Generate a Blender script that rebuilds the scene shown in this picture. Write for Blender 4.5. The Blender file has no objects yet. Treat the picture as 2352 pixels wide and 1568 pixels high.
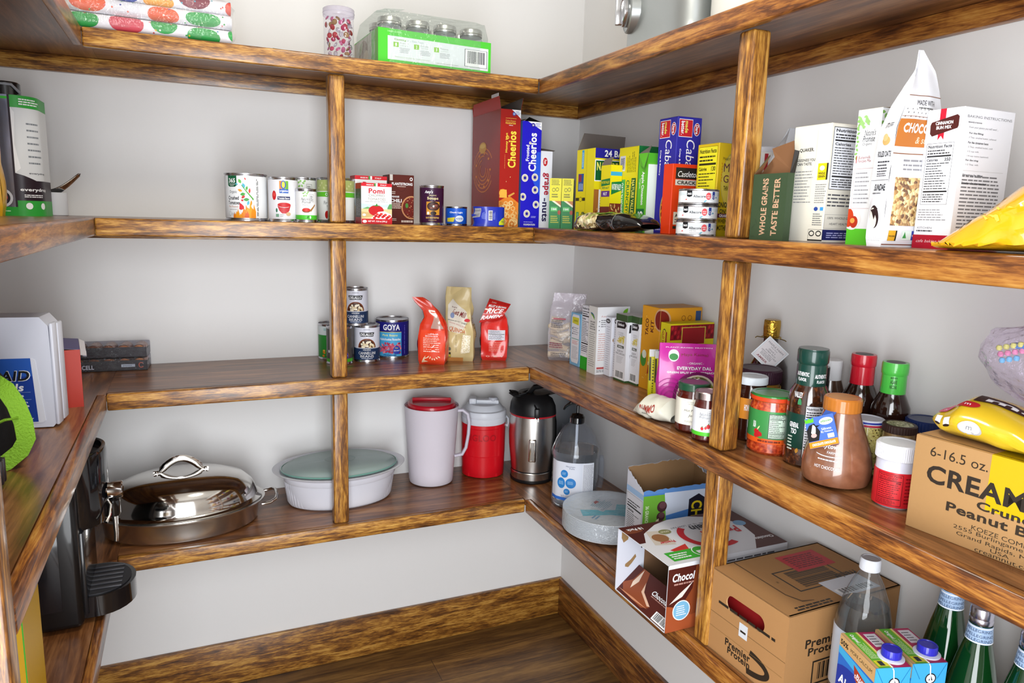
import bpy, bmesh, math, random
from mathutils import Vector, Matrix, noise, geometry
R = math.radians
PI = math.pi
rnd = random.Random(11)
SC = bpy.context.scene
COL = SC.collection

# ---------------------------------------------------------------- camera
def camera_matrix(pos, yaw, pitch, roll):
    f = Vector((math.sin(yaw)*math.cos(pitch), math.cos(yaw)*math.cos(pitch), math.sin(pitch)))
    r = Vector((math.cos(yaw), -math.sin(yaw), 0)); u = r.cross(f)
    r2 = math.cos(roll)*r + math.sin(roll)*u; u2 = -math.sin(roll)*r + math.cos(roll)*u
    m = Matrix((r2, u2, -f)).transposed().to_4x4(); m.translation = Vector(pos); return m
cam = bpy.data.objects.new('camera', bpy.data.cameras.new('camera')); COL.objects.link(cam)
cam.matrix_world = camera_matrix((-1.2366, -2.2487, 1.4801), 0.4208, -0.1698, 0.0284)
cam.data.sensor_width = 36; cam.data.lens = 1658.96/2352*36; cam.data.clip_start = .02
SC.camera = cam

# ---------------------------------------------------------------- light and exposure
def lamp(name, loc, size, power, col, rot, sy=None, shape='RECTANGLE'):
    l = bpy.data.lights.new(name, 'AREA'); l.shape = shape; l.size = size
    if sy: l.size_y = sy
    l.energy = power; l.color = col
    o = bpy.data.objects.new(name, l); COL.objects.link(o); o.location = loc; o.rotation_euler = rot; return o
DOOR = lamp('doorway_light', (-1.22, -2.40, 1.12), .72, 47, (.94, .97, 1), (R(90), 0, R(-22)), 1.9)
CEIL = lamp('ceiling_lamp', (-.86, -1.15, 2.53), .34, 14, (1, .95, .82), (0, 0, 0), None, 'DISK')
w = bpy.data.worlds.new('world'); SC.world = w; w.use_nodes = True
w.node_tree.nodes['Background'].inputs[0].default_value = (.92, .95, 1, 1)
w.node_tree.nodes['Background'].inputs[1].default_value = 1.3
SC.view_settings.view_transform = 'Standard'; SC.view_settings.look = 'None'
SC.view_settings.gamma = 1; SC.view_settings.use_curve_mapping = False
SC.view_settings.exposure = .0
SC.cycles.transparent_max_bounces = 32; SC.cycles.max_bounces = 14; SC.cycles.transmission_bounces = 12

# ---------------------------------------------------------------- materials
def lin(h):
    h = h.lstrip('#')
    if len(h) == 3: h = ''.join(c*2 for c in h)
    o = []
    for i in (0, 2, 4):
        c = int(h[i:i+2], 16)/255
        o.append(c/12.92 if c <= .04045 else ((c+.055)/1.055)**2.4)
    return (*o, 1)
_M = {}
def pm(h='#ffffff', rough=.45, metal=0, coat=0, trans=0, ior=1.45, spec=.35, bump=0, bscale=60, name=None):
    k = ('p', h, rough, metal, coat, trans, ior, spec, bump, bscale)
    if k in _M: return _M[k]
    m = bpy.data.materials.new(name or 'surface_'+h.lstrip('#')); m.use_nodes = True
    n = m.node_tree.nodes; b = n['Principled BSDF']
    c_ = lin(h); q_ = 1 if metal or trans else .84; b.inputs['Base Color'].default_value = (c_[0]*q_, c_[1]*q_, c_[2]*q_, 1); b.inputs['Roughness'].default_value = rough
    b.inputs['Metallic'].default_value = metal; b.inputs['Coat Weight'].default_value = coat
    b.inputs['Coat Roughness'].default_value = .06
    b.inputs['Transmission Weight'].default_value = trans; b.inputs['IOR'].default_value = ior
    b.inputs['Specular IOR Level'].default_value = spec
    if bump:
        t = n.new('ShaderNodeTexNoise'); t.inputs['Scale'].default_value = bscale; t.inputs['Detail'].default_value = 4
        c = n.new('ShaderNodeTexCoord'); bp = n.new('ShaderNodeBump'); bp.inputs['Strength'].default_value = bump; bp.inputs['Distance'].default_value = .004
        m.node_tree.links.new(c.outputs['Object'], t.inputs['Vector']); m.node_tree.links.new(t.outputs['Fac'], bp.inputs['Height']); m.node_tree.links.new(bp.outputs['Normal'], b.inputs['Normal'])
    _M[k] = m; return m
def film(tint='#ffffff', gloss=.35, haze=.06, rough=.08, bump=0, bscale=40):
    k = ('f', tint, gloss, haze, rough, bump, bscale)
    if k in _M: return _M[k]
    m = bpy.data.materials.new('clear_film_'+tint.lstrip('#')); m.use_nodes = True; nt = m.node_tree; n = nt.nodes; n.clear()
    out = n.new('ShaderNodeOutputMaterial'); tr = n.new('ShaderNodeBsdfTransparent'); tr.inputs[0].default_value = lin(tint)
    gl = n.new('ShaderNodeBsdfGlossy'); gl.inputs['Roughness'].default_value = rough
    df = n.new('ShaderNodeBsdfDiffuse'); df.inputs[0].default_value = lin(tint)
    lw = n.new('ShaderNodeLayerWeight'); lw.inputs['Blend'].default_value = .5
    pw = n.new('ShaderNodeMath'); pw.operation = 'POWER'; pw.inputs[1].default_value = 3
    ml = n.new('ShaderNodeMath'); ml.operation = 'MULTIPLY_ADD'; ml.inputs[1].default_value = gloss*1.5; ml.inputs[2].default_value = .035
    nt.links.new(lw.outputs['Facing'], pw.inputs[0]); nt.links.new(pw.outputs[0], ml.inputs[0])
    m1 = n.new('ShaderNodeMixShader'); m2 = n.new('ShaderNodeMixShader'); m1.inputs[0].default_value = haze
    nt.links.new(tr.outputs[0], m1.inputs[1]); nt.links.new(df.outputs[0], m1.inputs[2])
    nt.links.new(ml.outputs[0], m2.inputs[0]); nt.links.new(m1.outputs[0], m2.inputs[1]); nt.links.new(gl.outputs[0], m2.inputs[2])
    if bump:
        t = n.new('ShaderNodeTexNoise'); t.inputs['Scale'].default_value = bscale; t.inputs['Detail'].default_value = 3
        c = n.new('ShaderNodeTexCoord'); bp = n.new('ShaderNodeBump'); bp.inputs['Strength'].default_value = bump; bp.inputs['Distance'].default_value = .01
        nt.links.new(c.outputs['Object'], t.inputs['Vector']); nt.links.new(t.outputs['Fac'], bp.inputs['Height'])
        nt.links.new(bp.outputs['Normal'], gl.inputs['Normal']); nt.links.new(bp.outputs['Normal'], lw.inputs['Normal'])
    nt.links.new(m2.outputs[0], out.inputs[0]); _M[k] = m; return m
def speckle(name, cols, scale, rough=.5, coat=0, kind='VORONOI', bump=0, stretch=(1, 1, 1)):
    """a material of small coloured pieces (oats, nuts, seeds)"""
    m = bpy.data.materials.new(name); m.use_nodes = True; nt = m.node_tree; n = nt.nodes; b = n['Principled BSDF']
    c = n.new('ShaderNodeTexCoord'); mp = n.new('ShaderNodeMapping'); mp.inputs['Scale'].default_value = stretch
    nt.links.new(c.outputs['Object'], mp.inputs[0])
    if kind == 'VORONOI':
        t = n.new('ShaderNodeTexVoronoi'); t.inputs['Scale'].default_value = scale; o = n.new('ShaderNodeSeparateColor')
        nt.links.new(t.outputs['Color'], o.inputs[0]); fac = o.outputs[0]; hgt = t.outputs['Distance']
    else:
        t = n.new('ShaderNodeTexNoise'); t.inputs['Scale'].default_value = scale; t.inputs['Detail'].default_value = 5; fac = t.outputs['Fac']; hgt = fac
    nt.links.new(mp.outputs[0], t.inputs['Vector'])
    r = n.new('ShaderNodeValToRGB'); e = r.color_ramp.elements
    while len(e) < len(cols): e.new(.5)
    for i, (p, h) in enumerate(cols): e[i].position = p; e[i].color = lin(h)
    if kind == 'VORONOI': r.color_ramp.interpolation = 'CONSTANT'
    nt.links.new(fac, r.inputs[0]); nt.links.new(r.outputs[0], b.inputs['Base Color'])
    b.inputs['Roughness'].default_value = rough; b.inputs['Coat Weight'].default_value = coat
    if bump:
        bp = n.new('ShaderNodeBump'); bp.inputs['Strength'].default_value = bump; bp.inputs['Distance'].default_value = .003
        if kind == 'VORONOI': bp.invert = True
        nt.links.new(hgt, bp.inputs['Height']); nt.links.new(bp.outputs[0], b.inputs['Normal'])
    return m
def wood(name, axis, cols, blotch=.5, rough=.35, coat=.25, fine=.5, sc=1.0):
    """stained pine with the grain along the given axis (0 x, 1 y, 2 z)"""
    m = bpy.data.materials.new(name); m.use_nodes = True; nt = m.node_tree; n = nt.nodes; L = nt.links; b = n['Principled BSDF']
    c = n.new('ShaderNodeTexCoord'); oi = n.new('ShaderNodeObjectInfo')
    ad = n.new('ShaderNodeVectorMath'); ad.operation = 'MULTIPLY_ADD'; ad.inputs[1].default_value = (13, 7, 5)
    L.new(oi.outputs['Random'], ad.inputs[0]); L.new(c.outputs['Object'], ad.inputs[2])
    def tex(al, ac, det, dist):
        mp = n.new('ShaderNodeMapping'); s = [ac*sc]*3; s[axis] = al*sc; mp.inputs['Scale'].default_value = s
        t = n.new('ShaderNodeTexNoise'); t.inputs['Scale'].default_value = 1; t.inputs['Detail'].default_value = det; t.inputs['Roughness'].default_value = .62
        t.inputs['Distortion'].default_value = dist; L.new(ad.outputs[0], mp.inputs[0]); L.new(mp.outputs[0], t.inputs['Vector']); return t.outputs['Fac']
    g = tex(3.2, 38, 6, 1.1); f = tex(26, 330, 3, .4); bl = tex(8, 22, 3, .6)
    def mth(op, a, bb):
        x = n.new('ShaderNodeMath'); x.operation = op
        for i, v in enumerate((a, bb)):
            if isinstance(v, (int, float)): x.inputs[i].default_value = v
            else: L.new(v, x.inputs[i])
        return x.outputs[0]
    v = mth('ADD', g, mth('MULTIPLY', mth('SUBTRACT', f, .5), fine)); v = mth('ADD', v, mth('MULTIPLY', mth('SUBTRACT', bl, .5), blotch))
    r = n.new('ShaderNodeValToRGB'); e = r.color_ramp.elements
    while len(e) < len(cols): e.new(.5)
    for i, (p, h) in enumerate(cols): e[i].position = p; e[i].color = lin(h)
    L.new(v, r.inputs[0]); L.new(r.outputs[0], b.inputs['Base Color'])
    b.inputs['Roughness'].default_value = rough; b.inputs['Coat Weight'].default_value = coat; b.inputs['Coat Roughness'].default_value = .18
    bp = n.new('ShaderNodeBump'); bp.inputs['Strength'].default_value = .18; bp.inputs['Distance'].default_value = .002
    L.new(v, bp.inputs['Height']); L.new(bp.outputs[0], b.inputs['Normal']); return m

# ---------------------------------------------------------------- glyphs of the built-in font, as flat meshes
_G = {}
def _glyphs():
    cu = bpy.data.curves.new('glyph', 'FONT'); ob = bpy.data.objects.new('glyph', cu); COL.objects.link(ob); cu.resolution_u = 3
    def ev(t):
        cu.body = t; dg = bpy.context.evaluated_depsgraph_get(); dg.update()
        me = ob.evaluated_get(dg).to_mesh(); vs = [(v.co.x, v.co.y) for v in me.vertices]; fs = [tuple(p.vertices) for p in me.polygons]
        ob.evaluated_get(dg).to_mesh_clear(); return vs, fs
    wid = lambda vs: max(v[0] for v in vs)-min(v[0] for v in vs)
    hh = wid(ev('HH')[0])
    for bold in (0, 1):
        cu.offset = .028 if bold else 0
        h2 = hh + (2*.028 if bold else 0)
        for o in list(range(33, 127)) + [0xe9, 0xec, 0xae]:
            ch = chr(o); vs, fs = ev(ch)
            if not vs: continue
            adv = wid(ev('H'+ch+'H')[0])-h2
            _G[(ch, bold)] = (vs, fs, adv + (.03 if bold else 0))
    _G['sp'] = .28
    bpy.data.objects.remove(ob); bpy.data.curves.remove(cu)
_glyphs()

class Art:
    """flat printed artwork; positions are fractions of the printed face, drawn later onto a face, a cylinder or a bag"""
    def __init__(s, w, h, x0=0, y0=0): s.w, s.h, s.x0, s.y0, s.it = w, h, x0, y0, []
    def _add(s, mat, vs, fs):
        if isinstance(mat, str): mat = pm(mat, .42)
        xs = [v[0] for v in vs]; ys = [v[1] for v in vs]; bb = (min(xs), min(ys), max(xs), max(ys)); k = 0
        for (kk, _, _, _, c) in s.it:
            if bb[0] < c[2] and bb[2] > c[0] and bb[1] < c[3] and bb[3] > c[1]: k = max(k, kk)
        s.it.append((k+1, mat, vs, fs, bb)); return s
    def clip(s):
        out = []
        for (k, mat, vs, fs, bb) in s.it:
            if bb[0] < -1e-5 or bb[1] < -1e-5 or bb[2] > s.w+1e-5 or bb[3] > s.h+1e-5:
                bm = bmesh.new(); bv = [bm.verts.new((x, y, 0)) for x, y in vs]
                for f in fs:
                    try: bm.faces.new([bv[i] for i in f])
                    except ValueError: pass
                for co, no in (((0, 0, 0), (-1, 0, 0)), ((s.w, 0, 0), (1, 0, 0)), ((0, 0, 0), (0, -1, 0)), ((0, s.h, 0), (0, 1, 0))):
                    bmesh.ops.bisect_plane(bm, geom=bm.verts[:]+bm.edges[:]+bm.faces[:], plane_co=co, plane_no=no, clear_outer=True, dist=1e-7)
                bm.verts.index_update(); vs = [(v.co.x, v.co.y) for v in bm.verts]; fs = [tuple(v.index for v in f.verts) for f in bm.faces]; bm.free()
                if not fs: continue
                bb = (max(0, bb[0]), max(0, bb[1]), min(s.w, bb[2]), min(s.h, bb[3]))
            out.append((k, mat, vs, fs, bb))
        s.it = out; return s
    def centred(s):
        s.clip(); A = Art(s.w, s.h); A.noclip = True
        A.it = [(k, m, [(x-s.w/2, y) for x, y in v], fs, (b[0]-s.w/2, b[1], b[2]-s.w/2, b[3])) for k, m, v, fs, b in s.it]; return A
    def P(s, x, y): return ((x+s.x0)*s.w, (y+s.y0)*s.h)
    def poly(s, pts, mat):
        v = [s.P(*p) for p in pts]
        t = geometry.tessellate_polygon([[Vector((a, b, 0)) for a, b in v]])
        return s._add(mat, v, [tuple(f) for f in t])
    def rect(s, x0, y0, x1, y1, mat): return s._add(mat, [s.P(x0, y0), s.P(x1, y0), s.P(x1, y1), s.P(x0, y1)], [(0, 1, 2, 3)])
    def ell(s, cx, cy, rx, ry, mat, n=24, rot=0, a0=0, a1=360):
        """rx, ry in fractions of the width and height; ry None: a true circle"""
        c = s.P(cx, cy); ax = rx*s.w; ay = ax if ry is None else ry*s.h; ca, sa = math.cos(R(rot)), math.sin(R(rot)); v = []
        for i in range(n + (a1-a0 < 360)):
            a = R(a0+(a1-a0)*i/n); x, y = ax*math.cos(a), ay*math.sin(a); v.append((c[0]+x*ca-y*sa, c[1]+x*sa+y*ca))
        if a1-a0 < 360: v.append(c)
        return s._add(mat, v, [tuple(range(len(v)))])
    def ring(s, cx, cy, rx, t, mat, ry=None, n=28, a0=0, a1=360, rot=0):
        c = s.P(cx, cy); ax = rx*s.w; ay = ax if ry is None else ry*s.h; t *= s.w; v = []; f = []; ca, sa = math.cos(R(rot)), math.sin(R(rot))
        for i in range(n+1):
            a = R(a0+(a1-a0)*i/n)
            for q in (0, t): x, y = (ax-q)*math.cos(a), (ay-q)*math.sin(a); v.append((c[0]+x*ca-y*sa, c[1]+x*sa+y*ca))
            if i: f.append((2*i-2, 2*i-1, 2*i+1, 2*i))
        return s._add(mat, v, f)
    def leaf(s, cx, cy, ln, wd, ang, mat):
        """a pointed leaf; ln, wd in fractions of the width"""
        c = s.P(cx, cy); ca, sa = math.cos(R(ang)), math.sin(R(ang)); v = []
        for i in range(14):
            t = i/7 if i <= 7 else (14-i)/7; x = (t-.5)*ln*s.w; y = math.sin(PI*t)*wd*s.w*.5*(1 if i <= 7 else -1)
            v.append((c[0]+x*ca-y*sa, c[1]+x*sa+y*ca))
        return s._add(mat, v, [tuple(range(14))])
    def frame(s, x0, y0, x1, y1, t, mat):
        tx, ty = t*s.w, t*s.w; a, b = s.P(x0, y0), s.P(x1, y1)
        v = [a, (b[0], a[1]), b, (a[0], b[1]), (a[0]+tx, a[1]+ty), (b[0]-tx, a[1]+ty), (b[0]-tx, b[1]-ty), (a[0]+tx, b[1]-ty)]
        return s._add(mat, v, [(i, (i+1) % 4, (i+1) % 4+4, i+4) for i in range(4)])
    def text(s, t, cx, cy, w, h, mat, rot=0, bold=0, sl=0, arc=0):
        """text whose ink fills w x h about (cx, cy); rot 90 reads upwards, -90 downwards (then w is a fraction of the height)"""
        V, F, x = [], [], 0
        for ch in t:
            if ch == ' ': x += _G['sp']; continue
            vs, fs, adv = _G.get((ch, bold)) or _G[('-', bold)]
            o = len(V); V += [(a+x+sl*b, b) for a, b in vs]; F += [tuple(i+o for i in f) for f in fs]; x += adv
        if not V: return s
        x0, x1 = min(v[0] for v in V), max(v[0] for v in V); y0, y1 = min(v[1] for v in V), max(v[1] for v in V)
        r90 = rot in (90, -90); W = (s.h if r90 else s.w); H = (s.w if r90 else s.h)
        kx = w*W/(x1-x0) if w else None; ky = h*H/(y1-y0) if h else None
        kx = kx or ky; ky = ky or kx
        c = s.P(cx, cy); ca, sa = math.cos(R(rot)), math.sin(R(rot)); out = []
        for a, b in V:
            a = (a-(x0+x1)/2)*kx; b = (b-(y0+y1)/2)*ky
            if arc: b -= arc*a*a/(w*W)
            out.append((c[0]+a*ca-b*sa, c[1]+a*sa+b*ca))
        return s._add(mat, out, F)
    def lines(s, x0, y0, x1, y1, n, mat='#55555a', fill=.42, rag=.3, vert=False, seed=0):
        """rows of fine print too small to read"""
        q = random.Random(seed+n*7+int(x0*100)); V, F = [], []; st = (y1-y0)/n if not vert else (x1-x0)/n
        for i in range(n):
            a, e = (x0, x1) if not vert else (y0, y1); e -= (e-a)*rag*q.random(); p = a; L_ = (e-a)
            while p < e-.02*L_:
                wd = min(L_*(.06+.16*q.random()), e-p); b = (y0 if not vert else x0)+st*(i+.5-fill/2); t = b+st*fill
                r = [(p, b), (p+wd, b), (p+wd, t), (p, t)]
                if vert: r = [(y, x) for x, y in r]
                o = len(V); V += [s.P(*z) for z in r]; F.append((o, o+1, o+2, o+3)); p += wd+L_*.025
        return s._add(mat, V, F)
    def bars(s, x0, y0, x1, y1, mat='#222', bg='#f4f4f6', seed=3, vert=False, pad=.08):
        if bg: s.rect(x0, y0, x1, y1, bg)
        q = random.Random(seed); V, F = [], []; a, e, lo, hi = (x0, x1, y0, y1) if not vert else (y0, y1, x0, x1)
        p = a+(e-a)*pad; u = (e-a)*(1-2*pad)/62; lo2 = lo+(hi-lo)*.14; hi2 = hi-(hi-lo)*.06
        while p < e-(e-a)*pad:
            wd = u*q.choice((1, 1, 2, 3)); r = [(p, lo2), (p+wd, lo2), (p+wd, hi2), (p, hi2)]
            if vert: r = [(y, x) for x, y in r]
            o = len(V); V += [s.P(*z) for z in r]; F.append((o, o+1, o+2, o+3)); p += wd+u*q.choice((1, 1, 2, 2))
        return s._add(mat, V, F)
    def nutri(s, x0, y0, x1, y1, ink='#1c1c1e', bg='#f6f6f8', cal=None, head=True, n=12):
        w, h = x1-x0, y1-y0
        if bg: s.rect(x0, y0, x1, y1, bg)
        s.frame(x0, y0, x1, y1, .008, ink)
        if head: s.text('Nutrition Facts', x0+w*.5, y1-h*.055, w*.88, h*.05, ink, bold=1)
        s.lines(x0+w*.06, y1-h*.19, x1-w*.1, y1-h*.1, 2, ink)
        s.rect(x0+w*.05, y1-h*.225, x1-w*.05, y1-h*.2, ink)
        s.text('Calories', x0+w*.27, y1-h*.27, w*.42, h*.045, ink, bold=1)
        if cal: s.text(cal, x1-w*.17, y1-h*.27, w*.22, h*.055, ink, bold=1)
        s.lines(x0+w*.06, y0+h*.24, x1-w*.06, y1-h*.31, n, ink, .32, .5)
        s.rect(x0+w*.05, y0+h*.2, x1-w*.05, y0+h*.225, ink)
        s.lines(x0+w*.06, y0+h*.03, x1-w*.06, y0+h*.18, 4, ink, .4, .3); return s

OFF = .00013
def box_map(w, d, h, face):
    if face == 'F': return lambda x, y, o: (x-w/2, -d/2-o, y)
    if face == 'L': return lambda x, y, o: (-w/2-o, d/2-x, y)
    if face == 'R': return lambda x, y, o: (w/2+o, -d/2+x, y)
    if face == 'T': return lambda x, y, o: (x-w/2, -d/2+y, h+o)
def cyl_map(rf, z0=0):
    """wraps artwork about the axis, its middle facing -y; rf: a radius or a function of z"""
    f = rf if callable(rf) else (lambda z: rf)
    def m(x, y, o):
        r = f(z0+y)+o; a = x/f(z0+.0)-PI/2 if not callable(rf) else x/rf.nom-PI/2
        return (r*math.cos(a), r*math.sin(a), z0+y)
    return m

class MB:
    """collects shapes and links them as one mesh object"""
    def __init__(s): s.v, s.f, s.m, s.mats = [], [], [], []
    def mi(s, mat):
        if isinstance(mat, str): mat = pm(mat)
        if mat not in s.mats: s.mats.append(mat)
        return s.mats.index(mat)
    def add(s, vs, fs, mat):
        o = len(s.v); k = s.mi(mat); s.v += [tuple(v) for v in vs]
        for f in fs: s.f.append(tuple(i+o for i in f)); s.m.append(k)
        return s
    def box(s, x0, y0, z0, x1, y1, z1, mat, bev=0, seg=2, M=None):
        bm = bmesh.new(); bmesh.ops.create_cube(bm, size=1)
        for v in bm.verts: v.co = Vector(((x0+x1)/2+v.co.x*(x1-x0), (y0+y1)/2+v.co.y*(y1-y0), (z0+z1)/2+v.co.z*(z1-z0)))
        if bev: bmesh.ops.bevel(bm, geom=bm.edges[:], offset=bev, segments=seg, profile=.5, affect='EDGES')
        bm.verts.index_update(); vs = [(M @ v.co if M else v.co[:]) for v in bm.verts]
        s.add(vs, [tuple(v.index for v in f.verts) for f in bm.faces], mat); bm.free(); return s
    def lathe(s, prof, mat, n=48, c=(0, 0, 0), sx=1, sy=1, a0=0, a1=360, flute=None):
        """prof: (radius, z) pairs, or (radius, z, material) to change from there upwards"""
        full = a1-a0 >= 360; k = n if full else n+1; rings = []; cur = mat; mats = []
        for p in prof:
            if len(p) > 2: cur = p[2]
            mats.append(cur); ring = []
            for i in range(k):
                a = R(a0+(a1-a0)*i/n); r = p[0] if not flute else flute(p[0], a, p[1])
                ring.append((c[0]+r*sx*math.cos(a), c[1]+r*sy*math.sin(a), c[2]+p[1]))
            rings.append(ring)
        base = len(s.v)
        for r in rings: s.v += r
        for j in range(len(rings)-1):
            mk = s.mi(mats[j])
            for i in range(n):
                i2 = (i+1) % k; a, b = base+j*k, base+(j+1)*k
                s.f.append((a+i, a+i2, b+i2, b+i)); s.m.append(mk)
        return s
    def tube(s, pts, r, mat, n=8, closed=False, flat=1):
        P = [Vector(p) for p in pts]; k = len(P); rs = r if isinstance(r, (list, tuple)) else [r]*k; up = Vector((0, 0, 1)); base = len(s.v); nrm = None
        for i in range(k):
            t = (P[(i+1) % k]-P[i-1]) if closed else (P[min(i+1, k-1)]-P[max(i-1, 0)]); t.normalize()
            if nrm is None: nrm = t.cross(up) if abs(t.z) < .95 else t.cross(Vector((1, 0, 0)))
            nrm = (nrm-t*nrm.dot(t)).normalized(); b = t.cross(nrm)
            for j in range(n):
                a = 2*PI*j/n; s.v.append(tuple(P[i]+nrm*rs[i]*math.cos(a)+b*rs[i]*flat*math.sin(a)))
        mk = s.mi(mat)
        for i in range(k if closed else k-1):
            for j in range(n):
                a, b = base+i*n, base+((i+1) % k)*n; s.f.append((a+j, a+(j+1) % n, b+(j+1) % n, b+j)); s.m.append(mk)
        if not closed:
            s.f.append(tuple(base+j for j in reversed(range(n)))); s.m.append(mk)
            s.f.append(tuple(base+(k-1)*n+j for j in range(n))); s.m.append(mk)
        return s
    def grid(s, fn, nu, nv, mat, wrap=False):
        base = len(s.v); k = nu if wrap else nu+1
        for j in range(nv+1):
            for i in range(k): s.v.append(tuple(fn(i/nu, j/nv)))
        mk = s.mi(mat)
        for j in range(nv):
            for i in range(nu):
                i2 = (i+1) % k; s.f.append((base+j*k+i, base+j*k+i2, base+(j+1)*k+i2, base+(j+1)*k+i)); s.m.append(mk)
        return s
    def prism(s, pts, z0, z1, mat, M=None):
        """a flat outline (x, y) raised from z0 to z1; M moves it"""
        n = len(pts); vs = [Vector((x, y, z0)) for x, y in pts]+[Vector((x, y, z1)) for x, y in pts]
        t = geometry.tessellate_polygon([[Vector((x, y, 0)) for x, y in pts]])
        fs = [tuple(f) for f in t]+[tuple(i+n for i in reversed(f)) for f in t]+[(i, (i+1) % n, (i+1) % n+n, i+n) for i in range(n)]
        if M: vs = [M @ v for v in vs]
        return s.add(vs, fs, mat)
    def sheet(s, pts, mat, t=.0006):
        """a thin flat sheet through 3-D corner points"""
        P = [Vector(p) for p in pts]; n = (P[1]-P[0]).cross(P[2]-P[0]).normalized()*t; k = len(P)
        return s.add(P+[p+n for p in P], [tuple(reversed(range(k))), tuple(range(k, 2*k))]+[(i, (i+1) % k, (i+1) % k+k, i+k) for i in range(k)], mat)
    def art(s, A, mp, du=0, dv=0):
        if not getattr(A, 'noclip', 0): A.clip()
        for (k, mat, vs, fs, bb) in A.it:
            if du or dv:
                bm = bmesh.new(); bv = [bm.verts.new((x, y, 0)) for x, y in vs]
                for f in fs:
                    try: bm.faces.new([bv[i] for i in f])
                    except ValueError: pass
                for ax, st, lo, hi in ((0, du, bb[0], bb[2]), (1, dv, bb[1], bb[3])):
                    if not st: continue
                    q = math.floor(lo/st)+1
                    while q*st < hi:
                        co = Vector((0, 0, 0)); no = Vector((0, 0, 0)); co[ax] = q*st; no[ax] = 1
                        bmesh.ops.bisect_plane(bm, geom=bm.verts[:]+bm.edges[:]+bm.faces[:], plane_co=co, plane_no=no, dist=1e-7); q += 1
                bm.verts.index_update(); vs2 = [(v.co.x, v.co.y) for v in bm.verts]; fs2 = [tuple(v.index for v in f.verts) for f in bm.faces]; bm.free()
            else: vs2, fs2 = vs, fs
            s.add([mp(x, y, k*OFF) for x, y in vs2], fs2, mat)
        return s
    def build(s, name, parent=None, loc=None, rot=None, sharp=32, smooth=True):
        me = bpy.data.meshes.new(name); me.from_pydata(s.v, [], s.f)
        for m in s.mats: me.materials.append(m)
        me.polygons.foreach_set('material_index', s.m)
        if smooth:
            me.polygons.foreach_set('use_smooth', [True]*len(s.f)); me.set_sharp_from_angle(angle=R(sharp))
        me.update(); o = bpy.data.objects.new(name, me); COL.objects.link(o)
        if parent: o.parent = parent
        if loc: o.location = loc
        if rot is not None: o.rotation_euler = rot if isinstance(rot, tuple) else (0, 0, R(rot))
        return o

def tag(o, label, cat, group=None):
    o['label'] = label; o['category'] = cat
    if group: o['group'] = group
    return o
def thing(name, label, cat, loc=(0, 0, 0), rot=0, group=None):
    o = bpy.data.objects.new(name, None); COL.objects.link(o); o.location = loc; o.empty_display_size = .03
    o.rotation_euler = rot if isinstance(rot, tuple) else (0, 0, R(rot)); return tag(o, label, cat, group)
def copy_tree(o, parent=None):
    c = o.copy(); COL.objects.link(c)
    if parent: c.parent = parent
    for ch in list(o.children): copy_tree(ch, c)
    return c
Z1, Z2, Z3, Z4 = .6277, 1.0423, 1.4532, 1.8628       # tops of the four shelves
XL, XR, YB, TH = -1.4315, -.3274, -.3508, .0408      # front edges of the left, right and back runs; edge height
# ---------------------------------------------------------------- room
def struct(name, mb): o = mb.build(name); o['kind'] = 'structure'; return o
PAINT = pm('#f3f2f1', .62, bump=.05, bscale=90, name='wall_paint')
WX0, WY0, HT = -1.76, -2.36, 2.55
struct('wall_back', MB().box(WX0-.1, 0, 0, .1, .1, HT, PAINT))
struct('wall_right', MB().box(0, WY0-.1, 0, .1, 0, HT, PAINT))
struct('wall_left', MB().box(WX0-.1, WY0-.1, 0, WX0, 0, HT, PAINT))
struct('wall_front', MB().box(WX0, WY0-.1, 0, -1.64, WY0, HT, PAINT).box(-.8, WY0-.1, 0, 0, WY0, HT, PAINT).box(-1.64, WY0-.1, 2.12, -.8, WY0, HT, PAINT))
struct('ceiling', MB().box(WX0-.1, WY0-.1, HT, .1, .1, HT+.08, pm('#eceae4', .7)))
STAIN = [(.22, '#341d0c'), (.38, '#603a17'), (.48, '#80521f'), (.58, '#a5732e'), (.74, '#c4974c')]
STAIN_R = [(.24, '#2c170b'), (.4, '#532d13'), (.5, '#7a481d'), (.6, '#99642a'), (.76, '#b58642')]
PLY = [(.25, '#3a2110'), (.45, '#613a1e'), (.56, '#7b4f2c'), (.72, '#96683e')]
EDGE_X = wood('stained_edge_along_x', 0, STAIN, .55, .34, .3, .75, 1.7)
EDGE_Y = wood('stained_edge_along_y', 1, STAIN_R, .4, .34, .3, .4, 1.3)
POST_Z = wood('stained_post', 2, STAIN, .4, .34, .35, .6, 1.6)
PLY_X = wood('stained_board_along_x', 0, PLY, .35, .32, .3, .3, .8)
PLY_Y = wood('stained_board_along_y', 1, PLY, .35, .32, .3, .3, .8)
FLOORW = [(.3, '#3a2411'), (.47, '#5f4220'), (.58, '#77572c'), (.75, '#8c6b3c')]
fl = wood('oak_floor', 0, FLOORW, .3, .4, .15, .35, .7)
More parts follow.
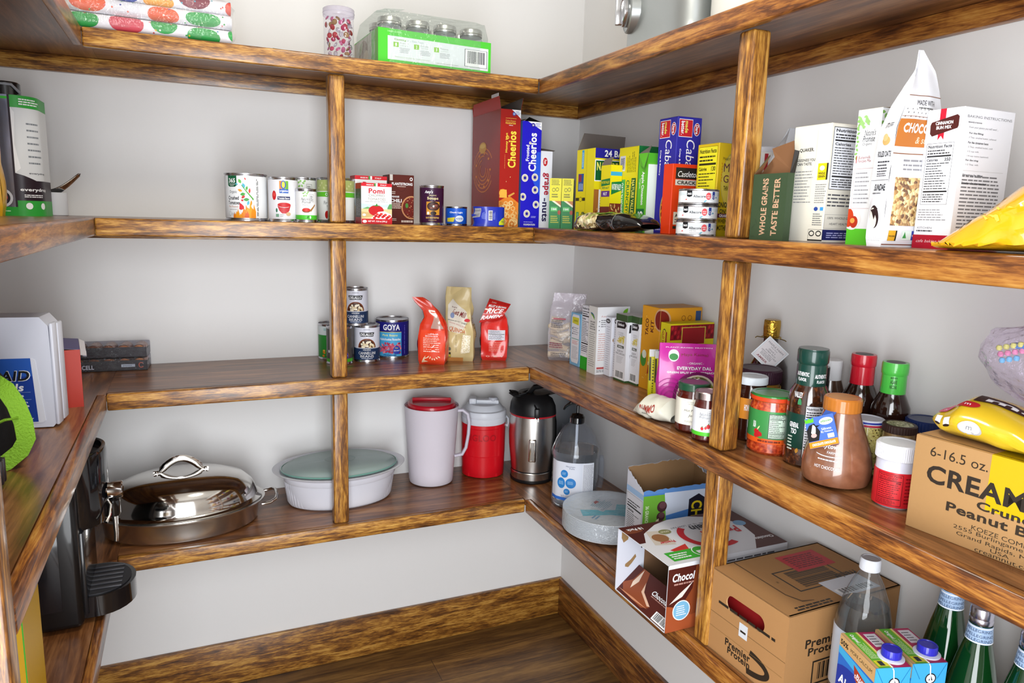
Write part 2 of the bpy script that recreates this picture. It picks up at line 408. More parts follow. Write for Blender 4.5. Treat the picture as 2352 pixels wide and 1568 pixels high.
def planks(m):
    nt = m.node_tree; n = nt.nodes; b = n['Principled BSDF']; src = b.inputs['Base Color'].links[0].from_socket
    br = n.new('ShaderNodeTexBrick'); br.inputs['Scale'].default_value = 1; br.inputs['Brick Width'].default_value = 1.1; br.inputs['Row Height'].default_value = .12
    br.inputs['Mortar Size'].default_value = .0012; br.inputs['Color1'].default_value = (.62, .6, .56, 1); br.inputs['Color2'].default_value = (1.15, 1.1, 1, 1); br.inputs['Mortar'].default_value = (.25, .2, .15, 1)
    c = n.new('ShaderNodeTexCoord'); nt.links.new(c.outputs['Object'], br.inputs['Vector'])
    mx = n.new('ShaderNodeMix'); mx.data_type = 'RGBA'; mx.blend_type = 'MULTIPLY'; mx.inputs[0].default_value = 1
    nt.links.new(src, mx.inputs[6]); nt.links.new(br.outputs['Color'], mx.inputs[7]); nt.links.new(mx.outputs[2], b.inputs['Base Color'])
planks(fl)
struct('floor', MB().box(WX0-.1, WY0-2.2, -.05, .1, .1, 0, fl))
HB = .1431
struct('baseboard_back', MB().box(WX0, -.014, 0, 0, 0, HB, EDGE_X, .002))
struct('baseboard_right', MB().box(-.014, WY0, 0, 0, -.014, HB, EDGE_Y, .002))
struct('baseboard_left', MB().box(WX0, WY0, 0, WX0+.014, -.014, HB, EDGE_Y, .002))

# ---------------------------------------------------------------- shelves
NZ = .019
LEVEL = {1: 'lowest', 2: 'second lowest', 3: 'second highest', 4: 'top'}
for lv, z in enumerate((Z1, Z2, Z3, Z4), 1):
    pt = .009 if lv == 4 else .018; cb = z-pt-.04
    t = thing('wall_shelf', 'stained wood shelf along the back wall, %s of its four' % LEVEL[lv], 'shelf', (0, 0, 0), 0, 'shelves on the back wall')
    MB().box(XL, YB+NZ, z-pt, XR, -.0005, z, PLY_X).build('board', t)
    MB().box(XL, YB, z-TH, XR, YB+NZ, z, EDGE_X, .0045, 3).build('edge_strip', t)
    MB().box(WX0+.02, -.0195, cb, -.0195, -.0005, z-pt-.0004, EDGE_X, .001).build('wall_cleat', t)
    t = thing('wall_shelf', 'stained wood shelf along the right wall, %s of its four' % LEVEL[lv], 'shelf', (0, 0, 0), 0, 'shelves on the right wall')
    MB().box(XR+NZ, -2.0, z-pt, -.0005, -.0005, z, PLY_Y).box(XR+.0004, YB, z-pt, XR+NZ, -.0005, z, PLY_Y).build('board', t)
    MB().box(XR, -2.0, z-TH, XR+NZ, YB-.0003, z, EDGE_Y, .0045, 3).build('edge_strip', t)
    MB().box(-.0195, -2.0, cb, -.0005, -.0005, z-pt-.0004, EDGE_Y, .001).build('wall_cleat', t)
    t = thing('wall_shelf', 'stained wood shelf along the left wall, %s of its four' % LEVEL[lv], 'shelf', (0, 0, 0), 0, 'shelves on the left wall')
    MB().box(WX0+.0005, -1.352, z-pt, XL-NZ, -.0005, z, PLY_Y).box(XL-NZ, YB, z-pt, XL-.0004, -.0005, z, PLY_Y).build('board', t)
    MB().box(XL-NZ, -1.352, z-TH, XL, YB-.0003, z, EDGE_Y, .0045, 3).build('edge_strip', t)
    MB().box(WX0+.0005, -1.352, cb, WX0+.0195, -.0005, z-pt-.0004, EDGE_Y, .001).build('wall_cleat', t)
GAP = {1: 'lowest shelf and the one above', 2: 'middle two shelves', 3: 'top two shelves'}
for i, (a, b) in enumerate(((Z1, Z2), (Z2, Z3), (Z3, Z4)), 1):
    o = MB().box(-.0205, -.0205, 0, .0205, .0205, b-TH-a-.0004, POST_Z, .006, 3).build('shelf_post', None, (-.8815, -.3125, a+.0002))
    tag(o, 'square stained post on the back wall run between the %s' % GAP[i], 'post', 'posts of the back shelves')
    o = MB().box(-.0205, -.0205, 0, .0205, .0205, b-TH-a-.0004, POST_Z, .006, 3).build('shelf_post', None, (-.2895, -1.1655, a+.0002))
    tag(o, 'square stained post on the right wall run between the %s' % GAP[i], 'post', 'posts of the right shelves')
o = MB().box(-.055, -.0195, 0, .055, .0195, 2.3, POST_Z, .004, 3).build('end_post', None, (-1.4865, -1.3725, 0))
tag(o, 'tall stained post closing the near end of the left shelves', 'post')
# ---------------------------------------------------------------- builders shared by the groceries
TIN = pm('#b9b9be', .24, 1); TIN_D = pm('#8d8d93', .3, 1); KRAFT = pm('#b98d5c', .75); KRAFT_IN = pm('#8a6844', .8)
INK = '#1d1d20'; W_ = '#f6f7fb'; GRY = '#6a6a70'
def carton(name, label, cat, loc, rot, dims, col, arts=None, group=None, rough=.4, root=None, top=True):
    """a printed box; loc is the middle of its base"""
    w, d, h = dims; mb = MB(); mat = pm(col, rough) if isinstance(col, str) else col
    mb.box(-w/2, -d/2, 0, w/2, d/2, h, mat, min(.0011, w*.06, d*.06), 1)
    for f, a in (arts or {}).items(): mb.art(a, box_map(w, d, h, f))
    if root: return mb.build(name, root)
    o = mb.build(name, None, loc, rot, sharp=20); return tag(o, label, cat, group)
def open_box(mb, w, d, h, out, inn, t=.0014, arts=None, floor=True):
    """walls and bottom of an open carton, printed outside"""
    o_, i_ = (pm(c, .45) if isinstance(c, str) else c for c in (out, inn))
    for (x0, y0, x1, y1) in ((-w/2, -d/2, w/2, -d/2+t), (-w/2, d/2-t, w/2, d/2), (-w/2, -d/2+t, -w/2+t, d/2-t), (w/2-t, -d/2+t, w/2, d/2-t)):
        mb.box(x0, y0, 0, x1, y1, h, o_)
    k = .0004
    for (x0, y0, x1, y1) in ((-w/2+t, -d/2+t, w/2-t, -d/2+t+k), (-w/2+t, d/2-t-k, w/2-t, d/2-t), (-w/2+t, -d/2+t+k, -w/2+t+k, d/2-t-k), (w/2-t-k, -d/2+t+k, w/2-t, d/2-t-k)):
        mb.box(x0, y0, t, x1, y1, h-.0003, i_)
    mb.box(-w/2+t, -d/2+t, 0, w/2-t, d/2-t, t, i_)
    for f, a in (arts or {}).items(): mb.art(a, box_map(w, d, h, f))
def flap(name, root, pts, out, inn, t=.0006):
    """a carton flap: outer colour on one side, inner on the other"""
    P = [Vector(p) for p in pts]; n = (P[1]-P[0]).cross(P[2]-P[0]).normalized()
    return MB().sheet(pts, out, t).sheet([p-n*.0003 for p in P], inn, -t*.4).build(name, root, smooth=False)
def can(name, label, cat, loc, rot, r, h, col, art=None, group=None, tab=False, bare=.007):
    """a steel can: body with rims, paper label with artwork over its front half, perhaps a pull tab"""
    t = thing(name, label, cat, loc, rot, group)
    mb = MB().lathe([(0, .002), (r*.9, .002), (r*.92, .0), (r, .0005), (r, .003), (r*.972, .005), (r*.972, h-.005), (r, h-.0035), (r, h-.0005), (r*.965, h), (r*.95, h-.003), (r*.8, h-.004), (r*.78, h-.0033), (r*.55, h-.0033), (r*.53, h-.004), (0, h-.004)], TIN, 56)
    mb.build('can_body', t)
    lb = MB().lathe([(r*.976, bare), (r*.982, bare), (r*.982, h-bare), (r*.976, h-bare)], pm(col, .32) if isinstance(col, str) else col, 64)
    if art:
        A = Art(PI*r*.982, h-2*bare); art(A); f = r*.982
        A2 = A.centred()
        lb.art(A2, cyl_map(f, bare), A.w/22)
    lb.build('paper_label', t)
    if tab:
        MB().box(-r*.1, -r*.75, h-.0035, r*.1, -r*.2, h-.0015, TIN_D, .0006).build('pull_tab', t)
    return t
def wrap(mb, r, z0, hh, art, width=None, rf=None):
    """artwork wrapped round the front of a round body of radius r between z0 and z0 + hh; rf(z) for a body that tapers"""
    A = Art(width or PI*r, hh); art(A)
    A2 = A.centred()
    if rf:
        class F:
            nom = r
            def __call__(s, z): return rf(z)
        mb.art(A2, cyl_map(F(), z0), A.w/20, hh/8)
    else: mb.art(A2, cyl_map(r, z0), A.w/20)
class Bag:
    """a soft box: levels (z, w, d, bulge, cx, cy, turn) from the bottom up; faces F L R B take artwork"""
    def __init__(s, levels, crumple=.0, seed=0, fr=28):
        s.lv = levels; s.cr = crumple; s.sd = seed; s.fr = fr; s.H = levels[-1][0]
    def at(s, t):
        z = t*s.H; L_ = s.lv
        for i in range(len(L_)-1):
            if z <= L_[i+1][0] or i == len(L_)-2:
                u = (z-L_[i][0])/max(1e-6, L_[i+1][0]-L_[i][0]); u = min(1, max(0, u)); u2 = u*u*(3-2*u)*.5+u*.5
                return [a+(b-a)*u2 for a, b in zip(L_[i], L_[i+1])]
    def pt(s, face, x, t, o=0):
        z, w, d, b, cx, cy, tw = s.at(t); tw = R(tw)
        c = {'F': ((-w/2, -d/2), (w/2, -d/2), (0, -1)), 'R': ((w/2, -d/2), (w/2, d/2), (1, 0)), 'B': ((w/2, d/2), (-w/2, d/2), (0, 1)), 'L': ((-w/2, d/2), (-w/2, -d/2), (-1, 0))}[face]
        px = c[0][0]+(c[1][0]-c[0][0])*x; py = c[0][1]+(c[1][1]-c[0][1])*x
        bl = b*4*x*(1-x)*(1 if face in 'FB' else .45)
        nz = noise.noise(Vector((px*s.fr, py*s.fr*1.3+s.sd, z*s.fr*.8)))*s.cr*min(1, 6*x*(1-x)+.3)*(0.25+min(1, 4*t))
        px += c[2][0]*(bl+o+nz); py += c[2][1]*(bl+o+nz)
        return (cx+px*math.cos(tw)-py*math.sin(tw), cy+px*math.sin(tw)+py*math.cos(tw), z)
    def mesh(s, mb, mats, nx=14, nt=34):
        for f in 'FRBL':
            m = mats.get(f, mats['F']) if isinstance(mats, dict) else mats
            mb.grid(lambda u, v, f=f: s.pt(f, u, v), nx if f in 'FB' else max(4, nx//2), nt, m)
        for t in (0, 1):
            ring = [s.pt(f, i/6, t) for f in 'FRBL' for i in range(6)]
            m = mats['F'] if isinstance(mats, dict) else mats
            mb.add(ring+[tuple(sum(c)/24 for c in zip(*ring))], [(i, (i+1) % 24, 24) for i in range(24)], m)
        return mb
    def art(s, mb, face, A, t0=0, t1=1, off=.0006):
        mb.art(A, lambda x, y, o: s.pt(face, x/A.w, t0+(t1-t0)*y/A.h, o+off), A.w/14, A.h/26)
def screw_lid(mb, r, z0, h, mat, ribs=0, top=None):
    fl = (lambda q, a, z: q*(1+(.018 if math.cos(a*ribs) > 0 else 0) if q > r*.9 and z0+h*.05 < z < z0+h*.9 else 1)) if ribs else None
    mb.lathe([(r*.96, z0), (r, z0+h*.06), (r, z0+h*.88), (r*.94, z0+h), (r*.8, z0+h), (r*.78, z0+h-.0008), (0, z0+h-.0008)], mat, max(48, ribs*3), flute=fl)
    if top: mb.lathe([(r*.78, z0+h-.0004), (0, z0+h-.0003)], top, 40)
# ---------------------------------------------------------------- cans on the second highest shelf, back wall
def crushed(A):
    A.poly([(.2, 1), (.36, 1), (.36, .77), (.33, .735), (.23, .735), (.2, .77)], '#0f5b38').text('365', .28, .885, .115, .105, W_, bold=1)
    A.text('WHOLE FOODS', .28, .8, .115, .022, W_).text('MARKET', .28, .765, .07, .022, W_)
    A.text('Organic', .295, .61, .13, .085, '#3d3d42').text('Crushed', .295, .475, .185, .095, INK, bold=1).text('Tomatoes', .3, .36, .205, .085, INK, bold=1)
    A.text('Fire Roasted', .29, .27, .165, .05, '#c07a4a').lines(.22, .185, .38, .215, 1, '#999')
    A.ell(.225, .1, .02, .06, W_).ring(.225, .1, .02, .004, '#2b6b4e', .06).lines(.26, .06, .34, .12, 3, '#aaa')
    for x, y, l, w, a, c in ((.36, .8, .045, .028, -30, '#5ab7c9'), (.41, .87, .075, .045, -62, '#6cc25a'), (.49, .93, .045, .02, -65, '#d8352c'), (.465, .77, .08, .045, -72, '#4fb4cf'), (.41, .655, .075, .04, -20, '#e9a23a'), (.51, .71, .07, .035, 80, '#4aa83c'), (.55, .65, .085, .03, 85, '#dd3a2d'), (.45, .565, .08, .05, 10, '#48a845'), (.455, .5, .07, .04, 40, '#c9352f'), (.5, .44, .09, .05, 5, '#3e9a40'), (.525, .36, .08, .035, 75, '#4fb4cf'), (.57, .36, .09, .03, 85, '#e39a2e')): A.leaf(x, y, l, w, a, c)
    A.poly([(.43, .78), (.5, .62), (.58, .47), (.6, .42), (.61, .46), (.56, .55), (.5, .66), (.435, .79)], '#55a83d')
    A.poly([(.4, .36), (.43, .33), (.46, .28), (.465, .22), (.42, .19), (.39, .21), (.395, .28)], '#d8313a').rect(.425, .4, .455, .44, '#d8313a')
    for x, w, h, c in ((.31, .04, .14, '#e8801c'), (.36, .06, .22, '#f2a01d'), (.42, .06, .14, '#f2a01d'), (.48, .1, .32, '#ee8d1b'), (.54, .1, .36, '#f4a722'), (.6, .07, .34, '#f0941c'), (.5, .06, .18, '#e2641b')):
        A.poly([(x-w/2, 0), (x+w/2, 0), (x+w*.55, h*.45), (x+w*.1, h), (x, h*.6), (x-w*.25, h*.72), (x-w*.5, h*.3)], c)
    A.lines(.655, .05, .69, .95, 2, '#333', .5, .1, True)
can('food_can', 'large white can of crushed tomatoes with flames and leaves', 'can', (-1.0973, -.2377, Z3), -4, .0524, .1178, '#eceff2', crushed)
def sauce(A):
    A.rect(.42, .76, .49, .97, '#e58a3d').rect(.49, .76, .56, .97, '#8cc142').ell(.505, .87, .055, .11, '#2d57b0').ell(.505, .875, .033, .08, '#f3d23c').rect(.42, .66, .61, .765, '#2f62bb').rect(.56, .76, .61, .97, '#6fae3a').text('organics', .515, .71, .17, .065, W_, bold=1)
    A.text('organic', .5, .615, .1, .03, '#6a8c70').rect(.375, .49, .645, .575, '#1f2557').text('Tomato Sauce', .51, .532, .24, .05, W_, bold=1)
    A.ell(.295, .6, .05, .12, '#c9252b').ell(.3, .62, .02, .05, '#e4564f')
    A.ell(.515, .37, .15, .075, '#e4dede').ell(.515, .36, .14, .06, '#c5262c').poly([(.37, .34), (.41, .21), (.47, .14), (.56, .14), (.62, .21), (.655, .35), (.6, .3), (.515, .285), (.43, .3)], '#c3343a').ell(.6, .13, .05, .05, '#d3b38a')
    A.ell(.35, .22, .02, .055, '#2b6b4e').rect(.33, .05, .4, .13, '#79a58c').lines(.42, .05, .52, .13, 2, '#999')
can('food_can', 'white can of tomato sauce with a red bowl picture', 'can', (-1.0098, -.2725, Z3), -6.5, .0377, .1117, '#e9eaf0', sauce)
def promise(A, big=False):
    for x, y, a in ((.42, .93, 20), (.47, .97, 70), (.53, .92, -30), (.5, .85, -70), (.44, .84, 40), (.56, .97, 30)): A.leaf(x, y, .07, .045, a, '#8fc46b')
    A.text("Nature's", .48, .73, .26, .1, '#26262a', sl=.25).text('Promise', .5, .62, .26, .09, '#26262a', sl=.25).text('Organic', .47, .52, .16, .055, GRY)
    A.frame(.6, .63, .74, .9, .006, '#55555a').lines(.62, .66, .72, .86, 5)
    A.ell(.5, .33, .13, .085, '#8a4a22').ell(.5, .35, .115, .065, '#cf2a22').poly([(.6, .33), (.78, .55), (.8, .52), (.64, .28)], '#a9773c').ell(.56, .48, .02, .045, W_).ring(.56, .48, .02, .004, '#444', .045)
    A.rect(0, 0, 1, .16, '#4fc434').ell(.62, .085, .02, .055, W_).poly([(.5, .05), (.54, .09), (.53, .13), (.57, .12), (.55, .07), (.56, .04), (.53, .06)], '#1f2a1a')
can('food_can', 'small white can of tomato paste with green bottom band', 'can', (-.957, -.302, Z3), -8, .0268, .0847, '#eef0f2', promise)
can('food_can', 'white can with leaf sprig standing behind the small paste can', 'can', (-.9525, -.2, Z3), -8, .0375, .1165, '#e6e9ea', lambda A: promise(A, True))
def diced(A):
    A.rect(0, .72, 1, 1, '#a9b56e')
    for i in range(16): A.leaf(.15+.045*i, .8+.12*(i % 3)/2, .05, .03, 40*i, '#c8cc93')
    A.rect(.4, .86, .52, .93, '#d9a92d').rect(.43, .86, .49, .93, '#cf4a28').rect(.4, .7, .53, .86, '#17171a').text('365', .465, .78, .1, .085, W_, bold=1)
    A.rect(0, .58, 1, .7, '#5fbf2c').text('ORGANIC', .46, .64, .3, .075, W_, bold=1)
    A.text('DICED', .44, .53, .16, .055, '#3c3c40').text('Fire-Roasted', .45, .43, .34, .085, '#3c3c40').text('TOMATOES', .45, .34, .24, .05, '#3c3c40')
    A.ell(.4, .16, .06, .13, '#d3281e').ell(.48, .2, .06, .14, '#e2371f').ell(.34, .13, .04, .1, '#b81f1c').ell(.56, .15, .05, .12, '#d3281e').text('14.5 oz', .44, .035, .18, .05, W_, bold=1)
can('food_can', 'large can of diced tomatoes half hidden behind the upper middle post', 'can', (-.8676, -.2295, Z3), -10, .0505, .1182, '#eff1ee', diced)
# tomato cartons and chili box
def pomi(A):
    A.rect(0, .92, 1, 1, '#d21f2e').rect(.42, .925, .47, .995, '#2f9b45').rect(.47, .925, .53, .995, W_).text('MADE IN', .28, .957, .22, .028, W_, bold=1).text('ITALY', .72, .957, .2, .028, W_, bold=1)
    A.text('Pomi', .5, .81, .52, .125, '#c91f30', bold=1).text('CHOPPED', .5, .7, .52, .06, '#8a8570').text('TOMATOES', .5, .61, .58, .06, '#8a8570').lines(.12, .535, .88, .56, 1, '#aaa', .5, .05)
    A.poly([(0, .36), (.2, .42), (.4, .38), (.7, .42), (1, .4), (1, .5), (.85, .49), (.6, .46), (.3, .48), (0, .5)], '#c9e0e8').poly([(0, .36), (.2, .42), (.3, .4), (.3, .36)], '#6fae6f').poly([(.85, .4), (.92, .5), (1, .5), (1, .36), (.85, .36)], '#5fa061')
    A.rect(0, .12, 1, .37, '#e3cf9a').poly([(0, .14), (.5, .2), (.5, .26), (0, .3)], '#cfb277')
    A.ell(.48, .33, .25, .13, '#c61c24').poly([(.35, .45), (.48, .435), (.62, .45), (.53, .46), (.5, .51), (.46, .46)], '#3c8a34').poly([(.3, .13), (.55, .3), (.75, .32), (.98, .24), (1, .12)], W_)
    for i in range(14): A.ell(.42+.045*i, .15+.07*((i*7) % 3)/2+.03*math.sin(i*.35), .05, .03, ('#d9272b', '#b5161d', '#e0483f')[i % 3], 10)
    A.rect(0, 0, 1, .125, '#c81f2a').text('NET WT. 13.8 oz (390 g)', .52, .06, .62, .05, W_, bold=1).ell(.1, .06, .07, .035, W_).ell(.09, .22, .055, .03, '#dfeaf0')
def pomi_side(A):
    A.rect(0, .85, 1, 1, '#c81f2a').rect(0, .16, 1, .86, '#4a4a4e').lines(.15, .2, .85, .82, 7, '#b0b0b4', .3, .4, True).rect(0, 0, 1, .16, '#a31722')
pf, ps = Art(.0833, .1057), Art(.0535, .1057); pomi(pf); pomi_side(ps)
carton('tomato_carton', 'front carton of chopped tomatoes with red top and bottom bands', 'carton', (-.7813, -.3004, Z3), 4, (.0833, .0535, .1057), '#f0f2f6', {'F': pf, 'L': ps})
pf, ps = Art(.0893, .055), Art(.055, .1283); pf = Art(.0893, .1283); pomi(pf); pomi_side(ps)
carton('tomato_carton', 'taller tomato carton standing behind another like it', 'carton', (-.7745, -.2107, Z3), 2, (.0893, .055, .1283), '#f0f2f6', {'F': pf, 'L': ps})
def chili(A):
    A.ell(.5, .78, .2, .12, '#4e1710').ell(.5, .78, .17, .1, '#5d1f15').rect(.03, .88, .15, 1, '#cfc9c5').ell(.9, .92, .06, .035, W_).ell(.9, .92, .035, .02, '#4a1710')
    A.text('PLANTSTRONG', .53, .815, .84, .055, W_, bold=1).lines(.32, .75, .7, .775, 1, '#e6d8d2')
    A.text('FIREHOUSE', .25, .555, .32, .035, W_, bold=1).text('CHILI', .28, .475, .46, .07, W_, bold=1).lines(.1, .6, .3, .67, 2, '#d9c7be').lines(.08, .31, .5, .43, 4, '#d9c7be', .5, .2)
    A.ell(.92, .34, .42, .24, '#c98d5f').ell(.92, .34, .37, .21, '#6a1c12')
    q = random.Random(4)
    for i in range(70):
        a = q.random()*6.28; r = math.sqrt(q.random()); x, y = .92+.35*r*math.cos(a), .34+.2*r*math.sin(a)
        if x < .985: A.ell(x, y, .014, .009, q.choice(('#d8653a', '#a32d1c', '#e9b489', '#7c1f14')), 6)
    A.ell(.72, .38, .06, .05, '#4f8a3a').lines(.03, .06, .36, .12, 2, '#d9c7be').lines(.5, .02, .97, .09, 1, '#d9c7be', .6, .05)
pf, ps = Art(.0719, .1365), Art(.065, .1365); chili(pf); ps.lines(.15, .1, .85, .85, 12, '#8a6a60', .3, .3)
carton('chili_carton', 'dark brown chili carton with a bowl picture', 'carton', (-.683, -.1835, Z3), 2, (.073, .065, .1365), '#571d14', {'F': pf, 'L': ps})
def amy(A):
    A.text("Amy's", .42, .87, .22, .11, W_, sl=.25, bold=1).text('ORGANIC', .53, .78, .2, .035, '#e7d9a8').text('Soups', .53, .69, .3, .1, '#e7d9a8', bold=1)
    A.rect(.36, .22, .72, .6, '#c98e2f').ell(.55, .47, .17, .13, '#2a1611').ell(.55, .46, .15, .1, '#4d2a22').ell(.55, .27, .08, .06, '#2a1611')
    q = random.Random(2)
    for i in range(26): A.ell(.43+.24*q.random(), .4+.12*q.random(), .012, .014, q.choice(('#8a4a3c', '#6b3a2c', '#a8655a', '#2a1510')), 6)
    A.ell(.55, .47, .025, .03, '#dfe6d8').ell(.41, .27, .03, .045, '#e5ebe0').text('BLACK BEAN VEGETABLE', .53, .14, .36, .05, '#e0b765', bold=1).lines(.42, .05, .64, .08, 1, '#c9a860')
can('soup_can', 'purple soup can with a gold picture panel', 'can', (-.6093, -.2674, Z3), -17.5, .0342, .1086, '#3a1437', amy)
def tuna_blue(A):
    A.text('Chunk Light', .5, .72, .4, .14, W_, bold=1).ell(.6, .33, .12, .2, '#d9e6f4').text('IN WATER', .6, .33, .2, .1, '#1d3f9a', bold=1).ring(.6, .33, .125, .01, W_, .21).poly([(.2, .12), (.42, .12), (.47, .42), (.2, .36)], '#dfd23a')
can('tuna_can', 'small blue tuna can beside the purple soup can', 'can', (-.528, -.245, Z3), -19, .0315, .0533, '#1a58c8', tuna_blue, bare=.005)
t = thing('tuna_pack', 'blue sleeve of tuna cans with one end crushed in', 'can', (-.452, -.305, Z3), -12)
mb = MB()
BLU = pm('#1b2fb0', .28, coat=.4)
def tp(u, v):
    a = 2*PI*u; x = .0455*math.copysign(abs(math.cos(a))**.72, math.cos(a)); y = -.028*math.copysign(abs(math.sin(a))**.72, math.sin(a)); z = .0545*v
    if x < -.012: k = (-.012-x)/.034; y *= 1-.42*k*math.sin(PI*(v*.8+.1)); z -= .006*k*math.sin(PI*v)*(1 if v > .5 else -1); x += .004*k*math.sin(3*PI*v)
    return (x, y, z+.0005)
mb.grid(tp, 64, 10, BLU, True)
for v, f in ((.02, 0), (.98, 1)):
    ring = [tp(i/64, v) for i in range(64)]; mb.add([(x*.96, y*.96, z) for x, y, z in ring]+[(0, 0, ring[0][2])], [(i, (i+1) % 64, 64) for i in range(64)], TIN)
A = Art(.07, .052)
A.bars(.45, .3, .58, .82, vert=True).rect(0, .52, .2, .95, '#9a9aa2').lines(.01, .55, .19, .92, 7, '#4c4c55', .5).lines(.24, .35, .36, .75, 3, '#8fa0e8', .4, .3, True).lines(.6, .35, .68, .8, 2, '#8fa0e8', .4, .3, True).poly([(.8, .06), (1, .06), (1, .48), (.92, .42), (.8, .22)], '#c9d32e').text('TUNA', .93, .24, .1, .07, '#1d2f5a', bold=1)
mb.art(A, lambda x, y, o: (lambda p: (p[0], p[1]-o-.0005, p[2]))((lambda u: tp(u, .02+.96*y/A.h))(math.acos(max(-1, min(1, math.copysign(abs((x/A.w-.5)*2*.96)**(1/.72), (x/A.w-.5)))))/(2*PI))), A.w/24, A.h/6)
mb.build('shrink_sleeve', t)

# cereal boxes
t = thing('cereal_box', 'tall red honey cereal box with its top flaps open', 'box', (-.3746, -.1576, Z3))
w, d, h = .0629, .2248, .3328; F, L = Art(w, h), Art(d, h)
F.poly([(.55, 1), (1, 1), (1, .93), (.85, .955)], W_).ell(.66, .965, .075, .016, '#2b57b5').text('22', .66, .965, .09, .014, W_, bold=1).lines(.75, .955, .97, .99, 3, '#5a7ac0')
F.text('FOUNDATION', .5, .885, .5, .016, '#e8c24a', bold=1).text('Celiac Disease', .5, .905, .5, .013, '#e8c24a').lines(.25, .92, .8, .932, 1, '#e0a04a').lines(.42, .862, .62, .872, 1, '#eee')
F.text('Honey Nut', .33, .72, .165, .13, '#f0d64a', 90, 1).text('Cheerios', .6, .665, .31, .4, '#f4df4c', 90, 1).ring(.37, .765, .07, .03, '#f0d64a', .014).lines(.22, .5, .28, .62, 1, '#c96a3a', .5, 0, True)
q = random.Random(9)
F.poly([(0, 0), (1, 0), (1, .21), (.6, .26), (.3, .25), (0, .22)], '#e2842e')
for i in range(46):
    x, y = .06+.88*q.random(), .012+.2*q.random(); F.ring(x, y, .12, .055, q.choice(('#e9b872', '#d98f3f', '#f0cc8c', '#c9742a')), .0225, 14)
F.ell(.2, .29, .2, .035, '#e9a13a').poly([(.02, .25), (.4, .25), (.38, .32), (.06, .32)], '#f0b548').poly([(.45, .27), (.75, .3), (.8, .29), (.5, .255)], '#dca24a').leaf(.35, .39, .05, .03, 80, '#e8d29a').leaf(.55, .43, .06, .03, 60, '#e8d29a')
for k in range(5): L.ring(.42+.0, .5, .36-.06*k, .014, '#d8803a', .2-.034*k, 40, 30+25*k, 330+12*k)
for i in range(9): a = i*.7; L.ell(.42+.26*math.cos(a), .5+.15*math.sin(a), .03, .012, '#d8803a', 8)
L.ell(.4, .7, .13, .05, '#d39a3c').ell(.4, .715, .1, .02, '#e8bd62').text('Amaze-Worthy Choice!', .47, .075, .86, .035, '#dca85c', bold=1)
mb = MB(); open_box(mb, w, d, h, '#a81d17', '#6a625c', arts={'F': F}); 
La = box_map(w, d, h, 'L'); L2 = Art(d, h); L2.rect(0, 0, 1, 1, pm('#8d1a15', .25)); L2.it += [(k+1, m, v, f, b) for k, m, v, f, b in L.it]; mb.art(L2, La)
mb.build('carton', t)
RED = pm('#a81d17', .4); GREY_IN = pm('#6f6762', .7)
fa = flap('flap', t, [(-w/2, d/2, h), (-w/2, -d/2, h), (-w/2-.006, -d/2, h+.034), (-w/2-.006, d/2-.02, h+.034)], RED, GREY_IN)
flap('flap', t, [(w/2, -d/2, h), (w/2, d/2, h), (w/2+.01, d/2, h+.03), (w/2+.01, -d/2+.008, h+.036)], RED, GREY_IN)
flap('flap', t, [(-w/2, d/2, h), (-w/2-.002, d/2+.0005, h+.028), (w/2, d/2+.0005, h+.03), (w/2, d/2, h)], GREY_IN, RED)
o = MB().box(-w/2-.008, -d/2+.004, h+.034, -w/2-.0066, -d/2+.055, h+.043, pm('#d9d6d6', .6)).build('tab', t); o['label'] = 'white slotted closing tab'
t = thing('cereal_box', 'tall blue frosted cereal box leaning against the red one', 'box', (-.3105, -.185, Z3))
w, d, h = .0617, .19, .3031; F, L = Art(w, h), Art(d, h)
F.rect(0, 0, 1, 1, '#2018c4').poly([(.6, .45), (1, .3), (1, .72), (.8, .72)], '#2a55e0').poly([(.28, 1), (1, 1), (1, .925)], W_).ell(.55, .967, .11, .02, '#241a9a').text('20', .55, .967, .1, .016, W_, bold=1).lines(.68, .95, .97, .99, 3, '#4a55c0')
F.text('Frosted', .3, .705, .15, .17, W_, 90, 1).text('Cheerios', .56, .715, .36, .4, W_, 90, 1).ring(.42, .8, .06, .03, '#f2e4b0', .013)
for x, y in ((.2, .47), (.72, .48), (.75, .36), (.12, .29), (.82, .22), (.35, .13)): F.ell(x, y, .17, .037, '#e8e4dc').ell(x, y, .13, .028, '#cfc6b4').ell(x, y, .07, .015, '#2018a0')
F.text('FOUNDATION', .5, .025, .6, .018, W_, bold=1).lines(.2, .045, .8, .055, 1, '#c8c8f0').lines(.58, .09, .85, .11, 2, '#b8b8f0')
L.rect(0, 0, 1, 1, '#1d5d9a')
mb = MB(); open_box(mb, w, d, h, '#1d4f9a', '#5d5753', arts={'F': F, 'L': L}); mb.build('carton', t)
flap('flap', t, [(-w/2, d/2, h), (-w/2, -d/2, h), (w/2*.1, -d/2+.05, h+.013), (w/2*.1, d/2, h+.013)], GREY_IN, GREY_IN)
flap('flap', t, [(w/2, -d/2+.001, h), (w/2, d/2, h), (w/2+.004, d/2, h+.004), (.004, -d/2+.03, h+.016)], pm('#2a2622', .7), GREY_IN)
t = thing('cereal_box', 'white cereal box reading downwards beside the blue one', 'box', (-.2586, -.195, Z3))
w, d, h = .0399, .16, .2232; F = Art(w, h)
F.rect(0, 0, 1, 1, '#e9ebf6').ell(.42, .86, .19, .055, '#c3202a').text('Post', .42, .86, .055, .22, W_, -90, 1).text('grape', .5, .575, .29, .52, '#b02038', -90, 1).text('-nuts', .5, .235, .31, .45, '#2a2350', -90, 1)
mb = MB(); open_box(mb, w, d, h, '#e4e6f0', '#5d5753', arts={'F': F}); mb.build('carton', t)
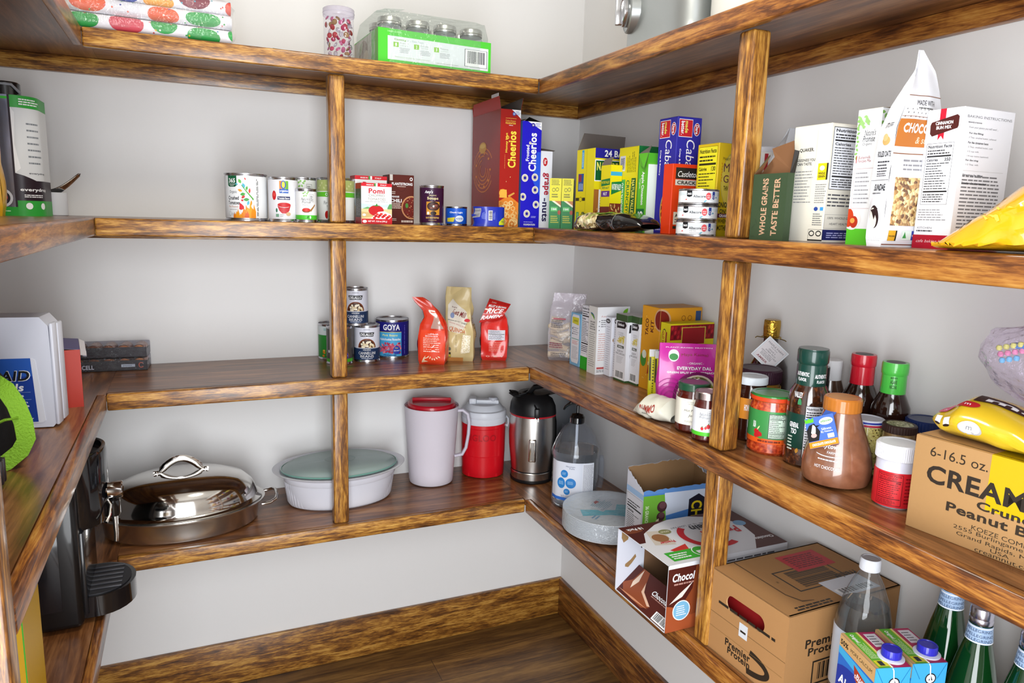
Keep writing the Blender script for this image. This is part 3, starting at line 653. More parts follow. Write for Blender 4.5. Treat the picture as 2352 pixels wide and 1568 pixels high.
flap('flap', t, [(-w/2, -d/2, h), (w/2, -d/2, h), (w/2+.004, -d/2-.006, h+.002), (w/2, d/2-.1, h+.012), (-w/2, d/2-.1, h+.012)], pm('#3a3530', .7), GREY_IN)
# ---------------------------------------------------------------- boxes on the second highest shelf, right wall
YEL = '#e6d813'; NVG = '#0d6b33'
def spine(A, i):
    A.rect(0, .55, 1, 1, '#d9d226').rect(0, 0, 1, .55, '#127a3c').lines(.15, .86, .85, .98, 4, '#5a5a1a', .45, .2)
    A.ell(.35, .77, .14, .04, '#6a6a1c').ell(.35, .77, .1, .028, '#d9d226').ell(.64, .78, .14, .04, '#6a6a1c').ell(.64, .78, .1, .028, '#d9d226').lines(.2, .61, .8, .7, 2, '#5a5a1a', .5, .2)
    A.poly([(.2, .55), (1, .55), (1, .42)], '#efe3cc').poly([(.45, .55), (1, .55), (1, .46)], '#b8743a').rect(.15, .34, .72, .43, '#4db05a').text('5 BAR', .43, .385, .45, .04, W_, bold=1).ell(.88, .32, .14, .045, '#a3401f').lines(.15, .1, .85, .26, 4, '#b8b832', .5, .3)
for x, y, l in ((-.266, -.364, 'left of two thin yellow and green bar boxes standing side by side'), (-.236, -.3815, 'right of two thin yellow and green bar boxes standing side by side')):
    A = Art(.0335, .141); spine(A, 0)
    carton('bar_box', l, 'box', (x+.022, y+.045, Z3), -30, (.0335, .1, .141), '#127a3c', {'F': A})
t = thing('bar_box', 'large yellow bar box with its grey cardboard lid raised', 'box', (-.165, -.4803, Z3))
w, d, h = .15, .0996, .2156; F, L = Art(w, h), Art(d, h)
F.rect(0, .88, 1, 1, '#221f8c').text('24 BARS', .46, .94, .54, .08, W_, bold=1).poly([(0, .6), (0, .86), (.95, .86), (.95, .72), (.5, .68), (.25, .6)], W_).poly([(.015, .61), (.015, .85), (.93, .85), (.93, .73), (.5, .69), (.25, .615)], '#0d5a2c').text('NATURE VALLEY', .47, .78, .86, .1, '#e9e26a', bold=1).text('CRUNCHY', .5, .63, .5, .05, '#0d5a2c', bold=1)
F.rect(0, .18, .45, .5, '#a3672c').poly([(0, 0), (.45, 0), (.45, .2), (.2, .16), (0, .2)], '#127a3c').rect(.1, .22, .4, .5, W_).text('NEW', .25, .45, .2, .045, INK, bold=1).lines(.13, .25, .37, .41, 5, INK)
for i in range(14): F.ell(.03+.03*i, .2+.03*(i % 3), .02, .012, ('#d9a45a', '#8a4a1c')[i % 2], 8)
L.rect(0, 0, 1, 1, YEL).rect(.28, .76, .4, .99, '#39a3d8').lines(.3, .78, .38, .97, 2, '#d9f0ff', .4, .1, True).rect(.12, .48, .42, .7, '#24519a').rect(.14, .6, .3, .69, '#8a2a4a').lines(.15, .5, .4, .58, 3, '#bcd4f4', .5, .1, True).rect(.01, .36, .2, .4, '#2a2414').rect(.38, .36, .55, .4, '#2a2414').ell(.29, .38, .08, .03, '#4a4418').ell(.29, .38, .065, .024, YEL).text('CRUNCHY', .34, .1, .19, .07, '#2a3a12', -90, 1).rect(.38, .0, .52, .22, '#1c3a1c').text('NATURE VALLEY', .45, .11, .2, .06, '#d9e26a', -90, 1).rect(.07, .02, .22, .22, '#4db05a').text("OATS 'N HONEY", .145, .12, .17, .05, W_, -90)
L.it = [it for it in L.it]; L.rect(.545, .0, .56, 1, '#c9bb10')
mb = MB(); open_box(mb, w, d, h, '#e0d214', '#7d7570', arts={'F': F, 'L': L}); mb.build('carton', t)
o = flap('lid_flap', t, [(-w/2, d/2-.001, h), (w/2, d/2-.001, h), (w/2+.016, d/2+.02, h+.048), (-w/2+.03, d/2+.02, h+.05)], GREY_IN, pm(YEL))
o['label'] = 'raised grey inside of the box lid'
mb = MB()
for x, z, r in ((-.02, .034, .011), (-.005, .022, .01), (.008, .012, .008), (.05, .03, .012)):
    mb.lathe([(r, 0), (r, .0004), (0, .0005)], pm('#9b948e', .35), 18, sx=1.5)
for k, (x, z, r) in enumerate(((-.02, .034, .011), (-.005, .022, .01), (.008, .012, .008), (.05, .03, .012))): pass
t = thing('bar_box', 'small torn open yellow bar box in front of the large yellow one', 'box', (-.218, -.5806, Z3))
w, d, h = .034, .048, .168; F, L = Art(w, h), Art(d, h)
F.rect(0, .84, 1, .9, '#35a9da').poly([(.1, .55), (.1, .74), (1, .76), (1, .62)], '#127a3c').text('NATURE VALLEY', .55, .67, .8, .09, W_, bold=1)
q = random.Random(5); F.rect(0, 0, 1, .42, '#7a2a1c')
for i in range(50): F.ell(.02+.94*q.random(), .03+.36*q.random(), .045, .028, q.choice(('#e3c48f', '#c99a5a', '#8a5a3a', '#d9b070', '#5a2a1c')), 9, q.random()*180)
L.poly([(.05, .68), (.95, .7), (.95, .8), (.05, .78)], '#127a3c').text('NATURE VALLEY', .5, .74, .8, .04, YEL, bold=1).text('SWEET & SALTY', .5, .655, .75, .035, '#127a3c', bold=1).rect(.08, .52, .95, .61, '#5a2a8a').text('NUT', .5, .565, .4, .05, W_, bold=1).rect(0, 0, 1, .37, '#6d2417').lines(.08, .03, .92, .17, 6, '#e6d2c8', .5, .3)
mb = MB(); open_box(mb, w, d, h, YEL, '#8a8078', arts={'F': F, 'L': L}); mb.build('carton', t)
flap('torn_flap', t, [(-w/2+.001, d/2, h), (-w/2+.001, -d/2+.004, h), (-w/2+.018, -d/2+.02, h+.022), (-w/2+.008, d/2-.004, h+.016)], GREY_IN, pm(YEL))
F, L = Art(.1, .2127), Art(.0902, .2127)
L.rect(.06, .72, .34, .9, '#d9d9e6').lines(.1, .74, .3, .88, 3, '#33335a', .6, .2, True).lines(.42, .7, .9, .95, 6, '#6a6a14', .35, .4, True).rect(.08, .18, .38, .62, '#4db05a').text("OATS 'N HONEY", .23, .4, .36, .13, W_, -90, 1).text('CRUNCHY', .52, .42, .38, .16, '#127a3c', -90, 1).poly([(.62, .16), (.92, .17), (.92, .63), (.7, .63)], '#0d5a2c').text('NATURE VALLEY', .79, .4, .42, .15, '#e9e26a', -90, 1).rect(.26, .0, .74, .07, '#d9d9e6').bars(.3, .0, .7, .06)
F.rect(0, 0, 1, 1, '#127a3c').ell(.3, .9, .06, .03, W_).ell(.3, .83, .05, .025, '#d9a32d').lines(.2, .3, .8, .7, 6, '#5fb072')
carton('bar_box', 'tall yellow crunchy bar box with green words reading downwards', 'box', (-.15, -.6306, Z3), 0, (.1, .0902, .2127), YEL, {'F': F, 'L': L})
t = thing('bar_box', 'green apple cinnamon box with a torn grey flap', 'box', (-.155, -.722, Z3))
w, d, h = .12, .0408, .19; F, L = Art(w, h), Art(d, h)
L.rect(0, 0, 1, 1, '#5fb82e').text('Apple Cinnamon', .5, .56, .42, .34, W_, -90, 1).text('Organic', .22, .62, .13, .2, '#eaf5da', -90).rect(0, 0, .8, .3, NVG).text('365', .42, .17, .2, .5, W_, 90, 1)
F.rect(0, .88, 1, 1, '#4fae2a').rect(.0, .0, 1, .86, '#e6efe9').rect(.3, .6, .95, .85, '#0f6b4a').text('365', .6, .74, .42, .12, W_, bold=1)
mb = MB(); open_box(mb, w, d, h, '#5fb82e', '#8a857f', arts={'F': F, 'L': L}); mb.build('carton', t)
flap('torn_flap', t, [(-w/2-.001, d/2, h), (-w/2-.001, -d/2, h), (-w/2-.008, -d/2+.006, h-.036), (-w/2-.003, d/2-.012, h-.028)], GREY_IN, pm('#5fb82e'))
flap('torn_flap', t, [(-w/2, d/2, h), (-w/2, -d/2, h), (-w/2+.012, -d/2+.008, h+.018), (-w/2+.01, d/2, h+.006)], GREY_IN, pm('#127a3c'))
F, L = Art(.12, .2025), Art(.028, .2025)
for A in (F,): A.rect(0, .84, .6, 1, '#55ad2c').rect(.12, .84, .62, .98, '#0f6b4a').text('365', .36, .93, .4, .09, W_, bold=1).rect(.12, .58, .62, .77, '#0f6b4a').text('365', .36, .7, .4, .09, W_, bold=1).poly([(.1, .45), (.2, .46), (.2, .41)], '#3aa8b8').text('Organic', .34, .3, .5, .06, '#3c4a46').text('Apple', .3, .21, .42, .08, INK, bold=1).lines(.06, .13, .4, .16, 1, INK).lines(.06, .02, .6, .09, 3, '#9aa')
carton('bar_box', 'white fruit bar box beside the blue cracker box', 'box', (-.13, -.7585, Z3), 0, (.12, .028, .2025), '#e6efee', {'F': F, 'L': L})
w, d, h = .0676, .0706, .2634; F, L = Art(w, h), Art(d, h)
for A, o in ((F, 0), (L, 0)):
    A.rect(.06, .83, .62, .98, W_).rect(.07, .835, .61, .975, '#c81f2a').text('made', .38, .915, .1, .14, '#e9e26a', -90, 1).text('better.', .22, .905, .115, .15, W_, -90, 1).ell(.8, .9, .13, .055, W_).ell(.8, .9, .115, .05, '#b8222c').text('Dare', .8, .9, .075, .13, W_, -90, 1).text('Cabaret', .58, .62, .38, .34, W_, -90, 0, .15)
    A.text('Crisp & Buttery', .16, .62, .22, .08, W_, -90, 1)
q = random.Random(3)
for A, cx in ((L, .72), (F, .2)):
    A.ell(cx, .2, .42, .19, '#caa05a').ell(cx, .2, .37, .165, '#7a2c1c')
    for i in range(36):
        a = q.random()*6.28; r = q.random()**.5; x, y = cx+.33*r*math.cos(a), .2+.145*r*math.sin(a)
        if x < .98: A.leaf(min(x, .9), y, .2, .06, q.random()*180, q.choice(('#e08a1f', '#d8601c', '#b8321c', '#5a9a34', '#e8b04a', '#3f7a2c')))
    A.lines(.1, .02, .5, .07, 2, '#b8b8f0')
carton('cracker_box', 'tall blue cracker box with white script and a round pizza picture', 'box', (-.1812, -.814, Z3), 0, (w, d, h), '#2d2a9c', {'F': F, 'L': L})
w, d, h = .1, .035, .1545; F = Art(w, h)
F.text('Castleton', .42, .86, .56, .08, W_, sl=.3).rect(.08, .79, 1, .95, '#222021')
F.it.insert(0, F.it.pop()); F.it = [(1 if i == 0 else 2, *it[1:]) for i, it in enumerate(F.it)]
F.rect(.08, .7, 1, .78, '#c9c5c2').text('CRACKERS', .5, .74, .74, .05, INK, bold=1).rect(.3, .1, 1, .66, '#e6c890').lines(.3, .12, 1, .64, 16, '#b8824a', .4, .02, True).rect(.08, .14, .5, .32, '#d9d2c4').text('ALE', .22, .27, .2, .05, INK, bold=1).lines(.12, .16, .46, .23, 2).rect(.08, .08, .5, .12, '#222')
carton('cracker_box', 'orange red cracker box behind the tuna stack', 'box', (-.2025, -.8768, Z3), 0, (w, d, h), '#d33a14', {'F': F})
w, d, h = .048, .0707, .1951; F, L = Art(w, h), Art(d, h)
L.nutri(.06, .08, .94, .97, '#2a2608', '#e9e02a', '130', True, 12)
F.rect(0, 0, 1, .5, '#c9ae14').ell(.95, .6, .75, .32, '#b8a84a').ell(.95, .6, .72, .3, '#d3bf4c').text("MARY'S", .5, .83, .5, .03, '#4a4414', arc=-.25).text('M', .48, .74, .3, .09, '#5a2a3c').text('G', .48, .62, .28, .08, '#5a2a3c').text('THIN', .5, .52, .24, .05, '#4a4414', bold=1).text('ONION', .46, .34, .6, .06, INK, bold=1).text('ON!', .44, .27, .36, .05, INK, bold=1).rect(.12, .2, .9, .245, '#5a1c3c').text('GRAIN', .5, .222, .5, .03, W_, bold=1).text('WHEN', .44, .165, .5, .05, '#3a3010', bold=1).text('MOTHER', .48, .09, .6, .055, '#3a3010', bold=1)
for i in range(7): F.leaf(.22+.02*(i % 2), .6+.03*i, .13, .06, 60 if i % 2 else 120, '#c98f1c')
carton('cracker_box', 'yellow cracker box with a nutrition panel above the tuna', 'box', (-.181, -.9511, Z3), 0, (w, d, h), '#d8b818', {'F': F, 'L': L})
def albacore(A):
    A.rect(0, 0, 1, 1, '#eef3f7')
    for k in range(4): A.poly([(.05+.06*i, .83-.06*k+.03*math.sin(i*1.1+k)) for i in range(16)]+[(.05+.06*i, .845-.06*k+.03*math.sin(i*1.1+k)) for i in reversed(range(16))], '#a9ccd6')
    A.poly([(.28, 1), (.37, 1), (.37, .52), (.325, .44), (.28, .52)], '#16161a').text('365', .325, .72, .07, .17, W_, bold=1).text('Albacore', .485, .52, .19, .22, '#33333a', bold=1).text('Wild Tuna', .45, .3, .11, .1, '#7a7a80').lines(.4, .1, .6, .17, 1, '#aab').ell(.63, .54, .045, .3, '#e0565c').text('NO SALT', .63, .58, .06, .09, W_, bold=1).text('ADDED', .63, .42, .05, .09, W_, bold=1)
    A.poly([(.7, .92), (.75, .92), (.75, .35), (.725, .26), (.7, .35)], '#24388c').ring(.725, .5, .016, .005, W_, .13).leaf(.27, .25, .04, .02, 10, '#d8504c').poly([(.55, .05), (.58, .05), (.61, .2), (.58, .2)], '#6fb7d0').leaf(.79, .45, .04, .03, 20, '#4f9ab8')
for i, (rz, l) in enumerate(((-38, 'bottom white tuna can of the stack of three'), (-41, 'middle white tuna can of the stack of three'), (-33, 'top white tuna can of the stack of three'))):
    can('tuna_can', l, 'can', (-.2543+.0015*(i-1), -.992+.001*i, Z3+.0322*i), rz, .0418, .0315, '#eef3f7', albacore, 'white tuna cans in a stack', True, .0035)
t = thing('oat_canister', 'round white oat canister partly hidden by the upper right post', 'canister', (-.0796, -.9683, Z3), -42)
r, h = .0603, .1914; mb = MB().lathe([(r*.97, 0), (r, .002), (r, h-.012), (r*.985, h-.011)], pm('#eceae6', .4), 64)
def oat(A): A.rect(.56, .3, .6, .98, '#b01f2c').lines(.34, .55, .52, .95, 5, '#c05a5a', .3, .4).rect(.62, .78, .9, .96, W_).text('Nutrition', .72, .88, .16, .06, INK, bold=1).rect(0, .3, 1, .55, '#1d2350').text('OATS', .68, .42, .22, .1, W_, bold=1).rect(0, .18, 1, .3, '#d2841c').rect(.3, .04, .38, .14, '#1d2f7a').lines(.62, .6, .9, .76, 4, '#888')
wrap(mb, r, 0, h-.012, oat); mb.build('canister_body', t)
MB().lathe([(r*1.012, h-.012), (r*1.015, h-.002), (r*.98, h), (r*.95, h-.002), (0, h-.002)], pm('#dcdce2', .35), 64).build('lid', t)
t = thing('snack_box', 'dark green whole grain box with its brown top torn open', 'box', (-.2875, -1.2393, Z3))
w, d, h = .015, .0825, .116; F, L = Art(w, h), Art(d, h)
L.text('WHOLE GRAINS', .38, .5, .86, .17, '#c9a183', 90, 1).text('TASTE BETTER', .72, .5, .86, .17, '#c9a183', 90, 1)
for i in range(12): L.leaf(.1+.8*((i*37) % 10)/10, .05+.9*((i*53) % 12)/12, .16, .02, 40*i, '#33432e')
mb = MB(); open_box(mb, w, d, h, '#3a4c34', '#7a5436', arts={'L': L}); mb.build('carton', t)
GRN = pm('#3a4c34', .5); BRN = pm('#7d5638', .7)
flap('torn_flap', t, [(w/2, d/2, h), (w/2, -d/2, h), (w/2+.004, -d/2+.012, h+.055), (w/2+.004, d/2-.02, h+.045), (w/2+.002, d/2-.03, h+.03)], BRN, GRN)
flap('torn_flap', t, [(-w/2+.004, -d/2, h), (w/2, -d/2, h), (w/2-.002, -d/2-.008, h+.036), (-w/2+.006, -d/2-.004, h+.038)], pm('#26221f', .5), BRN)
flap('torn_flap', t, [(-w/2, d/2, h), (w/2, d/2, h), (w/2, d/2-.02, h+.034), (-w/2+.006, d/2-.03, h+.03)], BRN, GRN)
t = thing('flour_bag', 'pale grey paper bag with a black square label behind the green box', 'bag', (-.105, -1.135, Z3), -28)
B = Bag([(0, .12, .06, .004, 0, 0, 0), (.02, .125, .066, .008, 0, 0, 0), (.15, .12, .06, .01, 0, 0, 4), (.185, .11, .03, .004, 0, 0, 8), (.215, .1, .005, 0, .005, 0, 10)], .012, 4)
mb = B.mesh(MB(), pm('#cfd2d8', .55)); A = Art(.12, .215); A.rect(.5, .62, .85, .86, '#18181b').text('365', .68, .75, .24, .07, W_, bold=1, sl=.2); B.art(mb, 'F', A); mb.build('bag_body', t)
w, d, h = .12, .0878, .1959; F, L = Art(w, h), Art(d, h)
L.text('QUAKER.', .36, .79, .36, .035, '#2a2a33', bold=1).text('GOODNESS YOU', .35, .705, .48, .024, '#4a4a4f', bold=1).text('CAN TASTE.', .33, .672, .38, .024, '#4a4a4f', bold=1).lines(.12, .33, .58, .62, 11, '#8a8a8c', .3, .35)
L.rect(.68, .53, .93, .67, '#2c2a1c').rect(.68, .53, .89, .67, '#e3cf1e').text('WHOLE', .785, .585, .16, .02, INK, bold=1).text('GRAIN', .785, .56, .16, .02, INK, bold=1).ell(.785, .63, .06, .02, W_).lines(.66, .33, .93, .5, 9, '#8a8a8c', .4, .2).ell(.72, .285, .05, .018, '#2f4a9a').rect(.82, .27, .9, .3, '#3f9adf').lines(.66, .14, .9, .25, 6, '#66666a', .4, .3).frame(.58, .02, .94, .11, .006, '#333').ring(.67, .075, .07, .02, '#222', .025).ring(.84, .075, .07, .02, '#222', .025).rect(.58, .01, .94, .022, '#222')
L.poly([(.6, .95), (.605, .95), (.605, .66), (.54, .6), (.54, .34), (.535, .34), (.535, .6), (.6, .66)], '#c9c6bb')
F.nutri(.04, .45, .75, .97, cal='160', n=11, bg='#e3e5ec').lines(.04, .3, .8, .42, 4, '#55555a').frame(.02, .12, 1, .24, .004, '#999').text('100% WHOLE GRAINS', .35, .21, .55, .02, '#55555a').text('HEART HEALTHY', .32, .16, .4, .018, '#55555a').ring(.72, .21, .06, .01, '#77777a', .022).ring(.72, .155, .06, .01, '#77777a', .022).rect(.0, .02, 1, .11, '#1f2566').lines(.08, .035, .9, .09, 3, '#b8bcf0')
carton('oatmeal_box', 'cream oatmeal box with a yellow stamp on its front', 'box', (-.2, -1.2925, Z3), 0, (w, .0815, h), '#e4e0d3', {'F': F, 'L': L})
t = thing('pancake_mix_box', 'white pancake mix box with a bright green base band', 'box', (-.215, -1.4096, Z3))
w, d, h = .1, .0441, .2076; F, L = Art(w, h), Art(d, h)
for A in (L, F):
    A.rect(0, 0, 1, .12, '#5bc42c')
for i in range(18): L.leaf(.04+.055*(i % 9), .95-.03*(i//9)-.012*(i % 5), .16, .09, 40*i, '#9ac77a')
for i in range(10): L.leaf(.06+.03*(i % 2), .92-.03*i, .15, .09, 70*i, '#8cbc6a'); F.leaf(.02+.05*(i % 3), .97-.025*i, .09, .05, 65*i, '#7fb55a')
L.text("Nature's", .58, .83, .46, .045, '#3c3c40', sl=.25).text('Promise', .55, .785, .5, .045, '#3c3c40', sl=.25).text('Organic', .5, .745, .4, .025, '#6a6a6e').text('Buttermilk', .45, .65, .5, .022, '#a03a44').text('Pancake Mix', .46, .625, .55, .022, '#a03a44').rect(.1, .61, .13, .665, '#b8222c').frame(.08, .27, .9, .57, .015, '#c9a9ae').lines(.15, .3, .84, .55, 8, '#9a9aa0', .28, .35).ell(.2, .19, .38, .08, '#e9e6e6').ell(.05, .2, .2, .07, '#c8401c').ell(.28, .17, .17, .045, '#b8341c').ell(.22, .18, .1, .02, '#e8a04a')
F.text('STUFF', .3, .84, .4, .03, INK)
mb = MB(); open_box(mb, w, d, h, '#eef0f4', '#b0a89c', arts={'F': F, 'L': L}); mb.build('carton', t)
flap('top_flap', t, [(-w/2, d/2, h), (-w/2, -d/2, h), (0, -d/2, h+.004), (.03, d/2, h+.01)], pm('#c9c2b4'), KRAFT_IN)
w, d, h = .108, .0563, .1941; F, L = Art(w, h), Art(d, h)
A = L; A.poly([(.36, 1), (.52, 1), (.52, .78), (.44, .81), (.36, .78)], '#c0152f').poly([(.14, .83), (.2, .81), (.86, .855), (.88, .87), (.88, .935), (.82, .95), (.16, .91), (.13, .89)], '#4a1a18').text('CINNAMON', .5, .9, .46, .024, W_, bold=1).text('BUN MIX', .5, .868, .4, .024, W_, bold=1).nutri(.1, .32, .82, .76, cal='350', n=11, bg=None).lines(.08, .2, .85, .29, 5, '#8a8a8e', .35, .3).text('KITCHEN', .3, .15, .4, .014, '#66666a').lines(.08, .115, .7, .14, 1).rect(0, 0, 1, .098, '#b30d2a').text('cafe baking line', .5, .05, .78, .028, '#eec0c8', sl=.3)
F.text('BAKING INSTRUCTIONS', .5, .935, .88, .018, '#66666c').text('MAKES 8 BUNS', .22, .895, .26, .009, INK, bold=1).text('From your pantry you will need ...', .4, .86, .58, .018, '#66666c', sl=.3).text('For the filling:', .27, .82, .28, .016, INK, bold=1).text('3 Tbsp. unsalted butter, softened', .4, .79, .54, .015, '#66666c').text('For the cinnamon buns:', .33, .757, .4, .016, INK, bold=1).text('5 Tbsp. unsalted butter, cold', .38, .725, .48, .015, '#66666c').text('1/2 cup milk', .25, .694, .22, .014, '#66666c').text('1/4 cup raisins (optional)', .35, .663, .42, .014, '#66666c').text('For the icing:', .25, .633, .25, .016, INK, bold=1).text('1-2 Tbsp. milk', .26, .603, .25, .014, '#66666c')
F.lines(.1, .12, .9, .535, 16, '#77777c', .4, .12).rect(.1, .56, .9, .562, '#bbb').text('Directions for filling:', .3, .53, .4, .015, INK, bold=1).text('Directions for cinnamon buns:', .35, .475, .5, .015, INK, bold=1).rect(0, 0, 1, .098, '#b30d2a')
carton('bun_mix_box', 'white cinnamon bun mix box with a red ribbon and base band', 'box', (-.2076, -1.5323, Z3), 0, (w, d, h), '#eceef5', {'F': F, 'L': L})
# bags along this shelf
OATS = speckle('oat_clusters', [(0, '#a07a4a'), (.25, '#cbb07a'), (.5, '#dcc796'), (.72, '#b08a58'), (.88, '#6b4a30')], 210, .6, .5, bump=.8)
t = thing('granola_bag', 'clear topped granola bag standing before the white mix boxes', 'bag', (-.2675, -1.4835, Z3), -5)
lv = [(0, .088, .026, .001, 0, 0, 0), (.012, .09, .03, .002, 0, 0, 0), (.1, .094, .032, .003, .002, 0, 0), (.17, .088, .03, .003, .004, 0, 0), (.2, .072, .026, .003, .006, 0, 3), (.225, .056, .016, .002, .012, 0, 4), (.252, .036, .004, 0, .016, 0, 0), (.28, .008, .002, 0, .004, 0, 0)]
B = Bag(lv, .005, 2, 34); mb = MB(); BAGW = pm('#e8e9ef', .22, coat=.5)
B.mesh(mb, BAGW, 16, 44)
A = Art(.1, .28)
A.rect(0, .66, 1, .7, '#f2f2f4'); A.rect(0, .505, 1, .65, '#b9702f').text('CHOCOLATE', .52, .6, .84, .065, W_, bold=1).text('& sundae', .6, .535, .4, .03, '#e9d2b8', sl=.3).text('MADE WITH', .5, .735, .5, .026, '#3c3c40').lines(.3, .69, .8, .71, 1, '#666')
for k in range(3):
    for i in range(9): A.ell(.06+.1*i+.04*(k % 2), .66+.016*k, .01, None, '#4a4a50', 8)
A.lines(.25, .4, .85, .46, 3, '#8a8a90', .4, .1).rect(.1, .125, .8, .355, OATS).rect(.1, .03, .26, .1, '#2c2a1c').rect(.1, .03, .23, .1, '#d9a32d').text('WHOLE GRAIN', .165, .065, .11, .012, INK, bold=1).rect(.36, .035, .56, .1, '#dff0e8').poly([(.38, .05), (.46, .05), (.42, .095)], '#3c9a4a').rect(.56, .035, .7, .1, '#3f4aa8').text('NON GMO', .63, .07, .11, .014, W_, bold=1).rect(0, .012, 1, .016, '#7a3a20').rect(0, .475, 1, .479, '#8a5a3c').rect(0, .66, 1, .662, '#8a5a3c').rect(0, .765, 1, .768, '#8a5a3c')
B.art(mb, 'F', A)
A = Art(.032, .28); A.text('STUFF', .6, .62, .5, .03, INK).ell(.6, .53, .22, .02, '#c9a566').ell(.55, .545, .15, .018, '#d9b880').text('ROLLED OATS', .55, .475, .7, .024, INK, bold=1).lines(.25, .36, .9, .45, 6, '#33333a', .4, .2).rect(0, .33, 1, .333, '#333').text('SUNDAE', .55, .29, .62, .035, INK, bold=1).lines(.2, .255, .8, .268, 1).ell(.5, .16, .26, .05, '#2c1c1c').ell(.45, .155, .2, .045, '#ddd6cc').poly([(.3, .19), (.7, .2), (.72, .13), (.6, .17), (.5, .15), (.4, .18)], '#2c1c1c')
for k in range(3):
    for i in range(8): A.ell(.1+.11*i+.05*(k % 2), .03+.011*k, .014, None, '#4a4a50', 8)
B.art(mb, 'L', A); mb.build('bag_body', t)
t = thing('chip_bag', 'shiny yellow chip bag slumped at the right end of the shelf', 'bag', (-.262, -1.672, Z3+.002), (R(0), R(0), R(-70)))
YB_ = pm('#e3a916', .2, coat=.8, bump=.5, bscale=24)
def chip(u, v):
    x = -.1+.24*u; hgt = (.012+.125*min(1, (u/.62))**1.15)*(1-.1*max(0, u-.7)); dp = .012+.075*math.sin(PI*min(1, .12+u*.8)); a = 2*PI*v
    cz, sy = math.cos(a), math.sin(a); z = hgt*.5*(1-math.copysign(abs(cz)**.75, cz)); y = dp*math.copysign(abs(sy)**.8, sy)*(1-.35*(z/.15))
    k = noise.noise(Vector((x*30, y*34, z*34)))*.006+noise.noise(Vector((x*12, y*16, z*60+4)))*.008
    return (x+k*.5, y+k, max(0, z+k*(1 if z > .01 else 0)))
mb = MB().grid(chip, 44, 44, YB_); P0 = [chip(0, i/44) for i in range(44)]
q = random.Random(8); A = Art(.24, 1)
for i in range(26):
    x, v = .16+.5*q.random(), .56+.34*q.random(); ln = .05+.05*q.random(); s_ = .9; A.poly([(x, v), (x+.012, v), (x+.012+ln*.3, v-ln), (x+ln*.3, v-ln)], '#f2d84a')
A.rect(.5, .46, 1, .52, W_).ell(.6, .49, .06, .03, '#c8281c').lines(.1, .7, .16, .84, 2, '#3a2c10', .6, 0, True)
mb.art(A, lambda x, y, o: (lambda p: (p[0], p[1]-o-.0008, p[2]+.0008))(chip(x/A.w, .5+(1-y)*.5)), A.w/20, 1/26)
mb.build('bag_body', t)
PIST = speckle('pistachio_shells', [(0, '#8a7448'), (.2, '#cdbb8c'), (.5, '#e2d6b0'), (.75, '#9aa05a'), (.9, '#6b5a3a')], 95, .5, .6, bump=1.0)
t = thing('pistachio_bag', 'black pistachio bag with a clear window lying before the bar boxes', 'bag', (-.292, -.73, Z3+.001), (0, 0, R(-86)))
def pis(u, v):
    x = -.135+.27*u; e = max(0, min(1, u/.12))*max(0, min(1, (1-u)/.3)); e = max(0, e)**.6; hz = .004+.04*e+(.02*max(0, u-.62)); dy = .028+.02*e; a = 2*PI*v
    z = hz*.5*(1-math.cos(a))+(.03*max(0, u-.72)); y = dy*math.copysign(abs(math.sin(a))**.8, math.sin(a)); k = noise.noise(Vector((x*40, y*40, z*40)))*.005*e
    return (x, y+k, max(0, z+k))
mb = MB().grid(pis, 36, 32, pm('#141416', .16, coat=.9, bump=.4, bscale=30)); A = Art(.27, 1)
A.poly([(.14, .3), (.2, .8), (.3, .86), (.42, .8), (.46, .6), (.42, .25), (.3, .16), (.2, .18)], PIST).poly([(.08, .86), (.5, .82), (.56, .97), (.1, 1)], '#5f8a2a').rect(.7, .1, .705, .9, '#77777c').text('Pistachios', .55, .12, .14, .09, '#7fae3a', sl=.2)
mb.art(A, lambda x, y, o: (lambda p: (p[0], p[1]-o-.0012, p[2]+.001))(pis(x/A.w, 1-.5*y/1)), A.w/20, 1/14); mb.build('bag_body', t)
# ---------------------------------------------------------------- second lowest shelf, back wall
def cannellini(A):
    A.rect(0, 0, 1, .36, '#22375c').lines(.42, .93, .58, .96, 1).poly([(.31, .86), (.69, .86), (.66, .73), (.34, .73)], '#17171b').text('DELALLO', .5, .795, .31, .085, W_, bold=1)
    A.ell(.5, .38, .23, .29, '#7a3d1f', 40, 0, 0, 180).ell(.5, .38, .2, .25, '#4a2818', 40, 0, 0, 180)
    q = random.Random(6)
    for i in range(34):
        a = PI*q.random(); r = math.sqrt(q.random()); A.ell(.5+.18*r*math.cos(a), .385+.2*r*math.sin(a), .028, .032, q.choice(('#efe2c4', '#e3d0a8', '#d8c096', '#f4ead2')), 9, q.random()*180)
    A.rect(.2, .36, .8, .375, '#dfe3ee').rect(0, .0, 1, .36, '#22375c').text('white kidney', .5, .315, .2, .045, W_, sl=.25, bold=1).text('CANNELLINI', .5, .215, .43, .085, W_).text('BEANS', .5, .115, .34, .075, W_).lines(.36, .03, .64, .065, 1, '#c0c8dd', .6, .1)
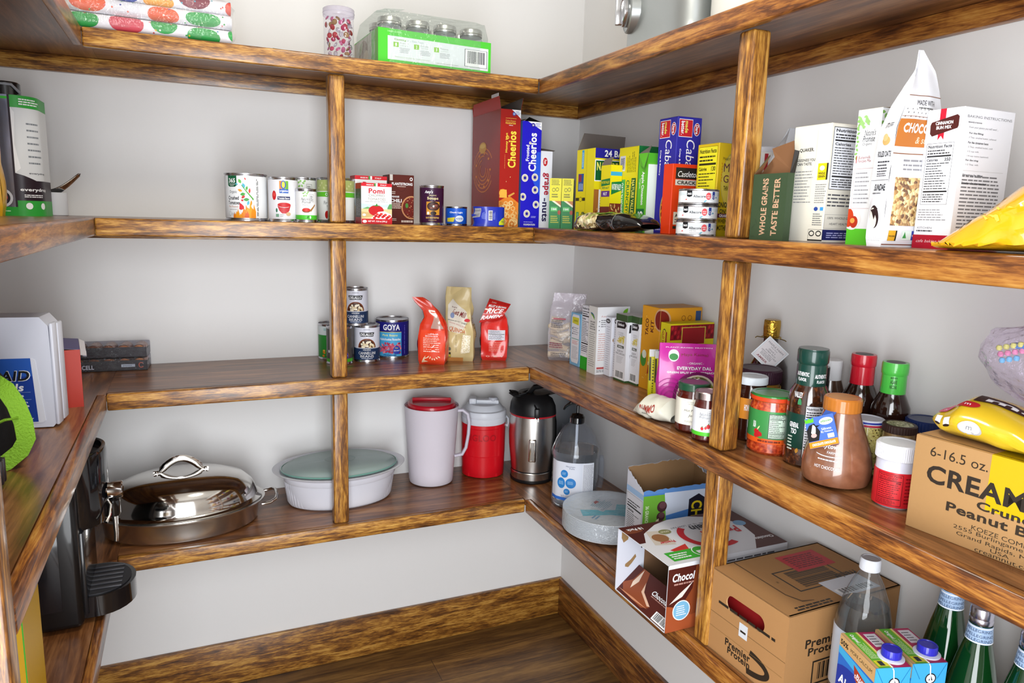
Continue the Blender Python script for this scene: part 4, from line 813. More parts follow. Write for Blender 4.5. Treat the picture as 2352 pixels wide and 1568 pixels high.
def goya(A):
    A.rect(0, .72, 1, 1, '#1b1a78').text('GOYA', .48, .85, .33, .17, W_, bold=1).rect(0, .7, .68, .715, '#d9c84a').rect(.2, 0, .68, .7, '#4aa9dc').rect(.68, 0, 1, 1, '#211a7c').rect(0, 0, .2, .72, '#211a7c').text('Pink Beans', .45, .62, .3, .06, '#dfe89a', bold=1).text('Habichuelas Rosadas', .45, .5, .42, .07, W_, bold=1)
    q = random.Random(7)
    for i in range(60): A.ell(.24+.42*q.random(), .08+.3*q.random(), .03, .03, q.choice(('#c23a5c', '#d8607c', '#a82a48', '#e38a9c')), 9, q.random()*180)
    A.ell(.58, .18, .07, .13, '#2a3fae').text('SEA SALT', .58, .17, .11, .035, W_, bold=1).text('New', .58, .25, .06, .04, '#d9d23a', bold=1).rect(.2, 0, .68, .065, '#4aa9dc').text('PREMIUM', .45, .033, .24, .04, '#14307a', bold=1).lines(.74, .05, .78, .95, 1, '#6a64c4', .4, .1, True)
can('bean_can', 'front lower white bean can with a navy base band', 'can', (-.7586, -.1075, Z2), -12.5, .0389, .1105, '#dfe1ee', cannellini)
can('bean_can', 'white bean can stacked on top of two other cans', 'can', (-.7925, -.1115, Z2+.1117), -12, .037, .1095, '#dfe1ee', cannellini)
can('bean_can', 'largest blue bean can with pink beans, rightmost of the stack', 'can', (-.668, -.0602, Z2), -14, .0515, .1195, '#1f1a78', goya, None, True)
def organics(A):
    A.rect(0, .74, 1, 1, '#55504c').rect(.3, .76, .7, .98, '#1b1a78').text('GOYA', .5, .87, .34, .15, W_, bold=1).rect(.3, .73, .7, .745, '#d9d23a').text('ORGANICS', .5, .66, .44, .08, '#7fae4a').text('Black Beans', .5, .52, .36, .07, W_).ell(.5, .2, .25, .17, '#8a5a44').ell(.64, .19, .08, .12, '#2433a4').text('SEA SALT', .64, .19, .12, .04, W_, bold=1).rect(0, 0, 1, .1, '#4db52c').ell(.2, .32, .03, .045, W_)
    for i in range(20): A.ell(.32+.03*(i % 9), .12+.05*(i//9), .02, .02, '#3a2018', 7)
can('bean_can', 'dark grey bean can mostly hidden behind the middle post', 'can', (-.8434, -.1245, Z2), -10, .0385, .1115, '#4f4a48', organics, None, True)
def corn(A):
    A.rect(0, 0, 1, .72, '#2c8a34').rect(0, .72, 1, 1, '#d5dfe0').lines(.3, .86, .42, .94, 2, '#5aa')
    q = random.Random(1)
    for i in range(34): A.leaf(.4+.2*q.random(), .26+.4*q.random(), .1, .05, q.random()*180, q.choice(('#2f9a2c', '#1f6a22', '#5cc43a', '#78cc3a')))
    for i in range(24): A.ell(.26+.4*q.random(), .04+.2*q.random(), .035, .035, q.choice(('#e0922a', '#d97c1c', '#edb04a')), 8)
    A.poly([(.42, 0), (.47, .3), (.52, .3), (.5, 0)], '#56c03c').poly([(.58, 0), (.58, .3), (.63, .3), (.66, 0)], '#56c03c')
can('vegetable_can', 'green vegetable can left of the middle post', 'can', (-.8522, -.017-.0265, Z2), -9.8, .0402, .1084, '#d9e0de', corn)
# three pouches
def pouch(name, label, loc, rot, lv, mats, arts, crumple, seed, off=.0006):
    t = thing(name, label, 'bag', loc, rot); B = Bag(lv, crumple, seed, 30); mb = MB(); B.mesh(mb, mats, 14, 40)
    for f, A in arts.items(): B.art(mb, f, A, off=off)
    mb.build('bag_body', t); return t
RICE_R = pm('#d3371f', .26, coat=.5); RED_D = pm('#b02420', .3, coat=.4)
A = Art(.078, .2); A.rect(.08, .02, .98, .52, '#e2421c').text('WHOLE GRAIN', .5, .475, .5, .022, W_, bold=1).text('BROWN RICE', .5, .44, .46, .022, W_, bold=1).lines(.2, .2, .86, .41, 8, '#f6d8cc', .35, .25)
for i in range(7): A.leaf(.3+.08*i, .12+.02*math.sin(i*1.3), .12, .04, 30+20*i, '#f3e3c2')
A.poly([(.12, .03), (.2, .12), (.28, .16), (.24, .08), (.4, .05)], '#f0c8a4').leaf(.6, .22, .03, .2, 80, W_).leaf(.55, .27, .16, .03, 35, W_)
A.poly([(.45, .54), (.95, .54), (.75, .74), (.55, .72)], pm('#b9938a', .3, coat=.5))
A2 = Art(.055, .2); A2.lines(.15, .3, .8, .62, 12, '#f0b8ac', .25, .3).lines(.2, .13, .8, .28, 6, '#f0b8ac', .25, .3).poly([(.3, .66), (.95, .66), (.95, .8), (.6, .8)], '#d5d2dc').lines(.4, .68, .9, .78, 5, '#55556a').rect(.55, .07, .8, .12, '#2a3a5a').rect(.55, .02, .75, .06, '#3a7a8a')
pouch('rice_bag', 'crumpled red rice bag with its top folded over to the left', (-.579, -.203, Z2), -28,
      [(0, .074, .056, .001, 0, 0, 0), (.012, .08, .06, .006, 0, 0, 0), (.085, .082, .058, .008, 0, 0, 0), (.118, .074, .045, .006, 0, 0, 0), (.14, .052, .026, .003, 0, 0, 6), (.16, .042, .01, .002, -.012, 0, 12), (.185, .044, .003, 0, -.034, -.004, 10), (.198, .03, .002, 0, -.05, -.006, 8)], RICE_R, {'F': A, 'L': A2}, .007, 3)
TAN = pm('#c9b583', .38, coat=.25)
A = Art(.072, .22); A.poly([(.08, .42), (.1, .76), (.3, .83), (.85, .66), (.9, .55), (.5, .38)], '#d6cfc2').text('Red Mill', .56, .645, .56, .06, '#7a2a2c', -16, 1, .3).text("Bob's", .36, .735, .2, .03, '#5a2a2c', -16, 1).ell(.28, .62, .08, .03, '#7a8ab0').text('GRAINS-OF-DISCOVERY', .46, .535, .76, .022, '#3a4a3a', -16, 1).text('ORGANIC WHOLE GRAIN', .45, .495, .66, .016, '#a8484a', -16).text('QUINOA', .42, .425, .62, .07, '#b8632c', -14, 1).ell(.86, .56, .11, .03, '#c9343c')
WH = speckle('quinoa', [(0, '#e6dcc0'), (.4, '#f2ead6'), (.75, '#cdbf98')], 420, .6, .4, bump=.6)
A.poly([(.52, .13), (.62, .36), (.9, .34), (.86, .14)], WH).text('NET WT 13 OZ', .36, .25, .2, .03, '#6a5a3a', 90).rect(.04, .06, .16, .14, '#3a3424').rect(.05, .07, .15, .11, '#c9b43a').rect(0, 0, .62, .055, '#c98a4a').ell(.12, .18, .05, .02, '#6a6a5a')
A2 = Art(.05, .22); A2.rect(.2, .5, .9, .62, '#c9c8cc').lines(.25, .3, .9, .6, 9, '#8a7a4a', .35, .3)
pouch('grain_bag', 'tan grain bag with a twisted top between two red bags', (-.484, -.178, Z2), -22,
      [(0, .078, .05, .001, 0, 0, 0), (.012, .082, .055, .004, 0, 0, 0), (.09, .082, .054, .006, 0, 0, -3), (.125, .078, .04, .005, -.004, 0, -8), (.16, .078, .022, .003, -.006, 0, -14), (.195, .08, .006, 0, -.008, -.004, -16), (.226, .076, .002, 0, -.006, -.01, -12)], TAN, {'F': A, 'R': A2}, .008, 8)
A = Art(.072, .2); A.rect(.26, .4, .9, .6, '#d6d6e0').lines(.3, .52, .86, .585, 4, '#55556a').rect(.28, .5, .88, .51, '#222').lines(.3, .41, .86, .49, 5, '#55556a').lines(.3, .21, .85, .38, 6, '#f5b0a4', .3, .4).ring(.26, .1, .07, .02, '#f5d0c8', .022).rect(.48, .08, .62, .12, '#f0b8ac').text('V', .8, .1, .1, .04, '#f5d0c8', bold=1)
A2 = Art(.05, .2); A2.poly([(.15, .22), (.55, .22), (.6, .56), (.4, .6), (.15, .5)], pm('#c2a03c', .3, coat=.4)).poly([(.55, .3), (1, .3), (1, .4), (.7, .45), (.55, .42)], '#28242a').rect(.1, .02, 1, .2, '#2a262c').rect(.62, .08, .82, .14, W_)
t = pouch('noodle_bag', 'red noodle bag folded over at the top, beside the right shelf', (-.378, -.196, Z2), -24,
      [(0, .072, .05, .001, 0, 0, 0), (.01, .08, .056, .004, 0, 0, 0), (.1, .082, .054, .006, 0, 0, 0), (.13, .074, .042, .004, 0, 0, 0), (.15, .05, .014, .002, 0, -.006, 0), (.156, .05, .006, 0, 0, -.008, 0)], pm('#d4261f', .26, coat=.5), {'F': A, 'L': A2}, .005, 12)
mb = MB(); A = Art(.07, .085); A.rect(0, 0, 1, 1, '#c2211d').text('MILLET & BROWN', .5, .74, .8, .1, W_, bold=1).text('RICE', .5, .53, .72, .25, W_, bold=1, sl=.1).text('RAMEN', .46, .22, .9, .2, W_, bold=1, sl=.1).text('Lotus', .28, .9, .2, .07, '#f0c8c0')
def fo(x, y, o): u, v = x/A.w, y/A.h; return (-.048+.066*u+.03*v, -.034-.008*math.sin(PI*v)-o-.0006+.03*v*v, .118+.072*v+.014*u-.03*u*v)
mb.grid(lambda u, v: fo(u*A.w, v*A.h, 0), 8, 8, RED_D); mb.art(A, fo, A.w/6, A.h/6)
mb.grid(lambda u, v: (lambda p: (p[0], p[1]+.003, p[2]))(fo(u*A.w, v*A.h, 0)), 8, 8, RED_D); mb.build('folded_top', t)

# ---------------------------------------------------------------- second lowest shelf, right wall: dry goods
PASTA = pm('#d9c48f', .5)
t = thing('pasta_bag', 'clear bag of wide pasta tubes in the back corner', 'bag', (-.165, -.262, Z2), -35)
B = Bag([(0, .09, .05, .001, 0, 0, 0), (.012, .098, .058, .006, 0, 0, 0), (.09, .1, .056, .006, 0, 0, 0), (.14, .1, .03, .003, .004, 0, 0), (.18, .102, .006, 0, .008, 0, 0), (.21, .1, .002, 0, .012, 0, 0)], .008, 5)
mb = B.mesh(MB(), film('#f4f0f6', .3, .22, .15, .6, 45), 14, 34); A = Art(.1, .21)
A.rect(.1, .6, .5, .62, '#b05a6a').lines(.06, .5, .5, .6, 5, '#4a4650', .4).text('rigatoni', .3, .42, .34, .03, '#4a4650', sl=.2).text('paccheri', .3, .3, .4, .035, '#5a5660', -12).lines(.05, .2, .6, .27, 3, '#8a4a5a', .5).lines(.1, .06, .6, .14, 3, '#4a4650', .4)
B.art(mb, 'F', A); mb.build('bag_film', t)
mb = MB(); q = random.Random(21)
for i in range(16):
    c = Vector((-.03+.03*(i % 3)+q.uniform(-.004, .004), -.012+.022*(i % 2), .016+.0215*(i//3)))
    M_ = Matrix.Translation(c) @ Matrix.Rotation(q.uniform(-.6, .6), 4, 'Z') @ Matrix.Rotation(q.uniform(1.0, 1.9), 4, 'Y')
    s_ = MB().lathe([(.0085, -.018), (.0095, -.018), (.0095, .018), (.0085, .018), (.0085, -.018)], PASTA, 14); mb.add([M_ @ Vector(v) for v in s_.v], s_.f, PASTA)
o = mb.build('pasta_tubes', t); o['kind'] = 'stuff'
w, d, h = .1, .0607, .1598; L, F = Art(d, h), Art(w, h)
L.rect(0, 0, 1, 1, '#7fb6dc').poly([(.08, .12), (.2, .05), (.8, .05), (.88, .12), (.88, .9), (.8, .97), (.2, .97), (.08, .9)], '#e9e9f0').poly([(.15, .8), (.8, .78), (.8, .92), (.15, .92)], '#d9d23a').text('pasta', .48, .85, .4, .05, '#4a5a1a', sl=.3).lines(.2, .58, .82, .74, 4, '#8a8a94', .3).ell(.2, .7, .04, .015, INK).ell(.2, .6, .04, .015, INK).rect(.12, .5, .86, .515, '#7aa89a').lines(.2, .4, .82, .48, 4, '#d86a5a', .35).lines(.2, .12, .82, .37, 11, '#9a9aa4', .3)
carton('pasta_box', 'slim light blue box beside the clear pasta bag', 'box', (-.13, -.3567, Z2), 0, (w, d, h), '#8cc4e4', {'L': L, 'F': F})
w, d, h = .1, .05, .1912; L, F = Art(d, h), Art(w, h)
L.nutri(.04, .25, .96, .99, n=13, bg='#e6e6ee').rect(0, 0, 1, .2, '#2ea82c')
F.rect(0, 0, 1, .2, '#2ea82c')
carton('pasta_box', 'white box with a nutrition panel and bright green base', 'box', (-.132, -.4195, Z2), 0, (w, d, h), '#e9eaf0', {'L': L, 'F': F})
w, d, h = .1071, .0475, .1947; L, F = Art(d, h), Art(w, h)
L.rect(0, 0, 1, 1, '#d9d8d4').leaf(.45, .87, .6, .22, -30, '#3f6a8a').leaf(.48, .85, .6, .16, -35, '#7fae2a').leaf(.5, .83, .55, .08, -40, '#e6e6e0').text('EXPLORE', .48, .77, .55, .022, '#3c3c44', bold=1).text('CUISINE', .45, .735, .5, .022, '#3c3c44', bold=1).text('SEARCHES', .48, .7, .6, .022, '#3c3c44', bold=1).text('THE GLOBE', .48, .665, .66, .022, '#3c3c44', bold=1).lines(.15, .1, .85, .63, 17, '#8a8a88', .32, .25)
F.rect(0, 0, 1, 1, '#e6e7ea').text('A smarter way to pasta', .42, .86, .6, .035, '#c05a4a', sl=.2).leaf(.86, .92, .26, .12, 50, '#7cc02c').lines(.12, .7, .55, .82, 4, '#77777c', .4).ell(.07, .79, .014, None, INK).ell(.07, .72, .014, None, INK).ell(.07, .66, .014, None, INK).lines(.06, .2, .6, .62, 13, '#c9968c', .3).rect(.04, .08, .3, .11, '#c05a5a').lines(.04, .03, .6, .07, 2)
carton('pasta_box', 'white box with a green leaf and grey printed spine', 'box', (-.1358, -.4722, Z2), 0, (w, d, h), '#e3e4e8', {'L': L, 'F': F})
for x, y, l, dd, hh in ((-.128, -.5155, 'thin white pasta box nearest the green leaf box', .0345, .1694), (-.122, -.5453, 'thin white pasta box beside the taller macaroni box', .0215, .1722)):
    L, F = Art(dd, hh), Art(.08, hh); L.ell(.4, .93, .34, .04, '#3a3436').text('Pasta', .4, .93, .4, .024, W_, bold=1).lines(.2, .1, .8, .85, 20, '#a4a4ae', .28, .25)
    F.ell(.2, .62, .15, .05, '#9a7a5a')
    carton('pasta_box', l, 'box', (x+.005, y, Z2), 0, (.08, dd, hh), '#dcdde6', {'L': L, 'F': F})
def elbow(L, F):
    for A in (L, F): A.rect(0, .9, 1, 1, '#37522c').rect(0, 0, 1, .03, '#37522c').rect(0, .03, 1, .9, '#e3e4ea')
    L.poly([(.1, .79), (.12, .885), (.8, .9), (.95, .85), (.82, .8)], '#1d1b1e').text('Select', .47, .848, .55, .04, W_, bold=1, sl=.2)
    q = random.Random(2)
    for i in range(22): L.ring(.25+.55*q.random(), .58+.09*q.random(), .09, .04, q.choice(('#d9c23a', '#c9ae2a', '#e3d266')), .022, 10, 0, 230, q.random()*360)
    for i in range(5): L.ring(.3+.1*i, .71, .1, .012, '#b9b9bc', .025, 12)
    L.rect(.22, .5, .8, .54, '#3a4634').text('SMALL', .51, .52, .42, .024, W_, bold=1).text('ELBOW', .5, .455, .5, .028, '#3c3c42').text('MACARONI', .5, .415, .78, .028, '#3c3c42').lines(.2, .27, .8, .38, 6, '#a0a0a6', .3).bars(.1, .04, .9, .16)
    F.poly([(.08, .74), (.1, .86), (.7, .9), (.7, .78)], '#1d1b1e').text('Signature', .42, .82, .5, .045, W_, bold=1, sl=.2).text('ELBOW', .45, .4, .6, .07, '#3c3c42', 8)
for x, y, l, dd in ((-.125, -.5864, 'first of two tall white macaroni boxes with green tops', .0562), (-.112, -.6345, 'second macaroni box, next to the orange taco box', .0385)):
    L, F = Art(dd, .186), Art(.082, .186); elbow(L, F); carton('macaroni_box', l, 'box', (x, y, Z2), 0, (.082, dd, .186), '#e3e4ea', {'L': L, 'F': F})
w, d, h = .13, .0815, .2215; L, F = Art(d, h), Art(w, h)
q = random.Random(4)
for A in (L, F):
    for i in range(9): x, y = .08+.8*q.random(), .04+.9*q.random(); A.ell(x, y, .05, .018, '#c98a1a', 12, 60).ell(x, y, .035, .012, '#e8b24a', 10, 60)
L.ell(1.0, .86, .3, .13, '#caa07a', 30, 0, 90, 270).ell(1.0, .86, .26, .11, '#7a1c12', 30, 0, 90, 270).text('TACO', .3, .75, .2, .17, '#5a1f12', 90, 1).text('KIT', .58, .77, .14, .16, '#5a1f12', 90, 1).ell(.2, .36, .16, .09, '#3f8a2c').ell(.24, .42, .12, .05, '#d9e0cf').poly([(.44, .2), (.58, .2), (.72, .5), (.58, .5)], '#a81f22').text("GARDEN of EATIN'", .58, .35, .27, .09, W_, 83, 1).ell(.92, .1, .36, .15, '#d8cbb4').ell(.92, .1, .3, .125, '#b8521c')
for i in range(30): L.leaf(.72+.24*q.random(), .02+.18*q.random(), .14, .03, q.random()*180, q.choice(('#d8781c', '#c9601a', '#e39a3a')))
F.ell(0, .86, .25, .13, '#caa07a', 30, 0, -90, 90).ell(0, .86, .21, .11, '#7a1c12', 30, 0, -90, 90).rect(.84, .8, .97, .96, '#2f4a7a').ring(.55, .88, .05, .01, '#6a3a12', .03).ring(.7, .88, .05, .01, '#6a3a12', .03)
carton('taco_kit_box', 'orange yellow taco kit box, tallest in its row', 'box', (-.0855, -.7005, Z2), 0, (w, d, h), '#d8971c', {'L': L, 'F': F})
w, d, h = .135, .04, .1888; L, F = Art(d, h), Art(w, h)
L.rect(0, 0, 1, 1, '#d9cb16').ell(.38, .72, .3, .2, '#3a3a14').ell(.38, .72, .27, .185, '#e3cf2a').poly([(.5, .58), (.62, .58), (.68, .88), (.55, .88)], '#9c1f2a').text('OLD EL PASO', .3, .73, .3, .2, '#9c1f1c', -90, 1).ell(.3, .38, .17, .13, '#1f6a3a').text('CRUNCHY', .3, .38, .17, .12, W_, -90, 1).text('12 SHELLS', .7, .42, .28, .2, '#33340a', -90, 1).rect(.1, .03, .7, .22, '#2a6aa0').rect(.16, .14, .5, .21, '#8a2a4a')
F.rect(0, .78, 1, .98, '#8c1420').rect(0, 0, 1, .78, '#e0d21a')
for i in range(14):
    for k in range(3): F.leaf(.04+.07*i, .82+.06*k, .09, .05, 70, ('#a81c28', '#6a0f18', '#c02a34')[(i+k) % 3])
F.rect(.25, .72, .8, .95, '#d9c84a').rect(.27, .72, .78, .94, '#a01c24')
carton('taco_shell_box', 'yellow taco shell box with a dark red band, before the taco kit', 'box', (-.0865, -.7705, Z2), 0, (w, d, h), '#e0d21a', {'L': L, 'F': F})
for i, (y, l) in enumerate(((-.7975, 'yellow seasoning packet leaning against the taco shell box'), (-.8215, 'second yellow seasoning packet, next to the pink pouch'))):
    A = Art(.075, .125); A.rect(0, .86, 1, 1, '#d8d8dc').rect(.3, .86, .5, 1, '#222').lines(.1, .06, .9, .8, 14, '#3a3a14', .35, .2).rect(0, .4, .06, .85, '#3a3a14')
    mb = MB(); B = Bag([(0, .075, .004, 0, 0, 0, 0), (.02, .075, .008, .003, 0, 0, 0), (.1, .075, .008, .002, 0, 0, 0), (.118, .075, .003, 0, 0, 0, 0), (.125, .075, .002, 0, 0, 0, 0)], .002, i); B.mesh(mb, pm('#d3c91a', .35), 8, 16); B.art(mb, 'F', A)
    tag(mb.build('seasoning_packet', None, (-.17, y, Z2), (R(-6), 0, R(-22))), l, 'packet')
A = Art(.135, .158); A.text('PLANT-BASED PROTEIN', .5, .94, .8, .02, '#f6d0ea', bold=1).text('Maya Kaimal', .6, .83, .46, .045, '#8a2a14', arc=.12).ell(.24, .82, .09, .075, W_).ell(.24, .8, .075, .04, '#2f8a3c').text('- ORGANIC -', .62, .73, .28, .025, W_).text('EVERYDAY DAL', .6, .655, .6, .06, W_, bold=1).text('GREEN SPLIT PEA + SPINACH', .55, .565, .84, .034, W_, bold=1)
A.ell(.66, .24, .42, .34, '#7a1460').ell(.66, .24, .36, .29, '#e3d6c4')
DAL = speckle('green_lentils', [(0, '#4a5a1c'), (.3, '#7a8a2c'), (.6, '#a0a850'), (.85, '#5a5220')], 150, .5, .3)
A.ell(.66, .24, .33, .265, DAL)
for k in range(4): A.ring(.2, .22, .3-.06*k, .012, '#a81c86', .26-.05*k)
t = thing('lentil_pouch', 'bright pink pouch standing partly behind the middle right post', 'pouch', (-.18, -.9, Z2), -26)
B = Bag([(0, .13, .03, .002, 0, 0, 0), (.02, .134, .034, .006, 0, 0, 0), (.1, .135, .02, .005, 0, 0, 0), (.15, .135, .006, 0, 0, 0, 0), (.16, .135, .002, 0, 0, 0, 0)], .003, 2); mb = B.mesh(MB(), pm('#c42a9c', .25, coat=.4)); B.art(mb, 'F', A); mb.build('pouch_body', t)
t = thing('pasta_sachet', 'small crumpled cream bag lying at the shelf edge beside the jelly jar', 'bag', (-.287, -.935, Z2+.001), (0, 0, R(-72)))
def rum(u, v):
    x = -.055+.11*u; e = max(0, min(1, u/.35)*min(1, (1-u)/.15+.25)); hz = .004+.046*e**.8; dy = .012+.03*e; a = 2*PI*v; z = hz*.5*(1-math.cos(a)); k = noise.noise(Vector((x*50, math.sin(a), z*40+3)))*.006*e
    return (x, dy*math.sin(a)+k, max(0, z+k+.012*max(0, .3-u)))
mb = MB().grid(rum, 26, 24, pm('#d8d6c8', .4, bump=.3, bscale=40)); A = Art(.11, 1); A.text('RUMMO', .55, .55, .36, .2, '#9a3a30', bold=1).lines(.4, .3, .7, .38, 1, '#8a8a80')
mb.art(A, lambda x, y, o: (lambda p: (p[0], p[1]-o-.001, p[2]+.0008))(rum(x/A.w, 1-.5*y)), A.w/20, 1/12); mb.build('bag_body', t)
# ---------------------------------------------------------------- jars and bottles, second lowest shelf, right wall
def jar_prof(r, h, neck, hn, mat, top=None, rb=.006):
    return [(0, .0, mat), (r-rb, .0), (r, rb), (r, h-hn-.012), (r*.97, h-hn-.004), (neck, h-hn+.004), (neck, h)]
GL = film('#ffffff', .22, .02, .04)
def jar(name, label, cat, loc, rot, r, h, fill, lid_mat, lid_h, lid_r=None, art=None, az=(.1, .8), neck=None, ribs=0, lidtop=None, cont='jar_body', coat=1, square=0, group=None, label_mat=None, hn=.012):
    """a filled jar: glossy body of contents behind glass, paper label, screw lid"""
    t = thing(name, label, cat, loc, rot, group); lr = lid_r or r*.95; nk = neck or lr*.94; bh = h-lid_h
    fm = pm(fill, .25, coat=coat) if isinstance(fill, str) else fill
    sq = (lambda q, a, z: q*(1+square*(1/max(abs(math.cos(a)), abs(math.sin(a)))-1)*(1 if .004 < z < bh-hn else .4))) if square else None
    MB().lathe(jar_prof(r, bh, nk, hn, fm), fm, 64, flute=sq).build(cont, t)
    if art:
        z0, z1 = az[0]*h, az[1]*h; lr_ = r*1.006
        mb = MB().lathe([(r*.99, z0), (lr_, z0), (lr_, z1), (r*.99, z1)], label_mat or pm('#f0f0ee', .4), 64, flute=sq) if label_mat is not False else MB()
        if sq:
            A = Art(PI*r, z1-z0); art(A); A.clip()
            def mp(x, y, o): a = (x-A.w/2)/r-PI/2; q = sq(lr_, a, z0+y)+o; return (q*math.cos(a), q*math.sin(a), z0+y)
            mb.art(A, mp, A.w/20)
        else: wrap(mb, lr_, z0, z1-z0, art)
        mb.build('label', t)
    mb = MB(); screw_lid(mb, lr, bh-.001, lid_h, lid_mat, ribs, lidtop); mb.build('lid', t); return t
def jelly(A):
    A.text('STONEWALL', .5, .88, .2, .04, '#5a5a56').text('KITCHEN', .5, .81, .16, .035, '#5a5a56').text('Hot Pepper', .5, .55, .32, .12, '#3a3a3c', sl=.25).text('Jelly', .5, .36, .17, .12, '#3a3a3c', sl=.25).lines(.36, .1, .64, .18, 2, '#9a9a94')
jar('jelly_jar', 'squarish jelly jar with a dark green lid and cream label', 'jar', (-.2687, -1.0408, Z2), -38, .036, .107, pm('#4a130a', .15, coat=1), pm('#1f4a33', .3, coat=.3), .016, .0335, jelly, (.18, .7), square=.12, label_mat=pm('#e6e2d4', .5), lidtop=pm('#6a3a58', .3))
def jam(A):
    A.text("Nature's", .44, .8, .2, .12, '#333', sl=.25).text('Promise', .44, .68, .2, .1, '#333', sl=.25).frame(.52, .48, .72, .92, .006, '#777').lines(.54, .52, .7, .88, 6, '#777').rect(0, 0, 1, .14, '#4fbf2c')
    for x, y, r in ((.42, .27, .035), (.5, .3, .03), (.56, .36, .045)): A.ell(x, y, r, r*1.9, '#c9242c').leaf(x, y+r*1.9, .05, .02, 70, '#3a7a2c')
jar('jam_jar', 'strawberry jam jar with a silver lid, just left of the post', 'jar', (-.2859, -1.1071, Z2), -40, .0275, .104, pm('#4d1a16', .18, coat=1), pm('#b8a8a8', .25, 1), .016, .0265, jam, (.14, .68), label_mat=pm('#e3e6ec', .45), lidtop=pm('#a08a92', .3, .6))
jar('honey_jar', 'dark honey jar with a white lid and an orange label', 'jar', (-.1914, -1.1265, Z2), -43, .035, .134, pm('#30120a', .14, coat=1), pm('#dde3ea', .35), .016, .0315, lambda A: A.bars(.55, .2, .68, .9, vert=True).text('HONEY', .46, .55, .12, .3, W_, bold=1), (.36, .68), label_mat=pm('#d9892a', .45))
jar('peanut_butter_jar', 'wide jar with a dark purple ribbed lid behind the honey jar', 'jar', (-.127, -1.0785, Z2), -43, .0445, .137, pm('#a8762f', .3, coat=.6), pm('#3c2230', .38), .03, .0445, lambda A: A.rect(.5, 0, .8, 1, '#d9b43a').lines(.54, .1, .76, .9, 6, '#3a3010'), (.3, .72), label_mat=pm('#c9a03a', .4), ribs=60)
def salsa(A):
    A.rect(0, 0, 1, .15, '#dd5a1c').lines(.33, .03, .68, .12, 1, '#7a2a10', .6, .1).nutri(.47, .17, .74, .93, '#1f2a1c', '#c9dccb', '15', True, 6).text('SALSA', .26, .55, .05, .2, W_, bold=1)
    for x, y, r in ((.3, .34, .04), (.345, .26, .045), (.3, .22, .035)): A.ell(x, y, r, r*2, '#b81c24')
    A.leaf(.33, .46, .08, .02, 60, '#d9d6a0').leaf(.37, .17, .08, .04, 10, '#4a8a3a')
t = jar('salsa_jar', 'red salsa jar with a green lid and green label', 'jar', (-.2086, -1.2052, Z2), -44, .0425, .118, speckle('salsa', [(.3, '#7a1f0c'), (.5, '#a8381a'), (.65, '#c25a2a')], 160, .25, 1, 'NOISE'), pm('#2f7a34', .3, coat=.4), .013, .0415, salsa, (.2, .74), label_mat=pm('#3a8a46', .35), hn=.008)
MB().lathe([(.0418, .105), (.0425, .106), (.0425, .1125), (.0418, .113)], pm('#d3421c', .4), 48).build('lid_band', t)['label'] = 'orange band under the lid'
def bottle(name, label, loc, rot, prof, mat, cap, parts=(), group=None, cat='bottle'):
    t = thing(name, label, cat, loc, rot, group); MB().lathe([(0, prof[0][1])]+list(prof), mat, 64).build('bottle_body', t)
    mb = MB(); mb.lathe(cap[0]+[(0, cap[0][-1][1])], cap[1], 56); 
    if len(cap) > 2: cap[2](mb)
    mb.build('cap', t)
    for nm, f in parts: mb = MB(); f(mb); mb.build(nm, t)
    return t
def sauce_label(mb):
    r = .0372; mb.lathe([(r*.99, .035), (r, .036), (r, .1), (r*.99, .101)], pm('#123a30', .3), 56)
    def a(A): A.nutri(.46, 0, .78, 1, bg='#e3e4ec', n=9).text('GENERAL', .3, .6, .16, .1, W_, bold=1).text('TSO', .3, .48, .1, .1, W_, bold=1).leaf(.38, .12, .09, .05, 80, '#b8822c').lines(.2, .1, .3, .4, 5, '#c9d3c9')
    wrap(mb, r, .02, .098, a)
    wrap(mb, r, .118, .03, lambda A: A.text('VALLEY', .33, .6, .14, .35, W_, bold=1).ell(.36, .1, .03, .3, '#3a8a5a'))
CH = lambda c, s=.3: pm(c, s, coat=.5)
bottle('sauce_bottle', 'tall brown sauce bottle with a dark green sleeve on its neck', (-.2018, -1.2874, Z2), -46, [(.03, 0), (.037, .005), (.037, .122), (.034, .138), (.026, .152), (.0245, .158), (.0245, .2)], speckle('sauce', [(.35, '#24100a'), (.55, '#3a1c10'), (.72, '#6b3a1c')], 130, .12, 1, 'NOISE'), ([(.0258, .15), (.0262, .152), (.0262, .186), (.025, .19), (.0275, .194), (.0275, .214), (.026, .217), (.0262, .2185)], CH('#143f36'), lambda mb: wrap(mb, .0264, .158, .025, lambda A: A.text('AUTHENTIC', .3, .6, .3, .3, W_, bold=1).text('FLAVOR', .3, .2, .2, .25, W_, bold=1).text('AUTHENTIC', .72, .5, .3, .3, W_, bold=1).text('FLAVOR', .72, .1, .2, .25, W_, bold=1))), [('label', sauce_label)])
bottle('sauce_bottle', 'slim all black bottle behind the tall brown sauce bottle', (-.118, -1.2225, Z2), -48, [(.023, 0), (.0235, .003), (.0235, .11), (.022, .125), (.0215, .13)], pm('#100c0e', .12, coat=1), ([(.0225, .118), (.0232, .12), (.0232, .166), (.0225, .168), (.021, .168)], pm('#151316', .2, coat=.6)))
bottle('vinegar_bottle', 'pale topped brown bottle half hidden behind the black bottle', (-.052, -1.197, Z2), -48, [(.03, 0), (.031, .004), (.031, .1), (.02, .135), (.016, .15)], pm('#4a3428', .15, coat=.8), ([(.02, .13), (.021, .132), (.021, .17), (.019, .172)], pm('#e6e6e8', .3)))
